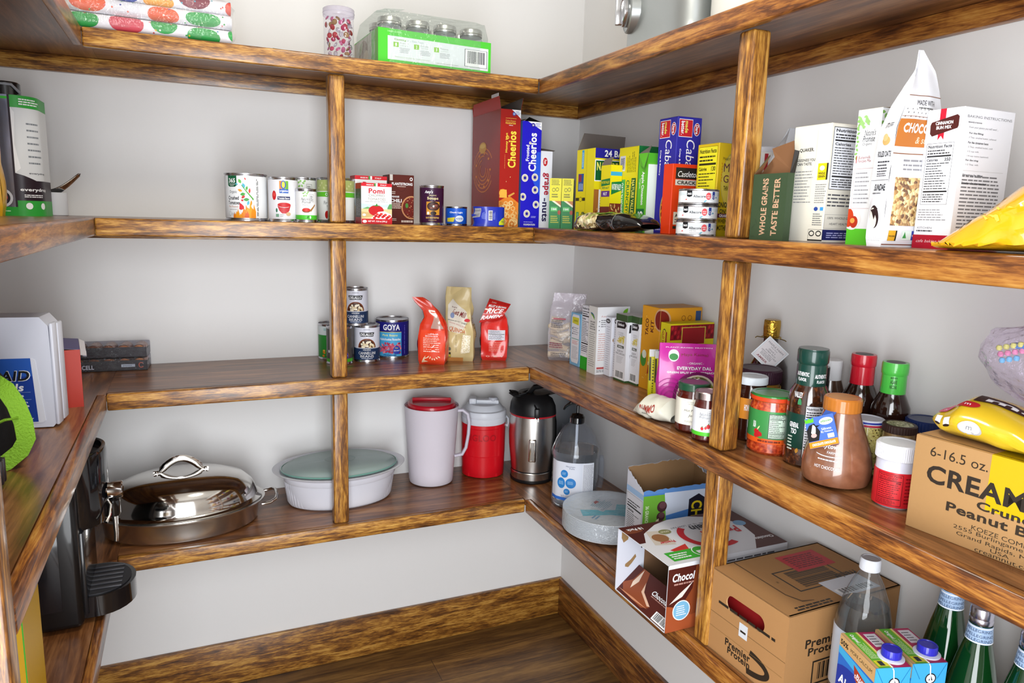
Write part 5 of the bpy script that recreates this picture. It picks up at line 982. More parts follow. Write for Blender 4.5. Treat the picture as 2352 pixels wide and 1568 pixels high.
def dressing(capc, lab, loc, rot, h, ribs, lblcol, prints, sleeve):
    k = h/.2
    return bottle('dressing_bottle', lab, loc, rot, [(.028, 0), (.0325, .004), (.0325, .085*k), (.034, .1*k), (.0325, .117*k), (.026, .132*k), (.021, .143*k), (.0195, .155*k), (.0195, .19*k)], pm('#24120c', .12, coat=1),
        ([(.0212, .142*k), (.0215, .144*k), (.0208, .176*k), (.0222, .178*k), (.0226, .183*k), (.0226, .195*k), (.0216, .199*k)], CH(capc), lambda mb: (mb.lathe([(.016, .1992*k), (0, .1993*k)], pm('#2a2220', .4), 32), wrap(mb, .0216, .15*k, .03*k, sleeve))), [('label', lambda mb: (mb.lathe([(.0322, .012), (.0328, .013), (.0328, .084*k), (.0322, .085*k)], pm(lblcol, .35), 56), wrap(mb, .0329, .013, .07*k, prints)))])
dressing('#c21a2c', 'dark bottle with a red sleeve on its neck by the right wall', (-.0704, -1.2869, Z2), -51, .202, 0, '#141114', lambda A: A.lines(.3, .5, .62, .95, 5, '#d8d8dc', .4, .2).ell(.7, .6, .08, .1, '#d9401c').leaf(.74, .7, .08, .03, 60, '#3a8a2c'), lambda A: [A.ring(.2+.15*i, .5, .04, .004, '#d8404c', .3) for i in range(5)])
dressing('#4fc04a', 'dark bottle with a bright green sleeve on its neck by the right wall', (-.0723, -1.3569, Z2), -53, .2, 0, '#3a1a1c', lambda A: A.ell(.4, .7, .045, .13, '#2a6a4a').text('USDA', .4, .7, .05, .06, W_).ring(.5, .68, .045, .008, W_, .13).ring(.6, .66, .045, .008, '#c9a0a0', .13).rect(.72, .5, .95, 1, '#2a9aa0').leaf(.66, .66, .05, .05, 90, W_), lambda A: A.text('MADE WITH', .5, .75, .16, .12, '#1c4a1c', bold=1).text('AGAVE', .5, .5, .16, .24, '#1c4a1c', bold=1).text('NECTAR', .5, .2, .17, .22, '#1c4a1c', bold=1))
# hot chocolate bottle with its hang tag
COCO = speckle('cocoa_powder', [(.3, '#6d432e'), (.55, '#80523a'), (.75, '#8f6148')], 45, .3, 1, 'NOISE')
r = .0565
t = thing('cocoa_bottle', 'round shouldered bottle of cocoa powder with an orange cap', 'bottle', (-.2242, -1.3817, Z2), -49)
cp = [(0, .001), (.044, .001), (.053, .006), (.0565, .018), (.0565, .036), (.053, .058), (.045, .082), (.036, .105), (.031, .12), (.0295, .128), (.0295, .134)]
def rf(z):
    for (a, b), (c, d_) in zip(cp, cp[1:]):
        if b <= z <= d_ and d_ > b: return a+(c-a)*(z-b)/(d_-b)+.0012
    return .03
MB().lathe(cp, COCO, 64).build('bottle_body', t)
mb = MB()
def cow(A): A.text('sillycow', .4, .82, .2, .13, W_, bold=1, sl=.15).text('FARMS', .45, .7, .1, .05, W_).ring(.42, .66, .14, .008, W_, .06, 24, 200, 330).lines(.32, .5, .52, .56, 1, W_).text('HOT CHOCOLATE', .42, .36, .24, .07, W_)
wrap(mb, .0565, .012, .075, cow, rf=rf); mb.build('printing', t)
mb = MB(); screw_lid(mb, .0305, .128, .024, pm('#b8702a', .3, coat=.3), 26, pm('#c98a4a', .4)); mb.build('cap', t)
mb = MB(); A = Art(.048, .052); A.rect(0, 0, 1, 1, '#4a6fc4').rect(0, 0, 1, .2, '#dd8a1c').text('CHOCOLATE CHOCOLATE', .5, .1, .8, .08, W_, bold=1).poly([(0, .22), (.36, .22), (.46, .5), (.3, .8), (.12, .76), (0, .6)], '#1c1a1e').poly([(.14, .5), (.24, .76), (.34, .7), (.3, .5), (.24, .36)], '#e6e2e0').poly([(.3, .72), (.5, .7), (.34, .64)], '#1c1a1e').ell(.22, .4, .1, .07, '#cfa8a4').ell(.72, .8, .24, .12, '#dfe8d0').text('sillycows', .72, .8, .36, .09, '#3a8a4a', bold=1, sl=.2).text('Silliness', .68, .56, .34, .08, W_).text('By Nature', .68, .46, .4, .08, W_).rect(.68, .24, .9, .38, '#dfe8e0').poly([(.0, .84), (.3, .84), (.3, 1), (.22, .94), (.15, 1), (.07, .94), (0, 1)], '#5fbf2c')
M_ = Matrix.Translation((-.028, -.045, .098)) @ Matrix.Rotation(R(-22), 4, 'Z') @ Matrix.Rotation(R(-22), 4, 'X') @ Matrix.Rotation(R(-26), 4, 'Y')
mb.sheet([M_ @ Vector(p) for p in ((-.024, 0, -.026), (.024, 0, -.026), (.024, 0, .026), (-.024, 0, .026))], pm('#4a6fc4', .35), -.0008)
mb.art(A, lambda x, y, o: M_ @ Vector((x-.024, -.0009-o, y-.026)))
mb.sheet([M_ @ Vector(p) for p in ((-.002, .001, .02), (.022, .001, .02), (.034, .016, .04), (.014, .016, .044))], pm('#3f62b8', .35), -.0008); o = mb.build('hang_tag', t); o['label'] = 'blue folded hang tag with a cow'
SEED = speckle('grain_mustard', [(0, '#b5a860'), (.55, '#c9bd78'), (.8, '#8a7438'), (.93, '#4a3a1c')], 420, .3, .8)
t = jar('mustard_jar', 'grain mustard jar with a white lid ringed in red and blue', 'jar', (-.1372, -1.364, Z2), -51, .0285, .1035, SEED, pm('#dfe2ee', .35), .012, .0285, hn=.01)
MB().lathe([(.0288, .0915), (.0292, .092), (.0292, .0945), (.0288, .095)], pm('#b8263a', .4), 40).lathe([(.0288, .0965), (.0292, .097), (.0292, .0995), (.0288, .1)], pm('#2a3a9a', .4), 40).build('lid_stripes', t)
HERB = speckle('ground_spice', [(.3, '#6a5232'), (.55, '#8a6f48'), (.75, '#a58a5c')], 120, .35, .8, 'NOISE')
jar('spice_jar', 'clear spice jar with a dark brown ribbed lid', 'jar', (-.1325, -1.4247, Z2), -53, .0285, .1085, HERB, pm('#3a2824', .4), .014, .027, lambda A: A.rect(.2, .62, .42, .95, '#dfe0d8').leaf(.36, .8, .1, .1, 70, '#4a8a4a').text('SIMPLY', .36, .5, .2, .12, '#3a3a3c').text('ORGANIC', .36, .36, .2, .1, '#3a3a3c').rect(.22, .16, .4, .28, '#e6e6e8'), (.14, .68), ribs=40, label_mat=False, lidtop=speckle('lid_seeds', [(0, '#c9c8a8'), (.5, '#8a8a62'), (.8, '#5a5a3a')], 330, .5), hn=.014)
def cream(A): A.nutri(.24, .05, .62, .95, '#5a0a10', '#d3262e', '5', True, 7).lines(.66, .1, .9, .9, 8, '#8a1018', .4)
jar('powder_jar', 'short jar with a wide white lid and red label beside the carton', 'jar', (-.2165, -1.4905, Z2), -54, .0315, .1045, pm('#cfd0de', .2, coat=.8), pm('#dfe0e8', .38), .026, .0325, cream, (.04, .58), label_mat=pm('#c9202a', .35), ribs=70, hn=.01)
jar('relish_jar', 'jar with a navy lid peeping out above the peanut butter carton', 'jar', (-.0676, -1.4267, Z2), -55, .033, .112, pm('#7a3a1c', .2, coat=1), pm('#1c2c5c', .35), .02, .0335, ribs=50)
t = bottle('syrup_bottle', 'maple syrup bottle with a gold foil cap and white diamond tag', (-.0462, -1.0185, Z2), -44, [(.038, 0), (.043, .005), (.043, .1), (.04, .125), (.028, .15), (.018, .165), (.016, .18), (.016, .2)], pm('#240a08', .1, coat=1), ([(.0175, .19), (.018, .192), (.0185, .215), (.0178, .2265), (.0165, .2285)], pm('#b8923a', .22, 1, bump=.6, bscale=160)))
mb = MB(); mb.tube([(.021*math.cos(a*.4), .021*math.sin(a*.4), .189) for a in range(16)], .0012, pm('#b8a05a', .3, 1), 6, True).tube([(-.018, -.012, .189), (-.03, -.018, .191), (-.034, -.02, .188)], .0011, pm('#b8a05a', .3, 1), 6).tube([(.018, -.012, .188), (.028, -.016, .186), (.032, -.018, .184)], .0011, pm('#b8a05a', .3, 1), 6); mb.build('gold_cord', t)
A = Art(.056, .056); A.rect(0, 0, 1, 1, '#d9dade').frame(.04, .04, .96, .96, .015, '#9ab0b8').rect(.06, .06, .94, .94, '#c9c3c6').text('MAPLE FARM', .5, .82, .74, .07, '#4a4448').text('West River', .5, .73, .34, .05, '#6a6468').text('GRADE A', .5, .62, .34, .06, '#4a4448').text('AMBER RICH', .5, .53, .5, .06, '#4a4448').text('VERMONT MAPLE SYRUP', .5, .44, .74, .06, '#4a4448').lines(.2, .26, .8, .4, 3, '#6a6468').text('AMBER', .42, .16, .5, .09, '#7a2a34', bold=1)
M_ = Matrix.Translation((0, -.046, .158)) @ Matrix.Rotation(R(-14), 4, 'X') @ Matrix.Rotation(R(41), 4, 'Y')
mb = MB().sheet([M_ @ Vector(p) for p in ((-.028, 0, -.028), (.028, 0, -.028), (.028, 0, .028), (-.028, 0, .028))], pm('#e3e4e8', .4), -.0008).art(A, lambda x, y, o: M_ @ Vector((x-.028, -.0009-o, y-.028))); mb.build('hang_tag', t)

# carton of peanut butter with bags on top
KR = pm('#ad8556', .72, bump=.06, bscale=200)
w, d, h = .262, .175, .1424; F, L, T_ = Art(w, h), Art(d, h), Art(w, d)
BK = '#33291f'; TAPE = '#c4a80c'
F.rect(.4, .45, .7, 1, pm(TAPE, .25, coat=.6)).text('6-16.5 oz.', .24, .865, .3, .1, BK).text('6064.', .8, .84, .24, .12, BK)
F.text('CREAM', .335, .635, .5, .19, '#2e2620', bold=1).text('-NUT', .79, .63, .36, .19, '#2e2620', bold=1)
F.text('Crunchy', .54, .46, .36, .11, BK, bold=1).text('Peanut Butter', .53, .36, .64, .095, BK, bold=1).text('KOEZE COMPANY', .53, .235, .36, .045, BK).text('2555 Burlingame Ave. SW', .53, .18, .54, .05, BK).text('Grand Rapids, MI 49509', .53, .12, .5, .05, BK).text('USA', .5, .075, .09, .035, BK).text('creamnut.com', .53, .03, .3, .035, BK)
T_.rect(.4, 0, .7, 1, pm(TAPE, .25, coat=.6)).rect(0, .04, 1, .05, '#4a3422').rect(0, .49, 1, .5, '#7a5a3a')
t = thing('carton', 'brown cardboard peanut butter carton with yellow tape at the shelf edge', 'carton')
e = R(-83.8); eR = Vector((math.cos(e), math.sin(e))); eL = Vector((-math.sin(e), math.cos(e))); P = Vector((-.2729, -1.5571))+eR*w/2+eL*d/2
t.location = (P.x, P.y, Z2); t.rotation_euler = (0, 0, e)
mb = MB().box(-w/2, -d/2, 0, w/2, d/2, h, KR, .002, 2); mb.art(F, box_map(w, d, h, 'F')); mb.art(T_, box_map(w, d, h, 'T')); mb.build('cardboard', t)
t2 = thing('candy_bag', 'yellow bag of peanut chocolates lying on the cardboard carton', 'bag', (P.x-.028, P.y-.012, Z2+h+.0018), -83.8)
MMY = pm('#d9b62a', .2, coat=.8)
def mm(u, v):
    x = -.14+.27*u; e_ = max(0, min(1, u/.18)*min(1, (1-u)/.1))**.6; hz = .004+.045*e_+.012*math.sin(u*7); dy = .02+.05*e_; a = 2*PI*v; k = noise.noise(Vector((x*30, math.sin(a)*2, math.cos(a)*2)))*.004*e_
    z = hz*.5*(1-math.cos(a)); return (x, dy*math.sin(a)*(1-.25*z/.05)+k, max(0, z+k*.5+(.014 if u < .1 else 0)*(1-u/.1)))
mb = MB().grid(mm, 44, 36, MMY); A = Art(.27, 1)
A.ell(.27, .52, .06, .13, '#b8b8bc').ell(.268, .535, .052, .115, '#eceef2').text('m', .268, .535, .028, .06, '#77777c').text("m&m's", .36, .12, .24, .13, '#3a1c14', bold=1).ell(.62, .1, .1, .08, '#d3641c').text('PEANUT', .62, .1, .14, .07, W_, bold=1).poly([(.5, .9), (.56, .4), (.72, .22), (.98, .3), (1, .95)], '#8a6a14').text('m', .82, .5, .26, .36, '#dcd2e4', bold=1).ell(.7, .88, .1, .1, '#c9242c').ell(.88, .86, .1, .1, '#c9242c').rect(.06, .55, .1, .72, W_).rect(.12, .5, .16, .67, W_).ell(.08, .53, .02, .03, '#2a1a14').ell(.14, .48, .02, .03, '#2a1a14').ell(.09, .9, .05, .08, '#d3567c').ell(.2, .92, .06, .07, '#b8202c').text('m', .2, .92, .03, .04, W_).text('m', .09, .9, .025, .04, W_)
mb.art(A, lambda x, y, o: (lambda p: (p[0], p[1]-o-.001, p[2]+.0012))(mm(x/A.w, 1-.42*y)), A.w/22, 1/14)
A = Art(.27, 1); A.rect(.2, .1, .75, .75, '#3a1c14').text('m&m', .48, .45, .46, .42, W_, bold=1)
mb.art(A, lambda x, y, o: (lambda p: (p[0], p[1]-o, p[2]+.001+o))(mm(x/A.w, .58-.1*y)), A.w/22, 1/8)
mb.build('bag_body', t2)
t3 = thing('toy_bag', 'clear plastic bag of bright party sweets resting on the yellow candy bag', 'bag', (P.x+.018, P.y-.005, Z2+h+.05), -83.8)
FLM = film('#fbf7ff', .4, .05, .05, 1.0, 60)
def toy(u, v):
    a = 2*PI*u; b = PI*(v-.5); k = .013*noise.noise(Vector((math.cos(a)*3, math.sin(a)*3, v*6)))+.008*noise.noise(Vector((math.cos(a)*9, math.sin(a)*9, v*14)))
    r = 1+k*9; x = .115*math.cos(b)*math.cos(a)*r; z = .055+.058*math.sin(b)*r+.22*max(-.03, -x)*.75-.0*x; return (x-.0, .05*math.cos(b)*math.sin(a)*r, max(.0015, z))
MB().grid(toy, 48, 30, FLM).build('clear_bag', t3)
def blob(name, c, s, col, seed, rot=0):
    mb = MB()
    def f(u, v):
        a = 2*PI*u; b = PI*(v-.5); k = 1+.22*noise.noise(Vector((math.cos(a)*1.6+seed, math.sin(a)*1.6, math.sin(b)*1.6)))
        x, y = s[0]*math.cos(b)*math.cos(a)*k, s[1]*math.cos(b)*math.sin(a)*k; return (c[0]+x*math.cos(R(rot))-y*math.sin(R(rot)), c[1]+x*math.sin(R(rot))+y*math.cos(R(rot)), c[2]+s[2]*math.sin(b)*k)
    mb.grid(f, 22, 14, pm(col, .3, coat=.4)); return mb.build(name, t3)
for c, s, col, l in (((.012, 0, .078), (.032, .022, .022), '#d8297a', 'hot pink wrapper'), ((.05, -.004, .06), (.03, .02, .02), '#d3343c', 'red wrapper'), ((-.006, -.012, .098), (.03, .014, .016), '#d884c4', 'mauve wrapper'), ((-.004, -.02, .099), (.018, .008, .01), '#d9dcf2', 'white centre'), ((.07, -.01, .04), (.024, .018, .014), '#2fae3a', 'green wrapper'), ((.03, -.018, .032), (.026, .016, .012), '#8ac4b4', 'pale teal wrapper'), ((.086, 0, .062), (.012, .014, .014), '#e08a1c', 'orange wrapper'), ((-.045, -.016, .088), (.026, .012, .006), '#5a8acc', 'blue striped wrapper')):
    blob('wrapped_sweet', c, s, col, c[0]*40)['label'] = l
mb = MB()
for i in range(11):
    x, z = -.082+.009*(i % 4)+.003*(i//4), .082-.0085*(i//4)+.003*(i % 4)
    mb.lathe([(0, -.0042), (.003, -.0034), (.0043, 0), (.003, .0034), (0, .0042)], pm(('#d9d87a', '#e08ab0', '#6ab4dc')[i//4], .35, coat=.4), 14, (x, -.024, z))
mb.build('pill_sweets', t3)
# ---------------------------------------------------------------- lowest shelf: pots and bottles, back wall
STEEL = pm('#d3d0cc', .09, 1); STEEL_B = pm('#c9c6c2', .25, 1); BLACK = pm('#141416', .35); BLACK_G = pm('#0e0e10', .12, coat=.7); DGREY = pm('#2c2c31', .4)
t = thing('roasting_pan', 'oval polished steel roasting pan with a domed lid', 'pan', (-1.283, -.184, Z1))
a, b = .2, .142
MB().lathe([(0, 0), (.9*a, 0), (.955*a, .006), (.985*a, .05), (1.01*a, .058), (1.06*a, .06), (1.062*a, .063), (1.0*a, .063), (.97*a, .058)], STEEL_B, 96, sy=b/a).build('pan_body', t)
MB().lathe([(1.02*a, .0635), (1.025*a, .067), (.99*a, .07), (.965*a, .074), (.95*a, .084), (.9*a, .108), (.78*a, .13), (.55*a, .145), (.28*a, .151), (0, .1525)], STEEL, 96, sy=b/a).build('lid', t)
mb = MB(); pts = [(-.068, 0, .1525), (-.052, 0, .1535)]+[(-.052+.104*i/14, 0, .1535+.034*math.sin(PI*i/14)**.85) for i in range(1, 14)]+[(.052, 0, .1535), (.068, 0, .1525)]
mb.tube(pts, [.003]*2+[.005]*13+[.003]*2, STEEL, 10, flat=2.0)
for x in (-.06, .06): mb.lathe([(.005, .153), (.005, .156), (.003, .158), (0, .1585)], STEEL, 16, (x, 0, 0))
mb.build('lid_handle', t)
for sgn in (1, -1):
    mb = MB(); mb.tube([(sgn*x, y, z) for x, y, z in ((.2, -.05, .048), (.222, -.05, .05), (.238, -.042, .056), (.243, -.02, .06), (.243, .02, .06), (.238, .042, .056), (.222, .05, .05), (.2, .05, .048))], .0042, STEEL, 10); mb.build('side_handle', t)
WHITE_C = pm('#dfe0ea', .22, coat=.4)
t = thing('oval_dish', 'white oval ribbed baking dish behind the lower middle post', 'dish', (-.85, -.143, Z1), 0)
a, b = .155, .1
fl_ = lambda q, an, z: q*(1-.012*(abs(math.sin(an*34))**3)) if .008 < z < .078 and q > .14 else q
MB().lathe([(0, 0), (.92*a, 0), (.97*a, .004), (1.0*a, .012), (1.06*a, .077)], WHITE_C, 272, sy=b/a, flute=fl_).lathe([(1.06*a, .077), (1.075*a, .08), (1.09*a, .094), (1.14*a, .1), (1.25*a, .106), (1.262*a, .108), (1.24*a, .1085), (1.12*a, .1035), (1.05*a, .096), (1.03*a, .06), (.95*a, .01), (0, .008)], WHITE_C, 120, sy=(b+.011)/a).build('dish_body', t)
GLID = film('#c9dcd8', .3, .45, .08)
MB().lathe([(1.09*a, .1025), (1.1*a, .107), (1.06*a, .112), (1.0*a, .1165), (.9*a, .121), (.3*a, .1225), (.29*a, .1235), (.27*a, .1225), (0, .1225)], GLID, 96, sy=(b+.006)/a).build('glass_lid', t)
o = MB().lathe([(1.1*a, .1045), (1.115*a, .106), (1.112*a, .109), (1.095*a, .1095)], pm('#7ab0a4', .12, coat=1), 96, sy=(b+.006)/a).build('lid_rim', t); o['label'] = 'green tinted thick edge of the glass lid'
def blend(zs, z):
    for (a_, r0), (b_, r1) in zip(zs, zs[1:]):
        if a_ <= z <= b_: return r0+(r1-r0)*(z-a_)/(b_-a_)
    return zs[-1][1]
PLAS = pm('#e6e0ea', .3, trans=.25, ior=1.12); PLAS2 = pm('#d9d4e2', .3)
t = thing('pitcher', 'tall frosted plastic pitcher with a red lid', 'pitcher', (-.548, -.0935, Z1), -18)
MB().lathe([(0, 0), (.062, 0), (.0695, .004), (.0715, .012), (.0865, .246), (.088, .252), (.0865, .255), (.0845, .25), (.07, .014), (0, .006)], PLAS, 72).build('pitcher_body', t)
o = MB().lathe([(0, .207), (.0812, .207), (.0818, .213), (.084, .247), (.0838, .249), (.078, .25), (.076, .262), (.072, .266), (.05, .268), (0, .268)], pm('#c2182c', .3, coat=.3), 64).box(-.062, -.004, .266, .062, .004, .278, pm('#c2182c', .3), .003).build('lid', t); o['label'] = 'red lid pressed into the neck'
mb = MB(); pts = [(.08, -.01, .238), (.1, -.012, .24), (.116, -.013, .228), (.121, -.013, .2), (.119, -.012, .16), (.112, -.011, .115), (.1, -.01, .092), (.076, -.008, .086)]
mb.tube(pts, [.009, .0095, .0095, .009, .0085, .0085, .009, .008], PLAS2, 12, flat=.65); mb.build('handle', t)
RJ = pm('#d5101f', .32, coat=.15); WJ = pm('#d9dde6', .35)
t = thing('water_jug', 'red insulated jug with a white screw top', 'jug', (-.3613, -.0785, Z1), -22)
def jf(q, an, z):
    d_ = abs((math.degrees(an)+90+180) % 360-180); k = 1.0
    if z < .016 and q > .06 and d_ < 42: k *= .965
    if .075 < z < .168 and d_ < 48: k *= .975
    return q*k
MB().lathe([(0, .001), (.066, .001), (.0705, .004), (.0712, .0155), (.0715, .0165), (.0725, .07), (.0728, .0745), (.073, .0765), (.0735, .167), (.0738, .1695), (.0738, .181), (0, .181)], RJ, 120, flute=jf).build('jug_body', t)
mb = MB(); A = Art(PI*.0716, .03); A.text('IGLOO', .5, .5, .4, .75, pm('#b00c1a', .4), bold=1); mb.art(A.centred(), cyl_map(.0722, .125), .012); mb.build('raised_lettering', t)
mb = MB().lathe([(.0735, .1812), (.0745, .183), (.0752, .2), (.074, .202), (.0752, .204), (.0752, .218), (.073, .2235), (.066, .226), (.056, .24), (.052, .243), (0, .243)], WJ, 72)
mb.build('screw_top', t)
mb = MB().box(-.05, -.016, .238, .05, .016, .256, WJ, .006).box(-.05, -.024, .24, -.024, .024, .262, WJ, .007); mb.lathe([(.0, .262), (.014, .262), (.016, .258), (.016, .24)], pm('#b9bcc6', .4), 24, (.03, 0, 0)); mb.build('spout_cap', t)
mb = MB().tube([(.0745, .012, .196), (.0825, .0, .19), (.083, -.006, .175), (.08, -.004, .165), (.0755, .0, .168)], .0035, WJ, 8); mb.build('strap_loop', t)
t = thing('soup_maker', 'steel and black electric soup maker in the back corner', 'soup maker', (-.226, -.18, Z1), -25)
MB().lathe([(0, 0), (.068, 0), (.071, .004), (.0712, .01, BLACK), (.069, .012, STEEL_B), (.0705, .034), (.069, .036, BLACK), (.0692, .04, STEEL_B), (.078, .12), (.0795, .16), (.077, .222), (.0762, .2225)], BLACK, 72).build('steel_jug', t)
mb = MB().lathe([(.0762, .222), (.078, .2255, pm('#b8202c', .4)), (.0785, .228, BLACK), (.0785, .236), (.076, .258), (.066, .282), (.05, .294), (.0, .296)], pm('#b8202c', .4), 64, sy=1.02); wrap(mb, .0775, .236, .026, lambda A: A.text('souchef', .4, .45, .17, .6, W_, bold=1)); mb.build('lid', t)
mb = MB()
prof = [(.06, .0), (.135, .0), (.138, .01), (.132, .08), (.14, .17), (.142, .215), (.136, .262), (.118, .292), (.08, .3), (.045, .29), (.05, .25), (.07, .235), (.076, .2), (.078, .04)]
mb.prism(prof, -.03, .03, BLACK, Matrix(((1, 0, 0, 0), (0, 0, -1, 0), (0, 1, 0, 0), (0, 0, 0, 1)))); mb.build('handle_column', t)
MB().prism([(.094, .07), (.112, .08), (.118, .15), (.112, .185), (.094, .2)], -.0312, .0312, DGREY, Matrix(((1, 0, 0, 0), (0, 0, -1, 0), (0, 1, 0, 0), (0, 0, 0, 1)))).build('grip_recess', t)
MB().tube([(-.02, -.01, .288), (.0, -.012, .312), (.05, -.012, .322), (.1, -.01, .31), (.125, -.005, .285)], .012, BLACK, 10, flat=.7).build('carry_handle', t)
mb = MB(); pts = [(-.05+.03*math.sin(i*.9), -.02-.02*math.cos(i*.7), .291+.006*math.sin(i*1.7)) for i in range(26)]; mb.tube(pts+[(-.02, -.05, .285), (.0, -.07, .268), (.008, -.08, .256)], .0032, BLACK, 7).box(.002, -.092, .228, .018, -.076, .258, BLACK, .003).box(.004, -.088, .217, .006, -.084, .229, STEEL).box(.013, -.088, .217, .015, -.084, .229, STEEL); mb.build('power_cord', t)
mb = MB(); mb.box(-.013+.0, -.0845, .08, .011, -.0765, .155, STEEL, .004, 3); o = mb.build('water_gauge', t)
MB().box(-.006, -.086, .088, .004, -.0843, .147, pm('#8a8580', .3), .0008).build('gauge_window', t)
# ---------------------------------------------------------------- lowest shelf, right wall
t = thing('sanitizer_bottle', 'large clear pump bottle of hand sanitizer', 'bottle', (-.195, -.418, Z1), -30)
BOT = film('#eef2f8', .42, .05, .03, .15, 14)
sq = lambda q, an, z: q*(1+.15*(1/max(abs(math.cos(an)), abs(math.sin(an)))-1)*max(0, min(1, (.205-z)/.03)))
MB().lathe([(0, .001), (.06, .001), (.069, .006), (.0705, .014), (.0705, .15), (.0735, .157), (.0735, .168), (.0705, .176), (.06, .205), (.042, .236), (.022, .252), (.0195, .257), (.0195, .268)], BOT, 72, flute=sq).build('bottle_body', t)
MB().lathe([(0, .003), (.058, .003), (.066, .008), (.0675, .016), (.0675, .15), (.07, .158), (.068, .172), (0, .1735)], pm('#e9eef2', .02, trans=1, ior=1.33), 64, flute=sq).build('clear_gel', t)
def hs(A):
    A.rect(.14, 0, .76, 1, '#d6dae6').rect(.14, .0, .76, .08, '#2f6ac4')
    for x, y, rx, ry in ((.36, .7, .05, .1), (.32, .45, .055, .14), (.45, .47, .07, .13), (.4, .24, .042, .08)): A.ell(x, y, rx, ry, '#2a7cc4').lines(x-rx*.6, y-ry*.3, x+rx*.6, y+ry*.4, 3, '#a8cdec', .4)
    A.text('Mountain', .44, .9, .12, .035, '#2a3a6a').text('Falls', .46, .85, .07, .03, '#2a3a6a').text('advanced', .4, .13, .16, .035, '#77809a').text('hand sanitizer', .46, .19-.09, .26, .001+.035, '#6a7390')
    A.rect(.6, .02, .76, .98, '#e2e4ec').lines(.61, .04, .75, .96, 26, '#77777f', .35, .1)
mb = MB(); A = Art(PI*.0705, .118); hs(A); A.clip()
def mp(x, y, o): a_ = (x-A.w/2)/.0705-PI/2; q_ = sq(.0712, a_, .03+y)+o; return (q_*math.cos(a_), q_*math.sin(a_), .03+y)
mb.art(A, mp, A.w/24); mb.build('label', t)
mb = MB().lathe([(.021, .252), (.0225, .254), (.0225, .27), (.017, .278), (.006, .281), (.0045, .283), (.0045, .305), (0, .305)], BLACK_G, 48)
mb.tube([(.03, .0, .312), (.012, 0, .316), (0, 0, .316), (-.02, 0, .312), (-.036, 0, .3), (-.042, 0, .29)], [.006, .008, .0085, .0075, .006, .005], BLACK_G, 10, flat=.8); mb.build('pump_head', t)
MB().tube([(0, 0, .255), (0, 0, .2), (-.003, 0, .12), (-.004, 0, .02)], .0042, pm('#d9dde4', .3), 8).build('dip_tube', t)
MB().tube([(.0755, .012, .148), (.079, .014, .13), (.079, .014, .07), (.0755, .012, .05)], .008, BOT, 10).build('side_grip', t)
PLATE = pm('#d9d9dc', .5)
t = thing('paper_plate_pack', 'shrink wrapped stack of white plates beside the pump bottle', 'plates', (-.2, -.62, Z1))
for i in range(15):
    z = .0035*i; mb = MB().lathe([(0, z+.0008), (.09, z+.0008), (.103, z+.004), (.118, z+.0105), (.1255, z+.0115), (.1262, z+.0128), (.1255, z+.0134), (.117, z+.0122), (.102, z+.0056), (.09, z+.0022), (0, z+.0022)], PLATE, 72)
    if i == 14:
        A = Art(.2, .2); TEAL = '#45b4c4'; A.poly([(.1, .75), (.3, .9), (.62, .42), (.75, .12), (.5, .1), (.4, .4)], TEAL).poly([(.62, .42), (.86, .5), (.95, .3), (.75, .12)], '#6cc4d0').lines(.55, .55, .9, .85, 9, '#4a9ab0', .3).rect(.44, .55, .6, .64, '#c9ccd4').text('10 in', .52, .6, .1, .04, '#4a4a52').poly([(.66, .8), (.72, .86), (.8, .85), (.78, .78)], '#b8342c').lines(.1, .5, .3, .62, 2, '#5a9ac0', .5)
        mb.art(A, lambda x, y, o: (lambda X, Y: (X*math.cos(.6)-Y*math.sin(.6), X*math.sin(.6)+Y*math.cos(.6), z+.0024+o))((x-.1)*.86, (y-.1)*.86))
    mb.build('plate', t)
WRP = film('#f6fbff', .3, .08, .07, .8, 60)
MB().lathe([(.092, .0006), (.108, .004), (.1268, .014), (.1272, .06), (.126, .0642), (.115, .0648), (.095, .0645), (.04, .0615), (0, .061)], WRP, 72).build('shrink_wrap', t)
t = thing('snack_box', 'torn open chocolate bar variety box behind the protein shake box', 'box', (0, 0, Z1), -4.3)
w, d, h = .2, .085, .205; e = R(-4.3); P = Vector((-.2356, -.836))+Vector((math.cos(e), math.sin(e)))*w/2+Vector((-math.sin(e), math.cos(e)))*d/2; t.location = (P.x, P.y, Z1)
F, L = Art(w, h), Art(d, h)
L.rect(0, 0, 1, 1, '#d6d9e4').rect(0, .92, 1, 1, '#9fc0e4').nutri(.04, .05, .96, .9, head=False, bg='#d9dae2', n=14)
F.rect(0, 0, 1, 1, '#4f86d0').poly([(.3, 1), (1, 1), (1, .78), (.3, .66)], '#d3dcee').poly([(0, 0), (0, .97), (.3, .97), (.34, .6), (.18, .3), (.2, 0)], '#6fae3a').text('36 GRANOLA BARS', .06, .62, .42, .05, '#dfecc8', -90, 1)
for x, y, s in ((.27, .8, .07), (.14, .46, .06), (.1, .2, .08), (.26, .66, .06)): F.ell(x, y, s, s*1.1, '#4a2c30').ell(x+.01, y+.02, s*.7, s*.7, '#6a444a')
for x, y in ((.1, .37), (.21, .6)): F.leaf(x, y, .09, .04, 60, '#e3d8b0')
for i, (c, tt) in enumerate((('#4a2418', '18 DARK CHOC'), ('#c9742a', '18 PEANUT BUTTER'), ('#c42a24', '24 CHOCOLATE'))): F.rect(.24+.11*i, .0, .33+.11*i, .56+.02*i, c).text(tt, .285+.11*i, .32, .44, .045, W_, -90, 1)
F.text('VARIETY', .6, .38, .3, .06, W_, -90, 1).poly([(.66, .86), (.8, .93), (.9, .86), (.9, .2), (.66, .2)], '#1c1a2a').text('CHEWY', .78, .52, .62, .16, '#e3c81c', -90, 1).text('QUAKER', .95, .42, .3, .06, W_, -90, 1).rect(.93, .1, .97, .2, '#1c2a7a')
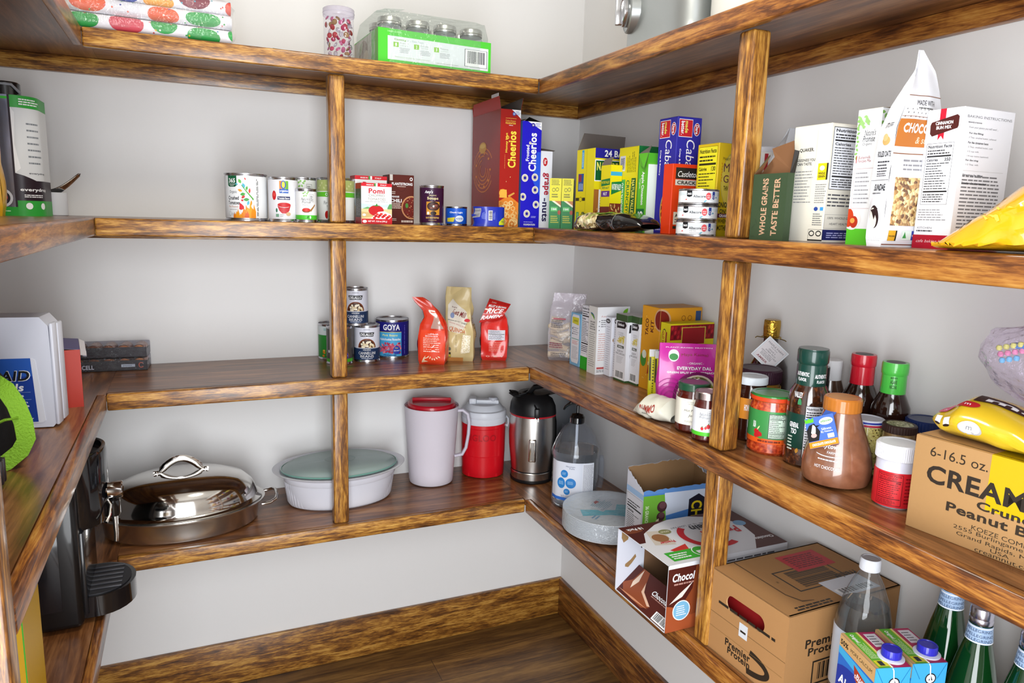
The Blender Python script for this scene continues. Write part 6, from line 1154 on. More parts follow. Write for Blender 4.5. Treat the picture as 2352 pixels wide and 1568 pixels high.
mb = MB(); KI = pm('#8a6a48', .8); W4 = pm('#5f8fd0', .45)
tp_ = .0016
def torn(x, base, amp, s): return base+amp*noise.noise(Vector((x*46, s, 0)))+.5*amp*noise.noise(Vector((x*120, s, 3)))
def wall(p0, p1, base, slope, s, outm, nrm):
    n = 26; P0, P1 = Vector(p0), Vector(p1); V = []
    for i in range(n+1):
        u = i/n; q_ = P0.lerp(P1, u); z = torn(u*.2, base+slope*u, .006, s); V += [(q_.x, q_.y, 0), (q_.x, q_.y, z)]
    f = [(2*i, 2*i+2, 2*i+3, 2*i+1) for i in range(n)]; mb.add(V, f, outm)
    N = Vector(nrm)*tp_; mb.add([(v[0]-N.x, v[1]-N.y, v[2]-.0004) for v in V], f, KI)
    mb.add([c for i in range(n+1) for c in (V[2*i+1], (V[2*i+1][0]-N.x, V[2*i+1][1]-N.y, V[2*i+1][2]-.0004))], [(2*i, 2*i+2, 2*i+3, 2*i+1) for i in range(n)], pm('#dfe6f0', .6))
wall((-w/2, -d/2), (w/2, -d/2), h-.012, .006, 1, W4, (0, -1)); wall((-w/2, d/2), (-w/2, -d/2), h+.02, -.034, 2, pm('#d6d9e4', .45), (-1, 0)); wall((w/2, d/2), (-w/2, d/2), h+.035, -.01, 3, W4, (0, 1)); wall((w/2, -d/2), (w/2, d/2), h, .02, 4, W4, (1, 0))
mb.box(-w/2+.001, -d/2+.001, .0005, w/2-.001, d/2-.001, .002, KI)
F.h *= .9; F.it = [(k, m, [(x, y*.91) for x, y in v], f, b_) for k, m, v, f, b_ in F.it]; L.it = [(k, m, [(x, y*.9) for x, y in v], f, b_) for k, m, v, f, b_ in L.it]
mb.art(F, box_map(w, d, h, 'F')); mb.art(L, box_map(w, d, h, 'L')); mb.build('carton', t)
# protein shake box, end opened
w, d, h = .322, .196, .152
t = thing('shake_box', 'chocolate protein shake carton with its end torn open at the shelf edge', 'box', (-.359+w/2, -1.1143+d/2, Z1+.0004))
CHO = '#4f1d16'; F, T_ = Art(w, h), Art(w, d)
F.rect(0, 0, 1, 1, '#e6e7ee').rect(0, .0, .36, .94, CHO).text('Chocolate', .16, .8, .25, .12, W_, bold=1, sl=.15).lines(.05, .68, .28, .72, 1, '#b88a80', .6).poly([(.22, .94), (.36, .94), (.36, .0), (.1, .3), (.2, .6)], '#8a4324').poly([(.27, .94), (.36, .94), (.36, .62)], '#e9e6e6').poly([(0, 0), (.36, 0), (.36, .26), (.2, .2), (.1, .34), (0, .4)], '#a3502c').poly([(.02, .42), (.12, .5), (.2, .7), (.1, .56)], '#e9dfd8').ell(.12, .3, .07, .15, W_).ell(.12, .3, .063, .135, '#7cb8dc').lines(.08, .22, .16, .38, 5, W_, .4)
F.rect(.36, .86, 1, .94, '#d3d5dc').lines(.4, .88, .9, .91, 1, '#55555c', .8, .05).poly([(.4, .8), (.5, .84), (.62, .84), (.5, .81)], '#c8202c').text('Premier', .58, .6, .4, .19, '#c8202c', bold=1, sl=.15).text('Protein', .6, .4, .36, .17, '#2a2c34', bold=1, sl=.15).rect(.38, .12, .62, .3, '#c8202c').text('30g', .5, .235, .18, .1, W_, bold=1, sl=.15).text('PROTEIN', .5, .155, .2, .05, W_, bold=1).lines(.38, .03, .9, .08, 1, '#3a8a4a', .6)
T_.rect(0, 0, 1, 1, '#dfe0e6').poly([(0, .55), (0, 1), (.42, 1), (.28, .93), (.12, .76), (.05, .55)], CHO).poly([(.6, 1), (1, 1), (1, 0), (.72, 0), (.86, .28), (.9, .6), (.8, .86)], CHO)
T_.ell(.06, .86, .09, .05, '#7a3f24').text('18 Pack', .1, .9, .13, .06, W_, 180, 1).poly([(.09, .46), (.15, .8), (.27, .76), (.24, .4)], '#d3c9bd').ell(.19, .6, .06, .1, '#9a6a44').text('Premier', .2, .48, .12, .06, '#c8202c', 180, 1).poly([(.14, .3), (.3, .38), (.27, .22), (.19, .18)], '#c8342c').ell(.28, .72, .05, .06, '#8a8a5a').text('GOLD', .28, .72, .07, .03, '#e9e6d0', 180, 1).text('160  1g  24  LOW FAT', .5, .78, .3, .05, '#55555c', 180)
T_.rect(.07, .06, .34, .26, '#3fae34').ell(.34, .17, .07, .12, W_).ell(.34, .17, .063, .105, '#3fae34').rect(.3, .13, .39, .19, W_).lines(.09, .09, .26, .22, 3, W_, .5)
T_.ring(.56, .5, .23, .05, '#c8202c', .34, 40, 130, 300).text('Premier', .66, .5, .34, .17, '#c8202c', 180, 1, .15).text('Protein', .64, .68, .3, .13, '#2a2c34', 180, 1, .15).text('Chocolate', .9, .2, .16, .06, W_, 180, 1).ell(.9, .62, .05, .07, '#7aa8d0')
mb = MB(); o_ = pm('#dfe0e6', .4); i_ = pm('#7a5a40', .8); th = .0016
mb.box(-w/2, -d/2, 0, w/2, -d/2+th, h, o_).box(-w/2, d/2-th, 0, w/2, d/2, h, o_).box(w/2-th, -d/2+th, 0, w/2, d/2-th, h, o_).box(-w/2, -d/2, h-th, w/2, d/2, h, o_).box(-w/2, -d/2, 0, w/2, d/2, th, o_)
mb.box(-w/2+.002, -d/2+th, th, w/2-th, -d/2+th+.0004, h-th, i_).box(-w/2+.002, d/2-th-.0004, th, w/2-th, d/2-th, h-th, i_).box(w/2-th-.0004, -d/2+th, th, w/2-th, d/2-th, h-th, i_).box(-w/2+.002, -d/2+th, th, w/2-th, d/2-th, th+.0004, i_).box(-w/2+.002, -d/2+th, h-th-.0004, w/2-th, d/2-th, h-th, i_)
mb.art(F, box_map(w, d, h, 'F')); mb.art(T_, box_map(w, d, h, 'T')); mb.build('carton', t)
WI = pm('#d3d6e2', .55)
mb = MB().box(-w/2-.0004, d/2-th-.0012, .002, -w/2+.075, d/2-th-.0005, h-.003, WI); A = Art(.075, h)
A.poly([(.12, .97), (.4, .95), (.36, .8), (.2, .76), (.12, .84)], '#9a7a52').poly([(.3, .4), (.5, .46), (.66, .54), (.7, .49), (.55, .4), (.42, .34), (.3, .36)], '#9a7a52').rect(.86, .62, .9, .68, '#222')
mb.art(A, lambda x, y, o: (-w/2+x, d/2-th-.0013-o, y)); mb.build('inner_flap', t)['label'] = 'white inside flap with torn brown patches'
mb = MB(); A = Art(d-.006, .085); A.rect(0, 0, 1, 1, CHO).text('Chocolate', .66, .62, .36, .15, W_, 0, 1, .15).lines(.5, .48, .8, .53, 1, '#b88a80', .5).poly([(.12, 1), (.24, 1), (.3, .75), (.36, .4), (.6, .2), (.5, .06), (.1, .1), (0, .3), (.1, .55)], '#8a4526').poly([(.14, .98), (.2, .6), (.16, .3), (.12, .5)], '#e3cbb8').poly([(.3, .72), (.38, .46), (.6, .24), (.56, .2), (.34, .42)], '#d9b49c').poly([(.0, .1), (.3, .08), (.6, .14), (.3, .14)], '#c98a68').bars(.72, .02, .98, .28)
def lip(x, y, o): v = y/A.h; return (-w/2+.002+.06*v-o*.8, d/2-.003-x, .002+.05*v+o)
mb.grid(lambda u, v: lip(u*A.w, v*A.h, 0), 2, 6, pm(CHO, .4)).grid(lambda u, v: lip(u*A.w, v*A.h, -.0012), 2, 6, WI); mb.art(A, lip, 0, A.h/6); mb.build('front_lip', t)['label'] = 'chocolate brown end panel folded inwards'
# plain shipping case
zc = .1744; e = R(2.2); w, d, h = .289, .2, zc
t = thing('shipping_case', 'plain brown cardboard case with an oval handle hole', 'carton', (0, 0, Z1), (0, 0, R(-0.)))
P0 = Vector((-.2765, -1.3865)); eR = Vector((1, .0545)).normalized(); th_ = math.atan2(eR.y, eR.x); eL = Vector((-eR.y, eR.x)); P = P0+eR*w/2+eL*d/2
P.x = min(P.x, -.012-w/2+.0); w = min(w, 2*(-.006-P.x)); t.location = (P.x, P.y, Z1); t.rotation_euler = (0, 0, th_*.5)
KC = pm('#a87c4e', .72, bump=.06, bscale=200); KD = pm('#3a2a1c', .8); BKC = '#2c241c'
F, L, T_ = Art(w, h), Art(d, h), Art(w, d)
L.text('Premier', .42, .235, .34, .09, BKC, bold=1).text('Protein', .44, .155, .3, .08, BKC, bold=1).ring(.5, .2, .34, .06, BKC, .15, 30, -80, 75).lines(.12, .62, .92, .66, 1, BKC, .8, .1).rect(.0, .475, 1, .482, '#7a5a38').rect(0, .3, .98, .303, '#93703f')
F.text('Premier', .33, .62, .34, .1, BKC, bold=1).text('Protein', .34, .52, .3, .09, BKC, bold=1).frame(.24, .12, .68, .4, .012, BKC).bars(.26, .14, .66, .38, BKC, None).text('0 06', .4, .07, .2, .05, BKC).text('BUTTER', .4, .01, .24, .04, BKC)
T_.frame(.3, .28, .78, .66, .012, BKC).bars(.32, .3, .76, .64, BKC, None, vert=True).text('1 11835 711', .25, .5, .02, .03, BKC).rect(.5, .58, .86, .9, pm('#b8202a', .4)).lines(.54, .62, .82, .86, 7, '#6a141c', .5, .1).rect(.5, .06, .86, .34, pm('#d6d8e0', .4)).bars(.52, .08, .84, .18).text('Premier', .78, .36, .2, .09, BKC, 180, 1).lines(.1, .03, .5, .1, 2, BKC, .6).poly([(.17, 1), (.18, 1), (.18, .3), (.22, .16), (.3, .13), (.3, .12), (.21, .14), (.17, .29)], '#5a3f24')
mb = MB(); n = 20; hz, hy0, hy1, hr = .123, .036, .104, .0165
outer = [(-d/2, 0), (d/2, 0), (d/2, h), (-d/2, h)]; hole = [(hy0+hr*math.cos(R(90+180*i/n))-.065, hz+hr*math.sin(R(90+180*i/n))) for i in range(n+1)]+[(hy1+hr*math.cos(R(-90+180*i/n))-.065, hz+hr*math.sin(R(-90+180*i/n))) for i in range(n+1)]
tri = geometry.tessellate_polygon([[Vector((a_, b_, 0)) for a_, b_ in outer], [Vector((a_, b_, 0)) for a_, b_ in hole]]); allp = outer+hole
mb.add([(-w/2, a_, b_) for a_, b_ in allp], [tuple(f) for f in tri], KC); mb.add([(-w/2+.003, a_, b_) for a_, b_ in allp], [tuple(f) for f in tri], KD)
m_ = len(hole); mb.add([(-w/2, a_, b_) for a_, b_ in hole]+[(-w/2+.003, a_, b_) for a_, b_ in hole], [(i, (i+1) % m_, (i+1) % m_+m_, i+m_) for i in range(m_)], pm('#c9a070', .7))
mb.box(-w/2+.0001, -d/2, 0, w/2, -d/2+.003, h, KC).box(-w/2+.0001, d/2-.003, 0, w/2, d/2, h, KC).box(w/2-.003, -d/2, 0, w/2, d/2, h, KC).box(-w/2, -d/2, h-.003, w/2, d/2, h, KC).box(-w/2, -d/2, 0, w/2, d/2, .003, KC)
L2 = L.clip(); mb.art(L2, box_map(w, d, h, 'L')); mb.art(F, box_map(w, d, h, 'F')); mb.art(T_, box_map(w, d, h, 'T')); mb.build('cardboard', t)
o = MB().box(-w/2+.02, -d/2+.01, .012, -w/2+.09, d/2-.01, h-.03, pm('#8a1a1c', .3), .01).build('red_pack_inside', t); o['label'] = 'red pack seen through the handle hole'
o = MB().box(-w/2-.0006, -.006, .072, -w/2-.0002, .016, .1, pm('#cfd2d8', .35)).box(-w/2-.0009, -.002, .082, -w/2-.0005, .012, .086, BKC).build('case_seal', t); o['label'] = 'small torn white seal'
# soda bottle, milk cartons and green bottles
t = thing('soda_bottle', 'clear plastic bottle of soda water with a white cap', 'bottle', (-.194, -1.447, Z1), -52)
prof = [(.036, .001), (.044, .006), (.0455, .02), (.0455, .17), (.044, .185), (.036, .222), (.025, .252), (.0165, .268), (.0145, .272), (.0145, .284)]
MB().lathe([(0, .001)]+prof, film('#eef3f6', .4, .04, .03, .15, 20), 64).build('bottle_body', t)
MB().lathe([(0, .003)]+[(r_-.0016, z) for r_, z in prof[:5]]+[(.0365, .212), (0, .213)], pm('#e6ecee', .02, trans=1, ior=1.33), 56).build('soda', t)
MB().lathe([(.0457, .06), (.0462, .061), (.0462, .168), (.0455, .17)], pm('#c9d3e2', .35), 64, a0=170, a1=318).build('label', t)
mb = MB(); screw_lid(mb, .0165, .276, .021, pm('#dde0e8', .35), 40); mb.build('cap', t)
for (px, py, l) in ((-.3203, -1.5744, 'left almond drink carton with a blue screw cap'), (-.2567, -1.5873, 'right almond drink carton with a blue screw cap')):
    w, d, h = .0575, .094, .2; e = R(-17.3); eR = Vector((math.cos(e), math.sin(e))); eL = Vector((-math.sin(e), math.cos(e))); P = Vector((px, py))+eR*w/2+eL*d/2
    t = thing('drink_carton', l, 'carton', (P.x, P.y, Z1), -17.3); F, L, T_ = Art(w, h), Art(d, h), Art(w, d)
    CY = '#2f9ad0'
    F.rect(0, 0, 1, 1, '#3fa3d8').ell(.56, .87, .16, None, '#20242c').ell(.56, .87, .125, None, W_).poly([(.5, .855), (.56, .9), (.62, .855), (.585, .855), (.56, .875), (.535, .855)], '#20242c').poly([(0, 1), (.02, 1), (.26, .87), (.24, .868)], '#1f7ab0').poly([(1, 1), (.98, 1), (.74, .87), (.76, .868)], '#1f7ab0').ring(.5, .62, .44, .04, '#dfe8ec', .045, 30, 20, 160).text('As Fast', .55, .68, .44, .03, '#1c3a8a', bold=1)
    F.lines(.1, .1, .9, .5, 8, '#dff0fa', .3)
    L.rect(0, 0, 1, 1, '#2a6ac4').poly([(0, .9), (1, .88), (1, 1), (0, 1)], '#c9a06a').text('50%', .14, .945, .22, .045, '#1c1a14', bold=1).text('MORE CALCIUM', .62, .945, .6, .03, '#3a2c18').poly([(0, .9), (1, .86), (1, .78), (.6, .8), (0, .84)], '#3fa8dc').ell(.45, .62, .62, .16, '#22379a').poly([(.45, .86), (.85, .8), (.92, .7), (.72, .69), (.5, .76)], '#a83a24').text('BLUE', .66, .795, .2, .025, W_, -12, 1).text('DIAMOND', .68, .765, .36, .03, W_, -12, 1).text('ALMONDS', .7, .73, .28, .02, '#e3a23a', -12, 1).text('Almond', .44, .62, .72, .09, W_, -8, 1).text('Breeze', .5, .5, .66, .085, W_, -8, 1)
    T_.rect(0, 0, 1, 1, '#a81c54').rect(0, 0, .42, 1, '#5fae2a').rect(.0, 0, .09, 1, '#c9a06a').rect(.42, 0, .5, 1, '#d9c82a').text('Original', .22, .82, .24, .14, W_, -90, 1).lines(.14, .25, .36, .7, 5, '#e3f0c8', .35, .2, True).rect(.12, .04, .42, .2, '#d9d02a').rect(.2, .06, .34, .18, '#33342a').rect(.6, .56, .95, .94, '#d9d4dc').lines(.64, .6, .9, .9, 4, '#66606a', .4).rect(.455, 0, .475, 1, '#e6d0dc')
    mb = MB().box(-w/2, -d/2, 0, w/2, d/2, h, pm(CY, .28, coat=.2), .001, 1); mb.art(F, box_map(w, d, h, 'F')); mb.art(L, box_map(w, d, h, 'L')); mb.art(T_, box_map(w, d, h, 'T')); mb.build('carton_body', t)
    M_ = Matrix.Translation((.012, -.022, h)); mb = MB().lathe([(.0195, .0003), (.0195, .002), (.013, .0032), (.0, .0032)], pm('#dfe2f0', .35), 32, (.012, -.022, h)); mb.build('spout_base', t)
    mb = MB(); screw_lid(mb, .0145, .003, .013, pm('#2a2ab0', .3, coat=.3), 24); mb.v = [tuple(M_ @ Vector(v)) for v in mb.v]; mb.build('cap', t)
    MB().tube([(-.003, -.01, h+.0008), (-.002, -.046, h+.0006), (0, -d/2-.001, h-.004), (.003, -d/2-.0012, h-.03), (.001, -d/2-.0012, h-.045)], .0009, pm('#e3e0e6', .4), 6).build('pull_thread', t)
GB = pm('#0c3a16', .06, trans=.35, ior=1.5, coat=.6); PBL = pm('#9fb8d8', .4)
for i, (x, y, z_, l, rz) in enumerate(((-.1, -1.5325, 0, 'green glass water bottle at the back, its cap hidden by the shelf edge', -57), (-.1305, -1.602, 0, 'green glass water bottle with a silver cap and blue neck band', -60), (-.13, -1.678, 0, 'green glass water bottle cut off by the right edge', -63))):
    t = thing('water_bottle', l, 'bottle', (x, y, Z1), rz)
    k = 1.06 if i == 0 else 1.0
    MB().lathe([(0, .001), (.032, .001), (.0368, .005), (.0372, .01), (.0372, .12*k), (.034, .15*k), (.026, .19*k), (.0185, .222*k), (.0155, .238*k), (.015, .262*k)], GB, 64).build('bottle_body', t)
    mb = MB().lathe([(.0188, .222*k), (.0192, .223*k), (.0168, .248*k), (.0163, .249*k)], PBL, 56)
    class _F:
        nom = .0185
        def __call__(s, z): return .0194-(z-.223*k)*.0985
    A = Art(PI*.0185, .025); A.rect(0, .0, 1, .06, W_).rect(0, .94, 1, 1, W_).text('PELLEGRINO', .5, .78, .7, .18, '#24406a').text('S.PELLEGRINO', .5, .46, .8, .18, '#24406a').text('PELLEGRINO', .5, .18, .7, .18, '#24406a'); mb.art(A.centred(), cyl_map(_F(), .223*k), .004, .006); mb.build('neck_band', t)
    MB().lathe([(.0152, .25*k), (.0165, .252*k), (.0168, .258*k), (.016, .26*k), (.0165, .262*k), (.0165, .272*k), (.0155, .276*k), (0, .2765*k)], pm('#b4b2be', .25, 1), 48).build('cap', t)
    mb = MB(); A = Art(PI*.0375, .09); A.ell(.5, .5, .22, .46, W_).ell(.5, .5, .2, .42, '#7a9cc8').poly([(.5, .68), (.53, .58), (.58, .56), (.54, .5), (.55, .42), (.5, .47), (.45, .42), (.46, .5), (.42, .56), (.47, .58)], '#b8242c').text('S.PELLEGRINO', .5, .3, .34, .08, W_, bold=1); mb.art(A.centred(), cyl_map(.0375, .03), .008); mb.build('label', t)
# ---------------------------------------------------------------- left wall shelves
# coffee machine on the lowest shelf
t = thing('espresso_machine', 'black espresso machine with a protruding drip tray', 'coffee machine', (-1.56, -.565, Z1))
BM = pm('#0b0b0d', .3, coat=.35); BMG = pm('#111114', .1, coat=.8)
mb = MB().box(-.15, -.108, .006, .095, .108, .345, BM, .012, 3).box(-.12, -.1092, .05, .06, -.1078, .3, pm('#131317', .2, coat=.5), .0005); mb.build('housing', t)
mb = MB(); mb.lathe([(.055, .2), (.058, .215), (.06, .35), (.057, .356), (.05, .356), (.047, .346), (0, .344)], BMG, 48, (.085, .0, 0), sy=1.35); mb.build('brew_head', t)
MB().box(.088, -.085, .02, .102, .085, .2, pm('#16181c', .2, coat=.4), .004).build('front_panel', t)
mb = MB(); tray = [(.09, -.08)]+[(.115+.07*math.cos(R(a)), .08*math.sin(R(a))) for a in range(-90, 91, 12)]+[(.09, .08)]
mb.prism(tray, .012, .056, BMG); mb.build('drip_tray', t)
mb = MB(); grate = [(.094, -.072)]+[(.113+.063*math.cos(R(a)), .072*math.sin(R(a))) for a in range(-90, 91, 12)]+[(.094, .072)]; mb.prism(grate, .0562, .0585, DGREY)
for i in range(6): mb.box(.1, -.052+.02*i, .0585, .16, -.046+.02*i, .0605, pm('#4a4a50', .3), .0008)
mb.build('drip_grate', t)
mb = MB(); Mx = Matrix.Translation((.158, -.02, .262)) @ Matrix.Rotation(R(90), 4, 'Y'); s_ = MB().lathe([(.006, -.03), (.006, -.016), (.017, -.014), (.018, 0), (.018, .012), (.016, .014), (0, .014)], STEEL, 32); mb.add([Mx @ Vector(v) for v in s_.v], s_.f, STEEL); mb.build('steam_knob', t)
MB().tube([(.14, -.02, .245), (.148, -.028, .232), (.146, -.042, .214), (.14, -.055, .205)], [.003, .003, .0035, .004], STEEL, 8).build('lever', t)
mb = MB().lathe([(.012, .2), (.014, .205), (.014, .235), (.01, .24)], BMG, 28, (.15, -.005, 0)).tube([(.152, -.006, .2), (.153, -.007, .16), (.152, -.008, .142)], [.0055, .005, .0045], STEEL, 12); mb.build('steam_wand', t)
w, d, h = .062, .13, .232; F = Art(w, h)
F.poly([(.06, .7), (.62, .83), (.66, .95), (.1, .84)], '#a81c24').text('GLAD', .36, .83, .44, .08, W_, 38, 1).text('RECYCLING', .5, .68, .74, .07, '#3a4218', 42, 1).text('LARGE TRASH', .46, .6, .6, .035, '#55602a', 42).frame(.3, .34, .84, .56, .03, '#b8302c').text('STRENGTH', .56, .47, .4, .035, '#b8302c', 38, 1).text('YOU CAN TRUST', .58, .42, .4, .03, '#b8302c', 38, 1).poly([(.1, 0), (.14, .2), (.3, .26), (.5, .22), (.62, 0)], '#7d93b0').poly([(.5, .1), (.9, .34), (.92, .3), (.92, .0), (.6, 0)], '#4a3a34').poly([(.88, .0), (1, 0), (1, .2), (.9, .1)], '#2f8a2c').rect(.97, 0, 1, 1, '#3fae3a')
mb = MB().box(-w/2, -d/2, 0, w/2, d/2, h, pm('#d3a524', .42), .001, 1); mb.art(F, box_map(w, d, h, 'F')); T_ = Art(w, d); T_.rect(0, 0, 1, 1, '#3fae3a'); mb.art(T_, box_map(w, d, h, 'T')); tag(mb.build('bag_box', None, (-1.532, -.93, Z1)), 'yellow recycling bag box standing beside the espresso machine', 'box')
# first aid kit, hand warmers, batteries, lunch bag on the second lowest shelf
t = thing('first_aid_kit', 'white plastic first aid case with a carry handle', 'first aid kit', (-1.6, -.567, Z2), -6)
w, d, h = .225, .07, .222; WP = pm('#d9dcea', .35)
mb = MB(); hole = [(-.075, h-.058), (-.005, h-.058), (.005, h-.03), (-.075, h-.028)]; outl = [(-w/2, .006), (-w/2+.006, .002), (w/2-.008, .002), (w/2, .012), (w/2-.004, h-.018), (w/2-.018, h), (-w/2+.018, h), (-w/2, h-.014)]
XZ = lambda y: Matrix(((1, 0, 0, 0), (0, 0, -1, y), (0, 1, 0, 0), (0, 0, 0, 1)))
tri = geometry.tessellate_polygon([[Vector((a, b, 0)) for a, b in outl], [Vector((a, b, 0)) for a, b in hole]]); al = outl+hole; no = len(outl)
for y in (-d/2, d/2): mb.add([(a, y, b) for a, b in al], [tuple(f) for f in tri], WP)
mb.add([(a, -d/2, b) for a, b in al]+[(a, d/2, b) for a, b in al], [(i, (i+1) % no, (i+1) % no+len(al), i+len(al)) for i in range(no)]+[(no+i, no+(i+1) % 4, no+(i+1) % 4+len(al), no+i+len(al)) for i in range(4)], WP)
mb.build('case', t)
MB().box(w/2-.003, -d/2-.002, .006, w/2+.004, -.006, h-.012, WP, .003).box(w/2-.003, .004, .006, w/2+.003, d/2+.002, h-.016, WP, .003).build('seam_rim', t)
mb = MB(); mb.prism([(-w/2+.014, .012), (w/2-.026, .012), (w/2-.02, .016), (w/2-.03, .138), (w/2-.036, .142), (-w/2+.014, .142)], 0, .001, pm('#e3e5f0', .35), XZ(-d/2)); lw, lh = .19, .128; A = Art(lw, lh); A.rect(0, 0, 1, 1, '#1d3f9a').rect(0, .72, 1, 1, '#2a5cb8').text('FIRST AID', .6, .73, .76, .17, W_, bold=1, sl=.2).text('FIRST AID', .6, .73, .74, .155, INK, bold=1, sl=.2).text('Essentials', .62, .55, .56, .12, W_, bold=1, sl=.2).rect(.3, .47, .96, .475, '#8aa4d8').text('200 pieces', .68, .415, .42, .055, W_, bold=1).rect(.3, .355, .96, .36, '#8aa4d8').text('cuts, scrapes, pain', .68, .31, .48, .04, W_, bold=1).text('relief and more', .72, .26, .42, .038, W_, bold=1).text('trusted by', .64, .18, .26, .036, W_, bold=1).text('professionals', .62, .14, .3, .036, W_, bold=1).leaf(.88, .17, .02, .12, 0, '#a8b4d4').leaf(.88, .15, .1, .015, 90, '#a8b4d4').text('FIRST AID ONLY', .74, .045, .44, .035, W_, bold=1)
mb.art(A, lambda x, y, o: (-w/2+.016+x*(.93-.03*y/lh), -d/2-.0012-o, .014+y)); mb.build('label', t)
MB().box(.04, -d/2-.004, -.0005, .07, -d/2+.01, .006, WP, .001).build('foot', t)
w, d, h = .085, .15, .128
t = thing('hand_warmer_box', 'red and orange hand warmer box beside the first aid case', 'box', (-1.5175, -.385, Z2), 8)
A = Art(d, h); A.rect(0, 0, 1, 1, '#d35a14').poly([(0, 0), (.5, 0), (.3, .62), (0, .6)], '#c91f14').poly([(0, .62), (.3, .6), (.62, .62), (.7, .9), (1, .95), (1, 1), (0, 1)], '#b4b0b4').poly([(.05, .55), (.6, .6), (.6, .82), (.1, .76)], '#5a4a8a').text('GRABBER', .34, .67, .46, .1, W_, 3, 1).text('HAND', .42, .42, .4, .2, '#a8140c', 6, 1).text('WARMERS', .42, .27, .42, .08, '#7a140c', 8, 1).poly([(.66, .4), (.85, .9), (.96, .9), (.9, .3)], '#b88a4a').poly([(.68, .12), (.86, .2), (.84, .45), (.7, .4)], '#8a8a4a').poly([(.72, .16), (.83, .22), (.81, .4), (.74, .36)], '#b8a05a').poly([(.3, .0), (.42, .3), (.36, 0)], '#e38a2a').poly([(.5, 0), (.6, .2), (.58, 0)], '#e38a2a')
mb = MB(); open_box(mb, w, d, h, '#c94a1a', '#a8a4a8', arts={'R': A}); Ft = Art(w, h); Ft.rect(0, 0, 1, 1, '#b8301c'); mb.art(Ft, box_map(w, d, h, 'F')); mb.build('carton', t)
flap('top_flap', t, [(w/2, -d/2, h), (w/2, d/2, h), (-w/2+.03, d/2, h+.006), (-w/2+.03, -d/2, h+.006)], pm('#4a3f7a', .4), pm('#b4b0b4', .6))
o = flap('torn_corner', t, [(w/2+.0012, d/2-.05, h-.03), (w/2+.0012, d/2-.002, h), (w/2+.012, d/2-.004, h-.006), (w/2+.014, d/2-.04, h-.034)], pm('#c9c4c8', .6), pm('#c9c4c8', .6)); o['label'] = 'torn grey corner of cardboard'
COP = pm('#b8763f', .25, 1); BKP = pm('#16161c', .3); PKF = film('#e8e8f0', .4, .05, .06, 1.2, 90)
for i, l in enumerate(('lower black tray of large batteries in shrink film', 'upper black tray of large batteries in shrink film')):
    z = Z2+.0362*i; t = thing('battery_pack', l, 'batteries', (-1.446, -.0415-.0, z+.0004), -4, 'battery packs by the back wall')
    w, d, h = .186, .072, .0345; A = Art(w, h*.8)
    if i: A.text('D', .2, .5, .06, .55, W_, 180, 1)
    else: A.text('DURACELL', .14, .42, .34, .42, W_, 0, 1).rect(.66, .36, .84, .64, '#c9d3da').lines(.68, .42, .82, .58, 1, '#8a9aa0', .4).ring(.92, .52, .035, .012, '#d3542c', .28, 20, 40, 330)
    q = random.Random(i)
    mb = MB().box(-w/2, -d/2, 0, w/2, -d/2+.0015, h*.8, BKP).box(-w/2, d/2-.0015, 0, w/2, d/2, h*.5, BKP).box(-w/2, -d/2, 0, w/2, d/2, .0012, BKP).box(-w/2, -d/2, 0, -w/2+.0012, d/2, h*.6, BKP).box(w/2-.0012, -d/2, 0, w/2, d/2, h*.6, BKP); mb.art(A, box_map(w, d, h, 'F')); mb.build('tray', t)
    for j in range(5):
        Mx = Matrix.Translation((-.074+.037*j, 0, .0178)) @ Matrix.Rotation(R(90), 4, 'X'); s_ = MB().lathe([(0, -.031), (.0145, -.031), (.0162, -.029), (.0164, .03), (.0145, .0315), (.006, .0318), (.005, .034), (0, .0341)], COP if j > 1 or i == 0 else COP, 28)
        b_ = MB().add([Mx @ Vector(v) for v in s_.v], s_.f, COP); b_.build('battery', t)
    MB().box(-w/2-.0012, -d/2-.0012, -.0002, w/2+.0012, d/2+.0012, h+.0006, PKF, .003, 2).build('shrink_wrap', t)
t = thing('lunch_bag', 'black fabric lunch bag with a lime green strap', 'bag', (-1.648, -.76, Z2), 0)
def lb(u, v):
    a = 2*PI*u; k = .12+.01*noise.noise(Vector((math.cos(a)*2, math.sin(a)*2, v*3))); ca, sa = math.cos(a), math.sin(a); s_ = (1-.45*max(0, v-.45)**1.4*2)
    return (k*s_*math.copysign(abs(ca)**.6, ca), .07*s_*math.copysign(abs(sa)**.6, sa), .165*v)
CLO = pm('#0d0d10', .8, bump=.3, bscale=120); mb = MB().grid(lb, 40, 20, CLO, True); ring = [lb(i/40, 1) for i in range(40)]; mb.add(ring+[(0, 0, .172)], [(i, (i+1) % 40, 40) for i in range(40)], CLO); mb.build('bag_body', t)
LIME = pm('#84b82c', .6, bump=.8, bscale=300)
mb = MB(); ctr = [(.078, -.052, .145), (.1, -.068, .148), (.122, -.085, .135), (.137, -.095, .11), (.146, -.1, .08), (.148, -.1, .05), (.138, -.1, .03), (.118, -.105, .014), (.09, -.11, .006), (.06, -.105, .004)]
prev = None; V = []
for i, c in enumerate(ctr):
    c = Vector(c); n_ = Vector(ctr[min(i+1, len(ctr)-1)])-Vector(ctr[max(i-1, 0)]); n_.normalize(); wv = Vector((.35, -.9, .15))-n_*Vector((.35, -.9, .15)).dot(n_); wv = Vector((.8, .5, .1)) if False else n_.cross(Vector((.3, -.9, .25))).normalized()*.0135
    V += [c-wv, c+wv]
mb.add(V, [(2*i, 2*i+2, 2*i+3, 2*i+1) for i in range(len(ctr)-1)], LIME); mb.add([v+Vector((-.0008, .002, -.0008)) for v in V], [(2*i, 2*i+1, 2*i+3, 2*i+2) for i in range(len(ctr)-1)], LIME)
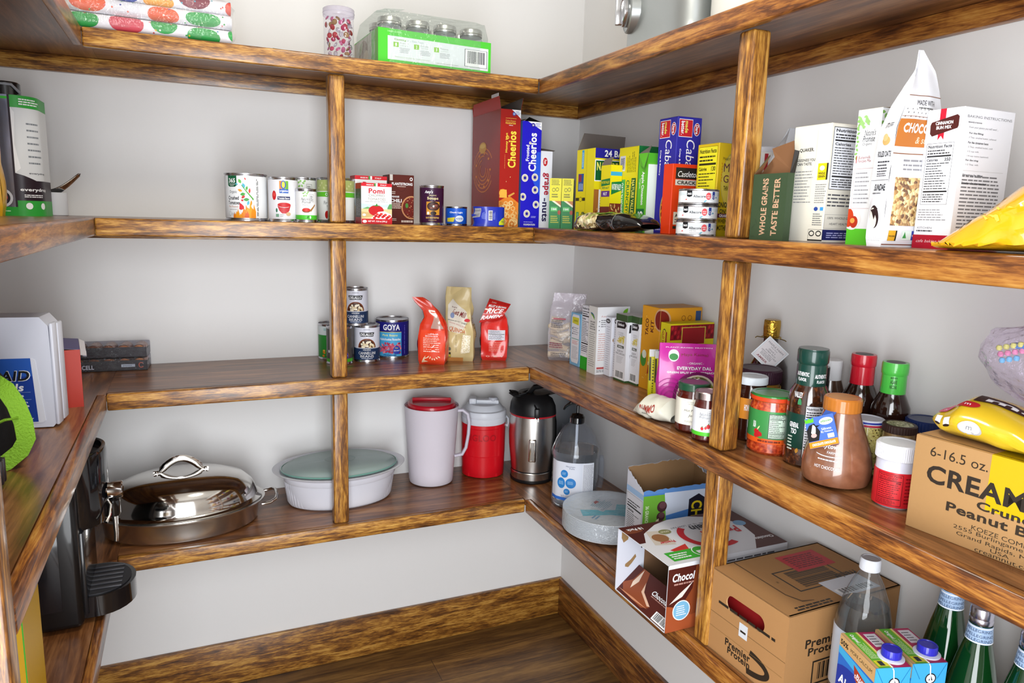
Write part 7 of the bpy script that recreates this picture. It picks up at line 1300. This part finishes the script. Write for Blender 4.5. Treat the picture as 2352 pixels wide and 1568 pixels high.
mb.tube([(.05, -.075, .055), (.09, -.09, .07), (.12, -.098, .085), (.14, -.1, .088)], .006, LIME, 8, flat=.4); mb.build('strap', t)
t = thing('tool_case', 'dark ribbed plastic object peeping past the near left post', 'case', (-1.575, -1.0, Z2), 0)
mb = MB().box(-.06, -.07, .0005, .06, .07, .052, pm('#1a1418', .35), .014, 3)
for i in range(7): mb.box(.052, -.055+.016*i, .012, .0625, -.047+.016*i, .05, pm('#241c20', .35), .0015)
mb.build('tool_case_body', t)
# second highest shelf, left: filter carton, coffee bag, white pot with scoop
t = thing('filter_carton', 'tall black and silver water filter carton with a green base', 'box', (-1.617, -.266, Z3), -2)
r, h = .05, .258; mb = MB(); SILV = pm('#8a8fa6', .25, .8); PLUM = pm('#241420', .35)
outl = [(-.06, -.055), (.04, -.055)]+[(.04+.045*math.sin(R(a)), -.01-.045*math.cos(R(a))) for a in range(10, 91, 10)]+[(.085, .055), (-.06, .055)]
mb.prism(outl, 0, h, PLUM)
A = Art(.1, h); A.rect(0, 0, 1, .075, '#2ea33a').rect(.42, .075, .96, 1, SILV).rect(.0, .965, .96, .985, '#3fbf3a').lines(.06, .2, .38, .6, 20, '#b8a8b4', .3, .2).lines(.06, .1, .38, .18, 4, '#b8a8b4', .3).rect(.28, .7, .33, .76, W_).frame(.08, .62, .34, .86, .012, '#7a6a76').lines(.08, .88, .36, .95, 4, '#b8a8b4', .3).ell(.72, .15, .2, .078, '#d6d6de').ell(.72, .15, .15, .058, '#2a2430').ell(.72, .155, .1, .04, '#d3343c').lines(.06, .03, .3, .05, 1, '#c8f0c8').lines(.5, .03, .86, .05, 1, '#c8f0c8')
mb.art(A, lambda x, y, o: (-.06+x, -.055-o, y))
A = Art(.0707+.065, h); A.rect(0, 0, 1, .13, '#2ea33a').poly([(0, .36), (.12, .34), (.3, .3), (1, .3), (1, .9), (0, .9), (0, .7), (-.0, .5)], '#d9dce0').poly([(0, .36), (.0, .9), (.05, .86), (.02, .6), (.08, .4)], W_).rect(0, .9, 1, 1, '#2ea33a').lines(.12, .92, .5, .98, 3, W_, .5).text('everydrop', .3, .22, .5, .035, W_, bold=1).lines(.1, .155, .5, .185, 2, W_, .5).ell(.16, .085, .05, .028, W_).ell(.4, .085, .05, .028, W_).lines(.2, .42, .5, .8, 7, '#7a8088', .25, .4).text('everydrop', .36, .36, .34, .02, '#55585f', bold=1)
def cm(x, y, o):
    if x < .0707: a = x/.045; return (.04+(.045+o)*math.sin(a), -.01-(.045+o)*math.cos(a), y)
    return (.085+o, -.01+(x-.0707), y)
mb.art(A, cm, .006); mb.build('carton', t)
mb = MB().lathe([(.034, 0), (.036, .003), (.036, .2), (.03, .28), (.03, .3), (.026, .303), (0, .304)], pm('#141216', .25, coat=.5), 40); MB_ = mb
t = thing('water_filter', 'black capped filter standing behind the tall black carton', 'filter', (-1.612, -.168, Z3), 0); mb.build('filter_body', t)
MB().tube([(-.028, -.01, .28), (-.012, -.026, .296), (.016, -.026, .296), (.03, -.012, .28)], .006, pm('#b9bcc4', .3), 8, flat=.6).build('grey_grip', t)
t = thing('coffee_bag', 'yellow paper bag at the left edge of the photo', 'bag', (-1.645, -.388, Z3), 6)
B = Bag([(0, .1, .06, .001, 0, 0, 0), (.02, .105, .066, .006, 0, 0, 0), (.16, .1, .06, .008, 0, 0, 0), (.22, .1, .03, .003, 0, 0, 0), (.25, .1, .012, 0, 0, .006, 0), (.256, .1, .004, 0, 0, .008, 0)], .006, 5); mb = B.mesh(MB(), pm('#d9a30e', .35, coat=.2), 12, 30); A = Art(.1, .25); A.rect(0, 0, .66, .5, W_); B.art(mb, 'F', A); mb.build('bag_body', t)
t = thing('white_pot', 'small plain white pot on the left shelf corner', 'pot', (-1.5345, -.15, Z3), -10)
MB().lathe([(0, 0), (.0265, 0), (.0285, .002), (.0285, .055), (.027, .056), (.026, .053), (.026, .004), (0, .004)], pm('#d6d8de', .45), 48).build('pot_body', t)
t = thing('metal_scoop', 'shiny metal scoop resting in the small white pot', 'scoop', (-1.5345, -.15, Z3+.0045), -10)
mb = MB(); 
def sc(u, v):
    x = -.022+.082*u; z = .056+.004*u+.047*max(0, u-.25)**1.5*1.25; wd = (.019-.011*u**1.2)*(1 if u < .96 else .6); y = (v-.5)*2*wd; z2 = z-.016*(1-(2*v-1)**2)*(1-.65*u)
    return (x, y, z2)
mb.grid(sc, 24, 12, STEEL).grid(lambda u, v: (lambda p: (p[0], p[1], p[2]-.0012))(sc(u, v)), 24, 12, STEEL); mb.tube([sc(i/24, 0) for i in range(25)], .0014, STEEL, 6).tube([sc(i/24, 1) for i in range(25)], .0014, STEEL, 6).tube([(-.01, 0, .045), (-.008, 0, .002)], .0022, STEEL, 6); mb.build('scoop_body', t)

# ---------------------------------------------------------------- top shelf
t = thing('gift_wrap_pack', 'clear sleeve of patterned gift wrap rolls on the top shelf', 'gift wrap', (-1.29, -.295, Z4+.0008), (0, 0, R(3)))
rolls = [(-.028, .0165, 1), (.008, .0165, 2), (-.028, .05, 0), (.008, .05, 1), (-.02, .083, 2), (.016, .083, 0)]
PAL = [['#2c3f96', '#d8d8e2', '#c92a3a', '#2f9a4a', '#e0582c'], ['#2f8cb8', '#e9e6ee', '#d9b52a', '#c94a5a', '#2f9a4a'], ['#d3574a', '#2c49a8', '#3aa0b8', '#e9a23a', '#7a1f3a']]
for i, (y, z, c) in enumerate(rolls):
    mb = MB(); Mx = Matrix(((0, 0, 1, 0), (1, 0, 0, y), (0, 1, 0, z), (0, 0, 0, 1))); s_ = MB().lathe([(.012, -.165), (.016, -.165), (.016, .163), (.012, .163)], pm('#e3e2ea', .4), 32)
    mb.add([Mx @ Vector(v) for v in s_.v], s_.f, pm('#e3e2ea', .4)); A = Art(.33, .05); q = random.Random(i+3); p_ = PAL[c]
    x = 0
    while x < 1:
        wd = q.uniform(.14, .26); A.ell(x+wd/2, q.uniform(.3, .7), wd*.5, q.uniform(.35, .5), q.choice(p_), 20); x += wd+q.uniform(.02, .1)
    for k in range(22): A.ell(q.random(), q.random(), .006, None, q.choice(p_), 8)
    A.clip(); mb.art(A, lambda x, y_, o, y=y, z=z: (-.165+x, y-(.0161+o)*math.cos((y_/.05-.5)*PI), z+(.0161+o)*math.sin((y_/.05-.5)*PI)), 0, .004); mb.build('paper_roll', t)
def slv(u, v):
    a = 2*PI*v; x = -.17+.345*u; k = .003*noise.noise(Vector((x*60, math.cos(a)*4, math.sin(a)*4))); e_ = 1-.35*max(0, (u-.94)/.06)
    return (x, -.006+(.043+k)*e_*math.copysign(abs(math.cos(a))**.5, math.cos(a)), .0502+(.0503+k*.3)*e_*math.copysign(abs(math.sin(a))**.6, math.sin(a)))
MB().grid(slv, 30, 40, film('#ffffff', .3, .05, .05, 1, 50)).build('clear_sleeve', t)
o = MB(); o.grid(lambda u, v: (-.035+.07*u, -.03+.06*v, .0012+.005*math.sin(u*4)*v), 10, 6, pm('#4fb4ac', .5)).grid(lambda u, v: (-.035+.07*u, -.03+.06*v, .0007+.005*math.sin(u*4)*v), 10, 6, pm('#4fb4ac', .5))
tag(o.build('paper_napkin', None, (-1.005, -.305, Z4+.0006), 12), 'thin teal paper sheet lying on the top back shelf', 'paper')
JX, JY, JR, JH = -.866, -.288, .0375, .124
t = thing('gem_jar', 'clear plastic jar of glass gems on the top shelf', 'jar', (JX, JY, Z4))
MB().lathe([(0, .001), (JR-.002, .001), (JR, .003), (JR, JH-.018), (JR-.001, JH-.017)], film('#fdfcff', .3, .01, .03), 64).build('jar_body', t)
mb = MB(); mb.lathe([(JR+.0012, JH-.019), (JR+.0016, JH-.017), (JR+.0016, JH-.002), (JR-.0005, JH), (0, JH)], film('#e9e6f0', .35, .3, .1), 64); mb.lathe([(JR+.0018, JH-.012), (JR+.0024, JH-.011), (JR+.0018, JH-.01)], film('#e9e6f0', .35, .3, .1), 64); mb.build('lid', t)
GEM = [('#b8245a', 'pink', .5), ('#a81a2c', 'deep red', .4), ('#d9d4e0', 'clear', .85), ('#c9b8c4', 'milky white', .3), ('#a07a4a', 'amber', .6), ('#cf6a9c', 'pale pink', .6)]
protos = []
for h_, nm, tr in GEM:
    mb = MB().lathe([(0, -.0022), (.006, -.002), (.0078, 0), (.0068, .0024), (.0038, .0042), (0, .0048)], pm(h_, .05, trans=tr, coat=1), 20); protos.append(mb)
gem_me = []
for (h_, nm, tr), mb in zip(GEM, protos):
    o = mb.build('glass_gem'); gem_me.append(o)
q = random.Random(17); used = set(); first = True
spots = [((JR-.0058)*math.cos(a), (JR-.0058)*math.sin(a), .0095+.0122*k, a) for k in range(8) for a in [2*PI*(j+.5*(k % 2))/12 for j in range(12)] if math.sin(a-.12) < .35]
for x, y, z, a in spots:
    i = q.choice((0, 0, 1, 2, 2, 3, 4, 5, 5)); o = gem_me[i]
    if i in used: o = o.copy(); COL.objects.link(o)
    used.add(i); k_ = q.uniform(.76, 1); o.location = (JX+x*k_, JY+y*k_, Z4+z+q.uniform(-.0035, .005)); o.rotation_euler = (R(90)+q.uniform(-.8, .8), q.uniform(-.5, .5), a+PI/2+q.uniform(-.7, .7)); s_ = q.uniform(.72, .95); o.scale = (s_, s_, .62)
    tag(o, '%s glass gem among those in the clear jar on the top shelf' % GEM[i][1], 'gem', '%s gems in the jar' % GEM[i][1])
for i, o in enumerate(gem_me):
    if i not in used: bpy.data.objects.remove(o)
t = thing('canning_jar_case', 'green cardboard tray of canning jars in shrink wrap', 'jar case', (-.621, -.2, Z4+.0006), 3)
w, d, h = .318, .232, .086; GRB = pm('#4fc837', .4); F, L = Art(w, h), Art(d, h)
F.text('14400 61000', .135, .925, .11, .05, '#c9f0bc').rect(.08, .13, .975, .8, '#e3e8ee').text('Canning', .185, .71, .1, .075, '#7fae4a', bold=1).text('in 3 Easy Steps', .315, .71, .14, .07, '#9ab4b8')
for i, (n_, a_, b_) in enumerate((('1', 'Prepare', 'your gear'), ('2', 'Create', 'your recipe'), ('3', 'Preserve', 'your foods'))):
    x = .15+.175*i; F.rect(x-.022, .5, x+.022, .64, '#8cc63a').text(n_, x, .57, .012, .09, W_, bold=1).text(a_, x+.07, .62, .07, .045, '#8a9a90').text(b_, x+.07, .55, .07, .04, '#a8b8ae').lines(x+.03, .34, x+.13, .5, 4, '#8a8f98', .35)
F.text('Enjoy your preserved foods within one year!', .29, .22, .3, .035, '#7fae4a').rect(.755, .2, .965, .72, '#222a36').rect(.76, .21, .96, .71, W_).bars(.765, .24, .955, .7, '#333a44').lines(.5, .17, .7, .2, 1, '#aaa')
mb = MB(); open_box(mb, w, d, h, GRB, pm('#b8b0a4', .7), arts={'F': F}); L.rect(0, 0, .74, .97, '#b9b4a8').rect(.86, 0, 1, 1, '#5fa83a').ell(.4, .5, .2, .4, '#7a5a44').ell(.52, .36, .1, .2, '#c9b49a').leaf(.3, .7, .2, .1, 40, '#7a8a4a'); mb.art(L, box_map(w, d, h, 'L')); mb.build('tray', t)
WRAP = film('#f2f6f4', .3, .06, .07, 1, 55)
def wrp(u, v):
    a = 2*PI*u; ca, sa = math.cos(a), math.sin(a); k = .002*noise.noise(Vector((ca*4, sa*4, v*6))); sx = (w/2+.0018)*(1-.05*max(0, v-.75)/.25); sy = (d/2+.0018)*(1-.05*max(0, v-.75)/.25)
    return ((sx+k*0)*math.copysign(abs(ca)**.22, ca), sy*math.copysign(abs(sa)**.22, sa), .0008+.132*v+.006*math.sin(a*8)*max(0, v-.8))
mb = MB().grid(wrp, 64, 16, WRAP, True); top_ = [wrp(i/64, 1) for i in range(64)]; mb.add(top_+[(0, 0, .1325)], [(i, (i+1) % 64, 64) for i in range(64)], WRAP); mb.sheet([(-.16, -.08, .128), (-.1, -.09, .134), (-.07, -.06, .152), (-.12, -.05, .15)], WRAP); mb.build('shrink_wrap', t)
base = Vector(t.location); cr, sr = math.cos(R(3)), math.sin(R(3)); JG = film('#e6ecec', .35, .12, .05); proto = None
for j in range(2):
    for i in range(4):
        x, y = -.116+.0775*i, -.074+.077*j; loc = (base.x+x*cr-y*sr, base.y+x*sr+y*cr, base.z+.0022); l = '%s canning jar in the %s row of the green tray' % (('leftmost', 'second', 'third', 'rightmost')[i], ('front', 'second')[j])
        if proto is None:
            proto = thing('canning_jar', l, 'jar', loc, 0, 'canning jars in the tray')
            MB().lathe([(0, .001), (.03, .001), (.0345, .005), (.0352, .012), (.0352, .078), (.033, .09), (.0295, .098), (.029, .108)], JG, 48).build('jar_glass', proto)
            SL = pm('#c4c4c2', .28, 1); fl2 = lambda q_, an, z: q_*(1+.006*(1 if math.cos(an*60) > 0 else 0)) if .102 < z < .114 and q_ > .03 else q_
            MB().lathe([(.0306, .1), (.0312, .101), (.0312, .1045), (.0305, .1055), (.0312, .1065), (.0312, .1155), (.03, .118), (.0272, .1182), (.0268, .117), (0, .1172)], SL, 180, flute=fl2).build('screw_band', proto)
        else:
            c = copy_tree(proto); c.location = loc; c['label'] = l
t = thing('food_processor', 'brushed silver appliance base with a large dial on the top shelf', 'appliance', (-.0975, -.665, Z4), 0)
SV = pm('#b4b9ba', .32, .85); SVL = pm('#d3d4d8', .18, 1)
def ap(u, v):
    a = 2*PI*u; ca, sa = math.cos(a), math.sin(a); k = 1.0 if v > .3 else 1.06-.06*min(1, v/.3)
    return (.085*k*math.copysign(abs(ca)**.55, ca), .15*k*math.copysign(abs(sa)**.55, sa), .24*v)
mb = MB().grid(ap, 72, 24, SV, True); tp2 = [ap(i/72, 1) for i in range(72)]; mb.add(tp2+[(0, 0, .245)], [(i, (i+1) % 72, 72) for i in range(72)], SV); mb.build('motor_base', t)
Md = Matrix.Translation((-.086, .098, .142)) @ Matrix.Rotation(R(-90), 4, 'Y') @ Matrix.Rotation(R(-20), 4, 'X')
def placed(s_, m, nm): mb = MB(); mb.mats = s_.mats; mb.v = [tuple(m @ Vector(v)) for v in s_.v]; mb.f, mb.m = s_.f, s_.m; return mb.build(nm, t)
placed(MB().lathe([(.052, -.02), (.05, .002), (.046, .005), (.044, .003), (0, .003)], SV, 56), Md, 'dial_plate')
placed(MB().lathe([(.035, .003), (.036, .005), (.035, .016), (.031, .018), (.03, .016), (0, .016)], SVL, 56).box(-.032, -.0075, .014, .032, .0075, .034, SVL, .003), Md, 'dial_knob')
t = thing('white_canister', 'plain white container beside the silver appliance on the top shelf', 'canister', (-.1, -.905, Z4), 0)
MB().lathe([(0, 0), (.066, 0), (.07, .004), (.07, .18), (.066, .185), (0, .185)], pm('#e3e4e0', .4), 56).build('canister_body', t)
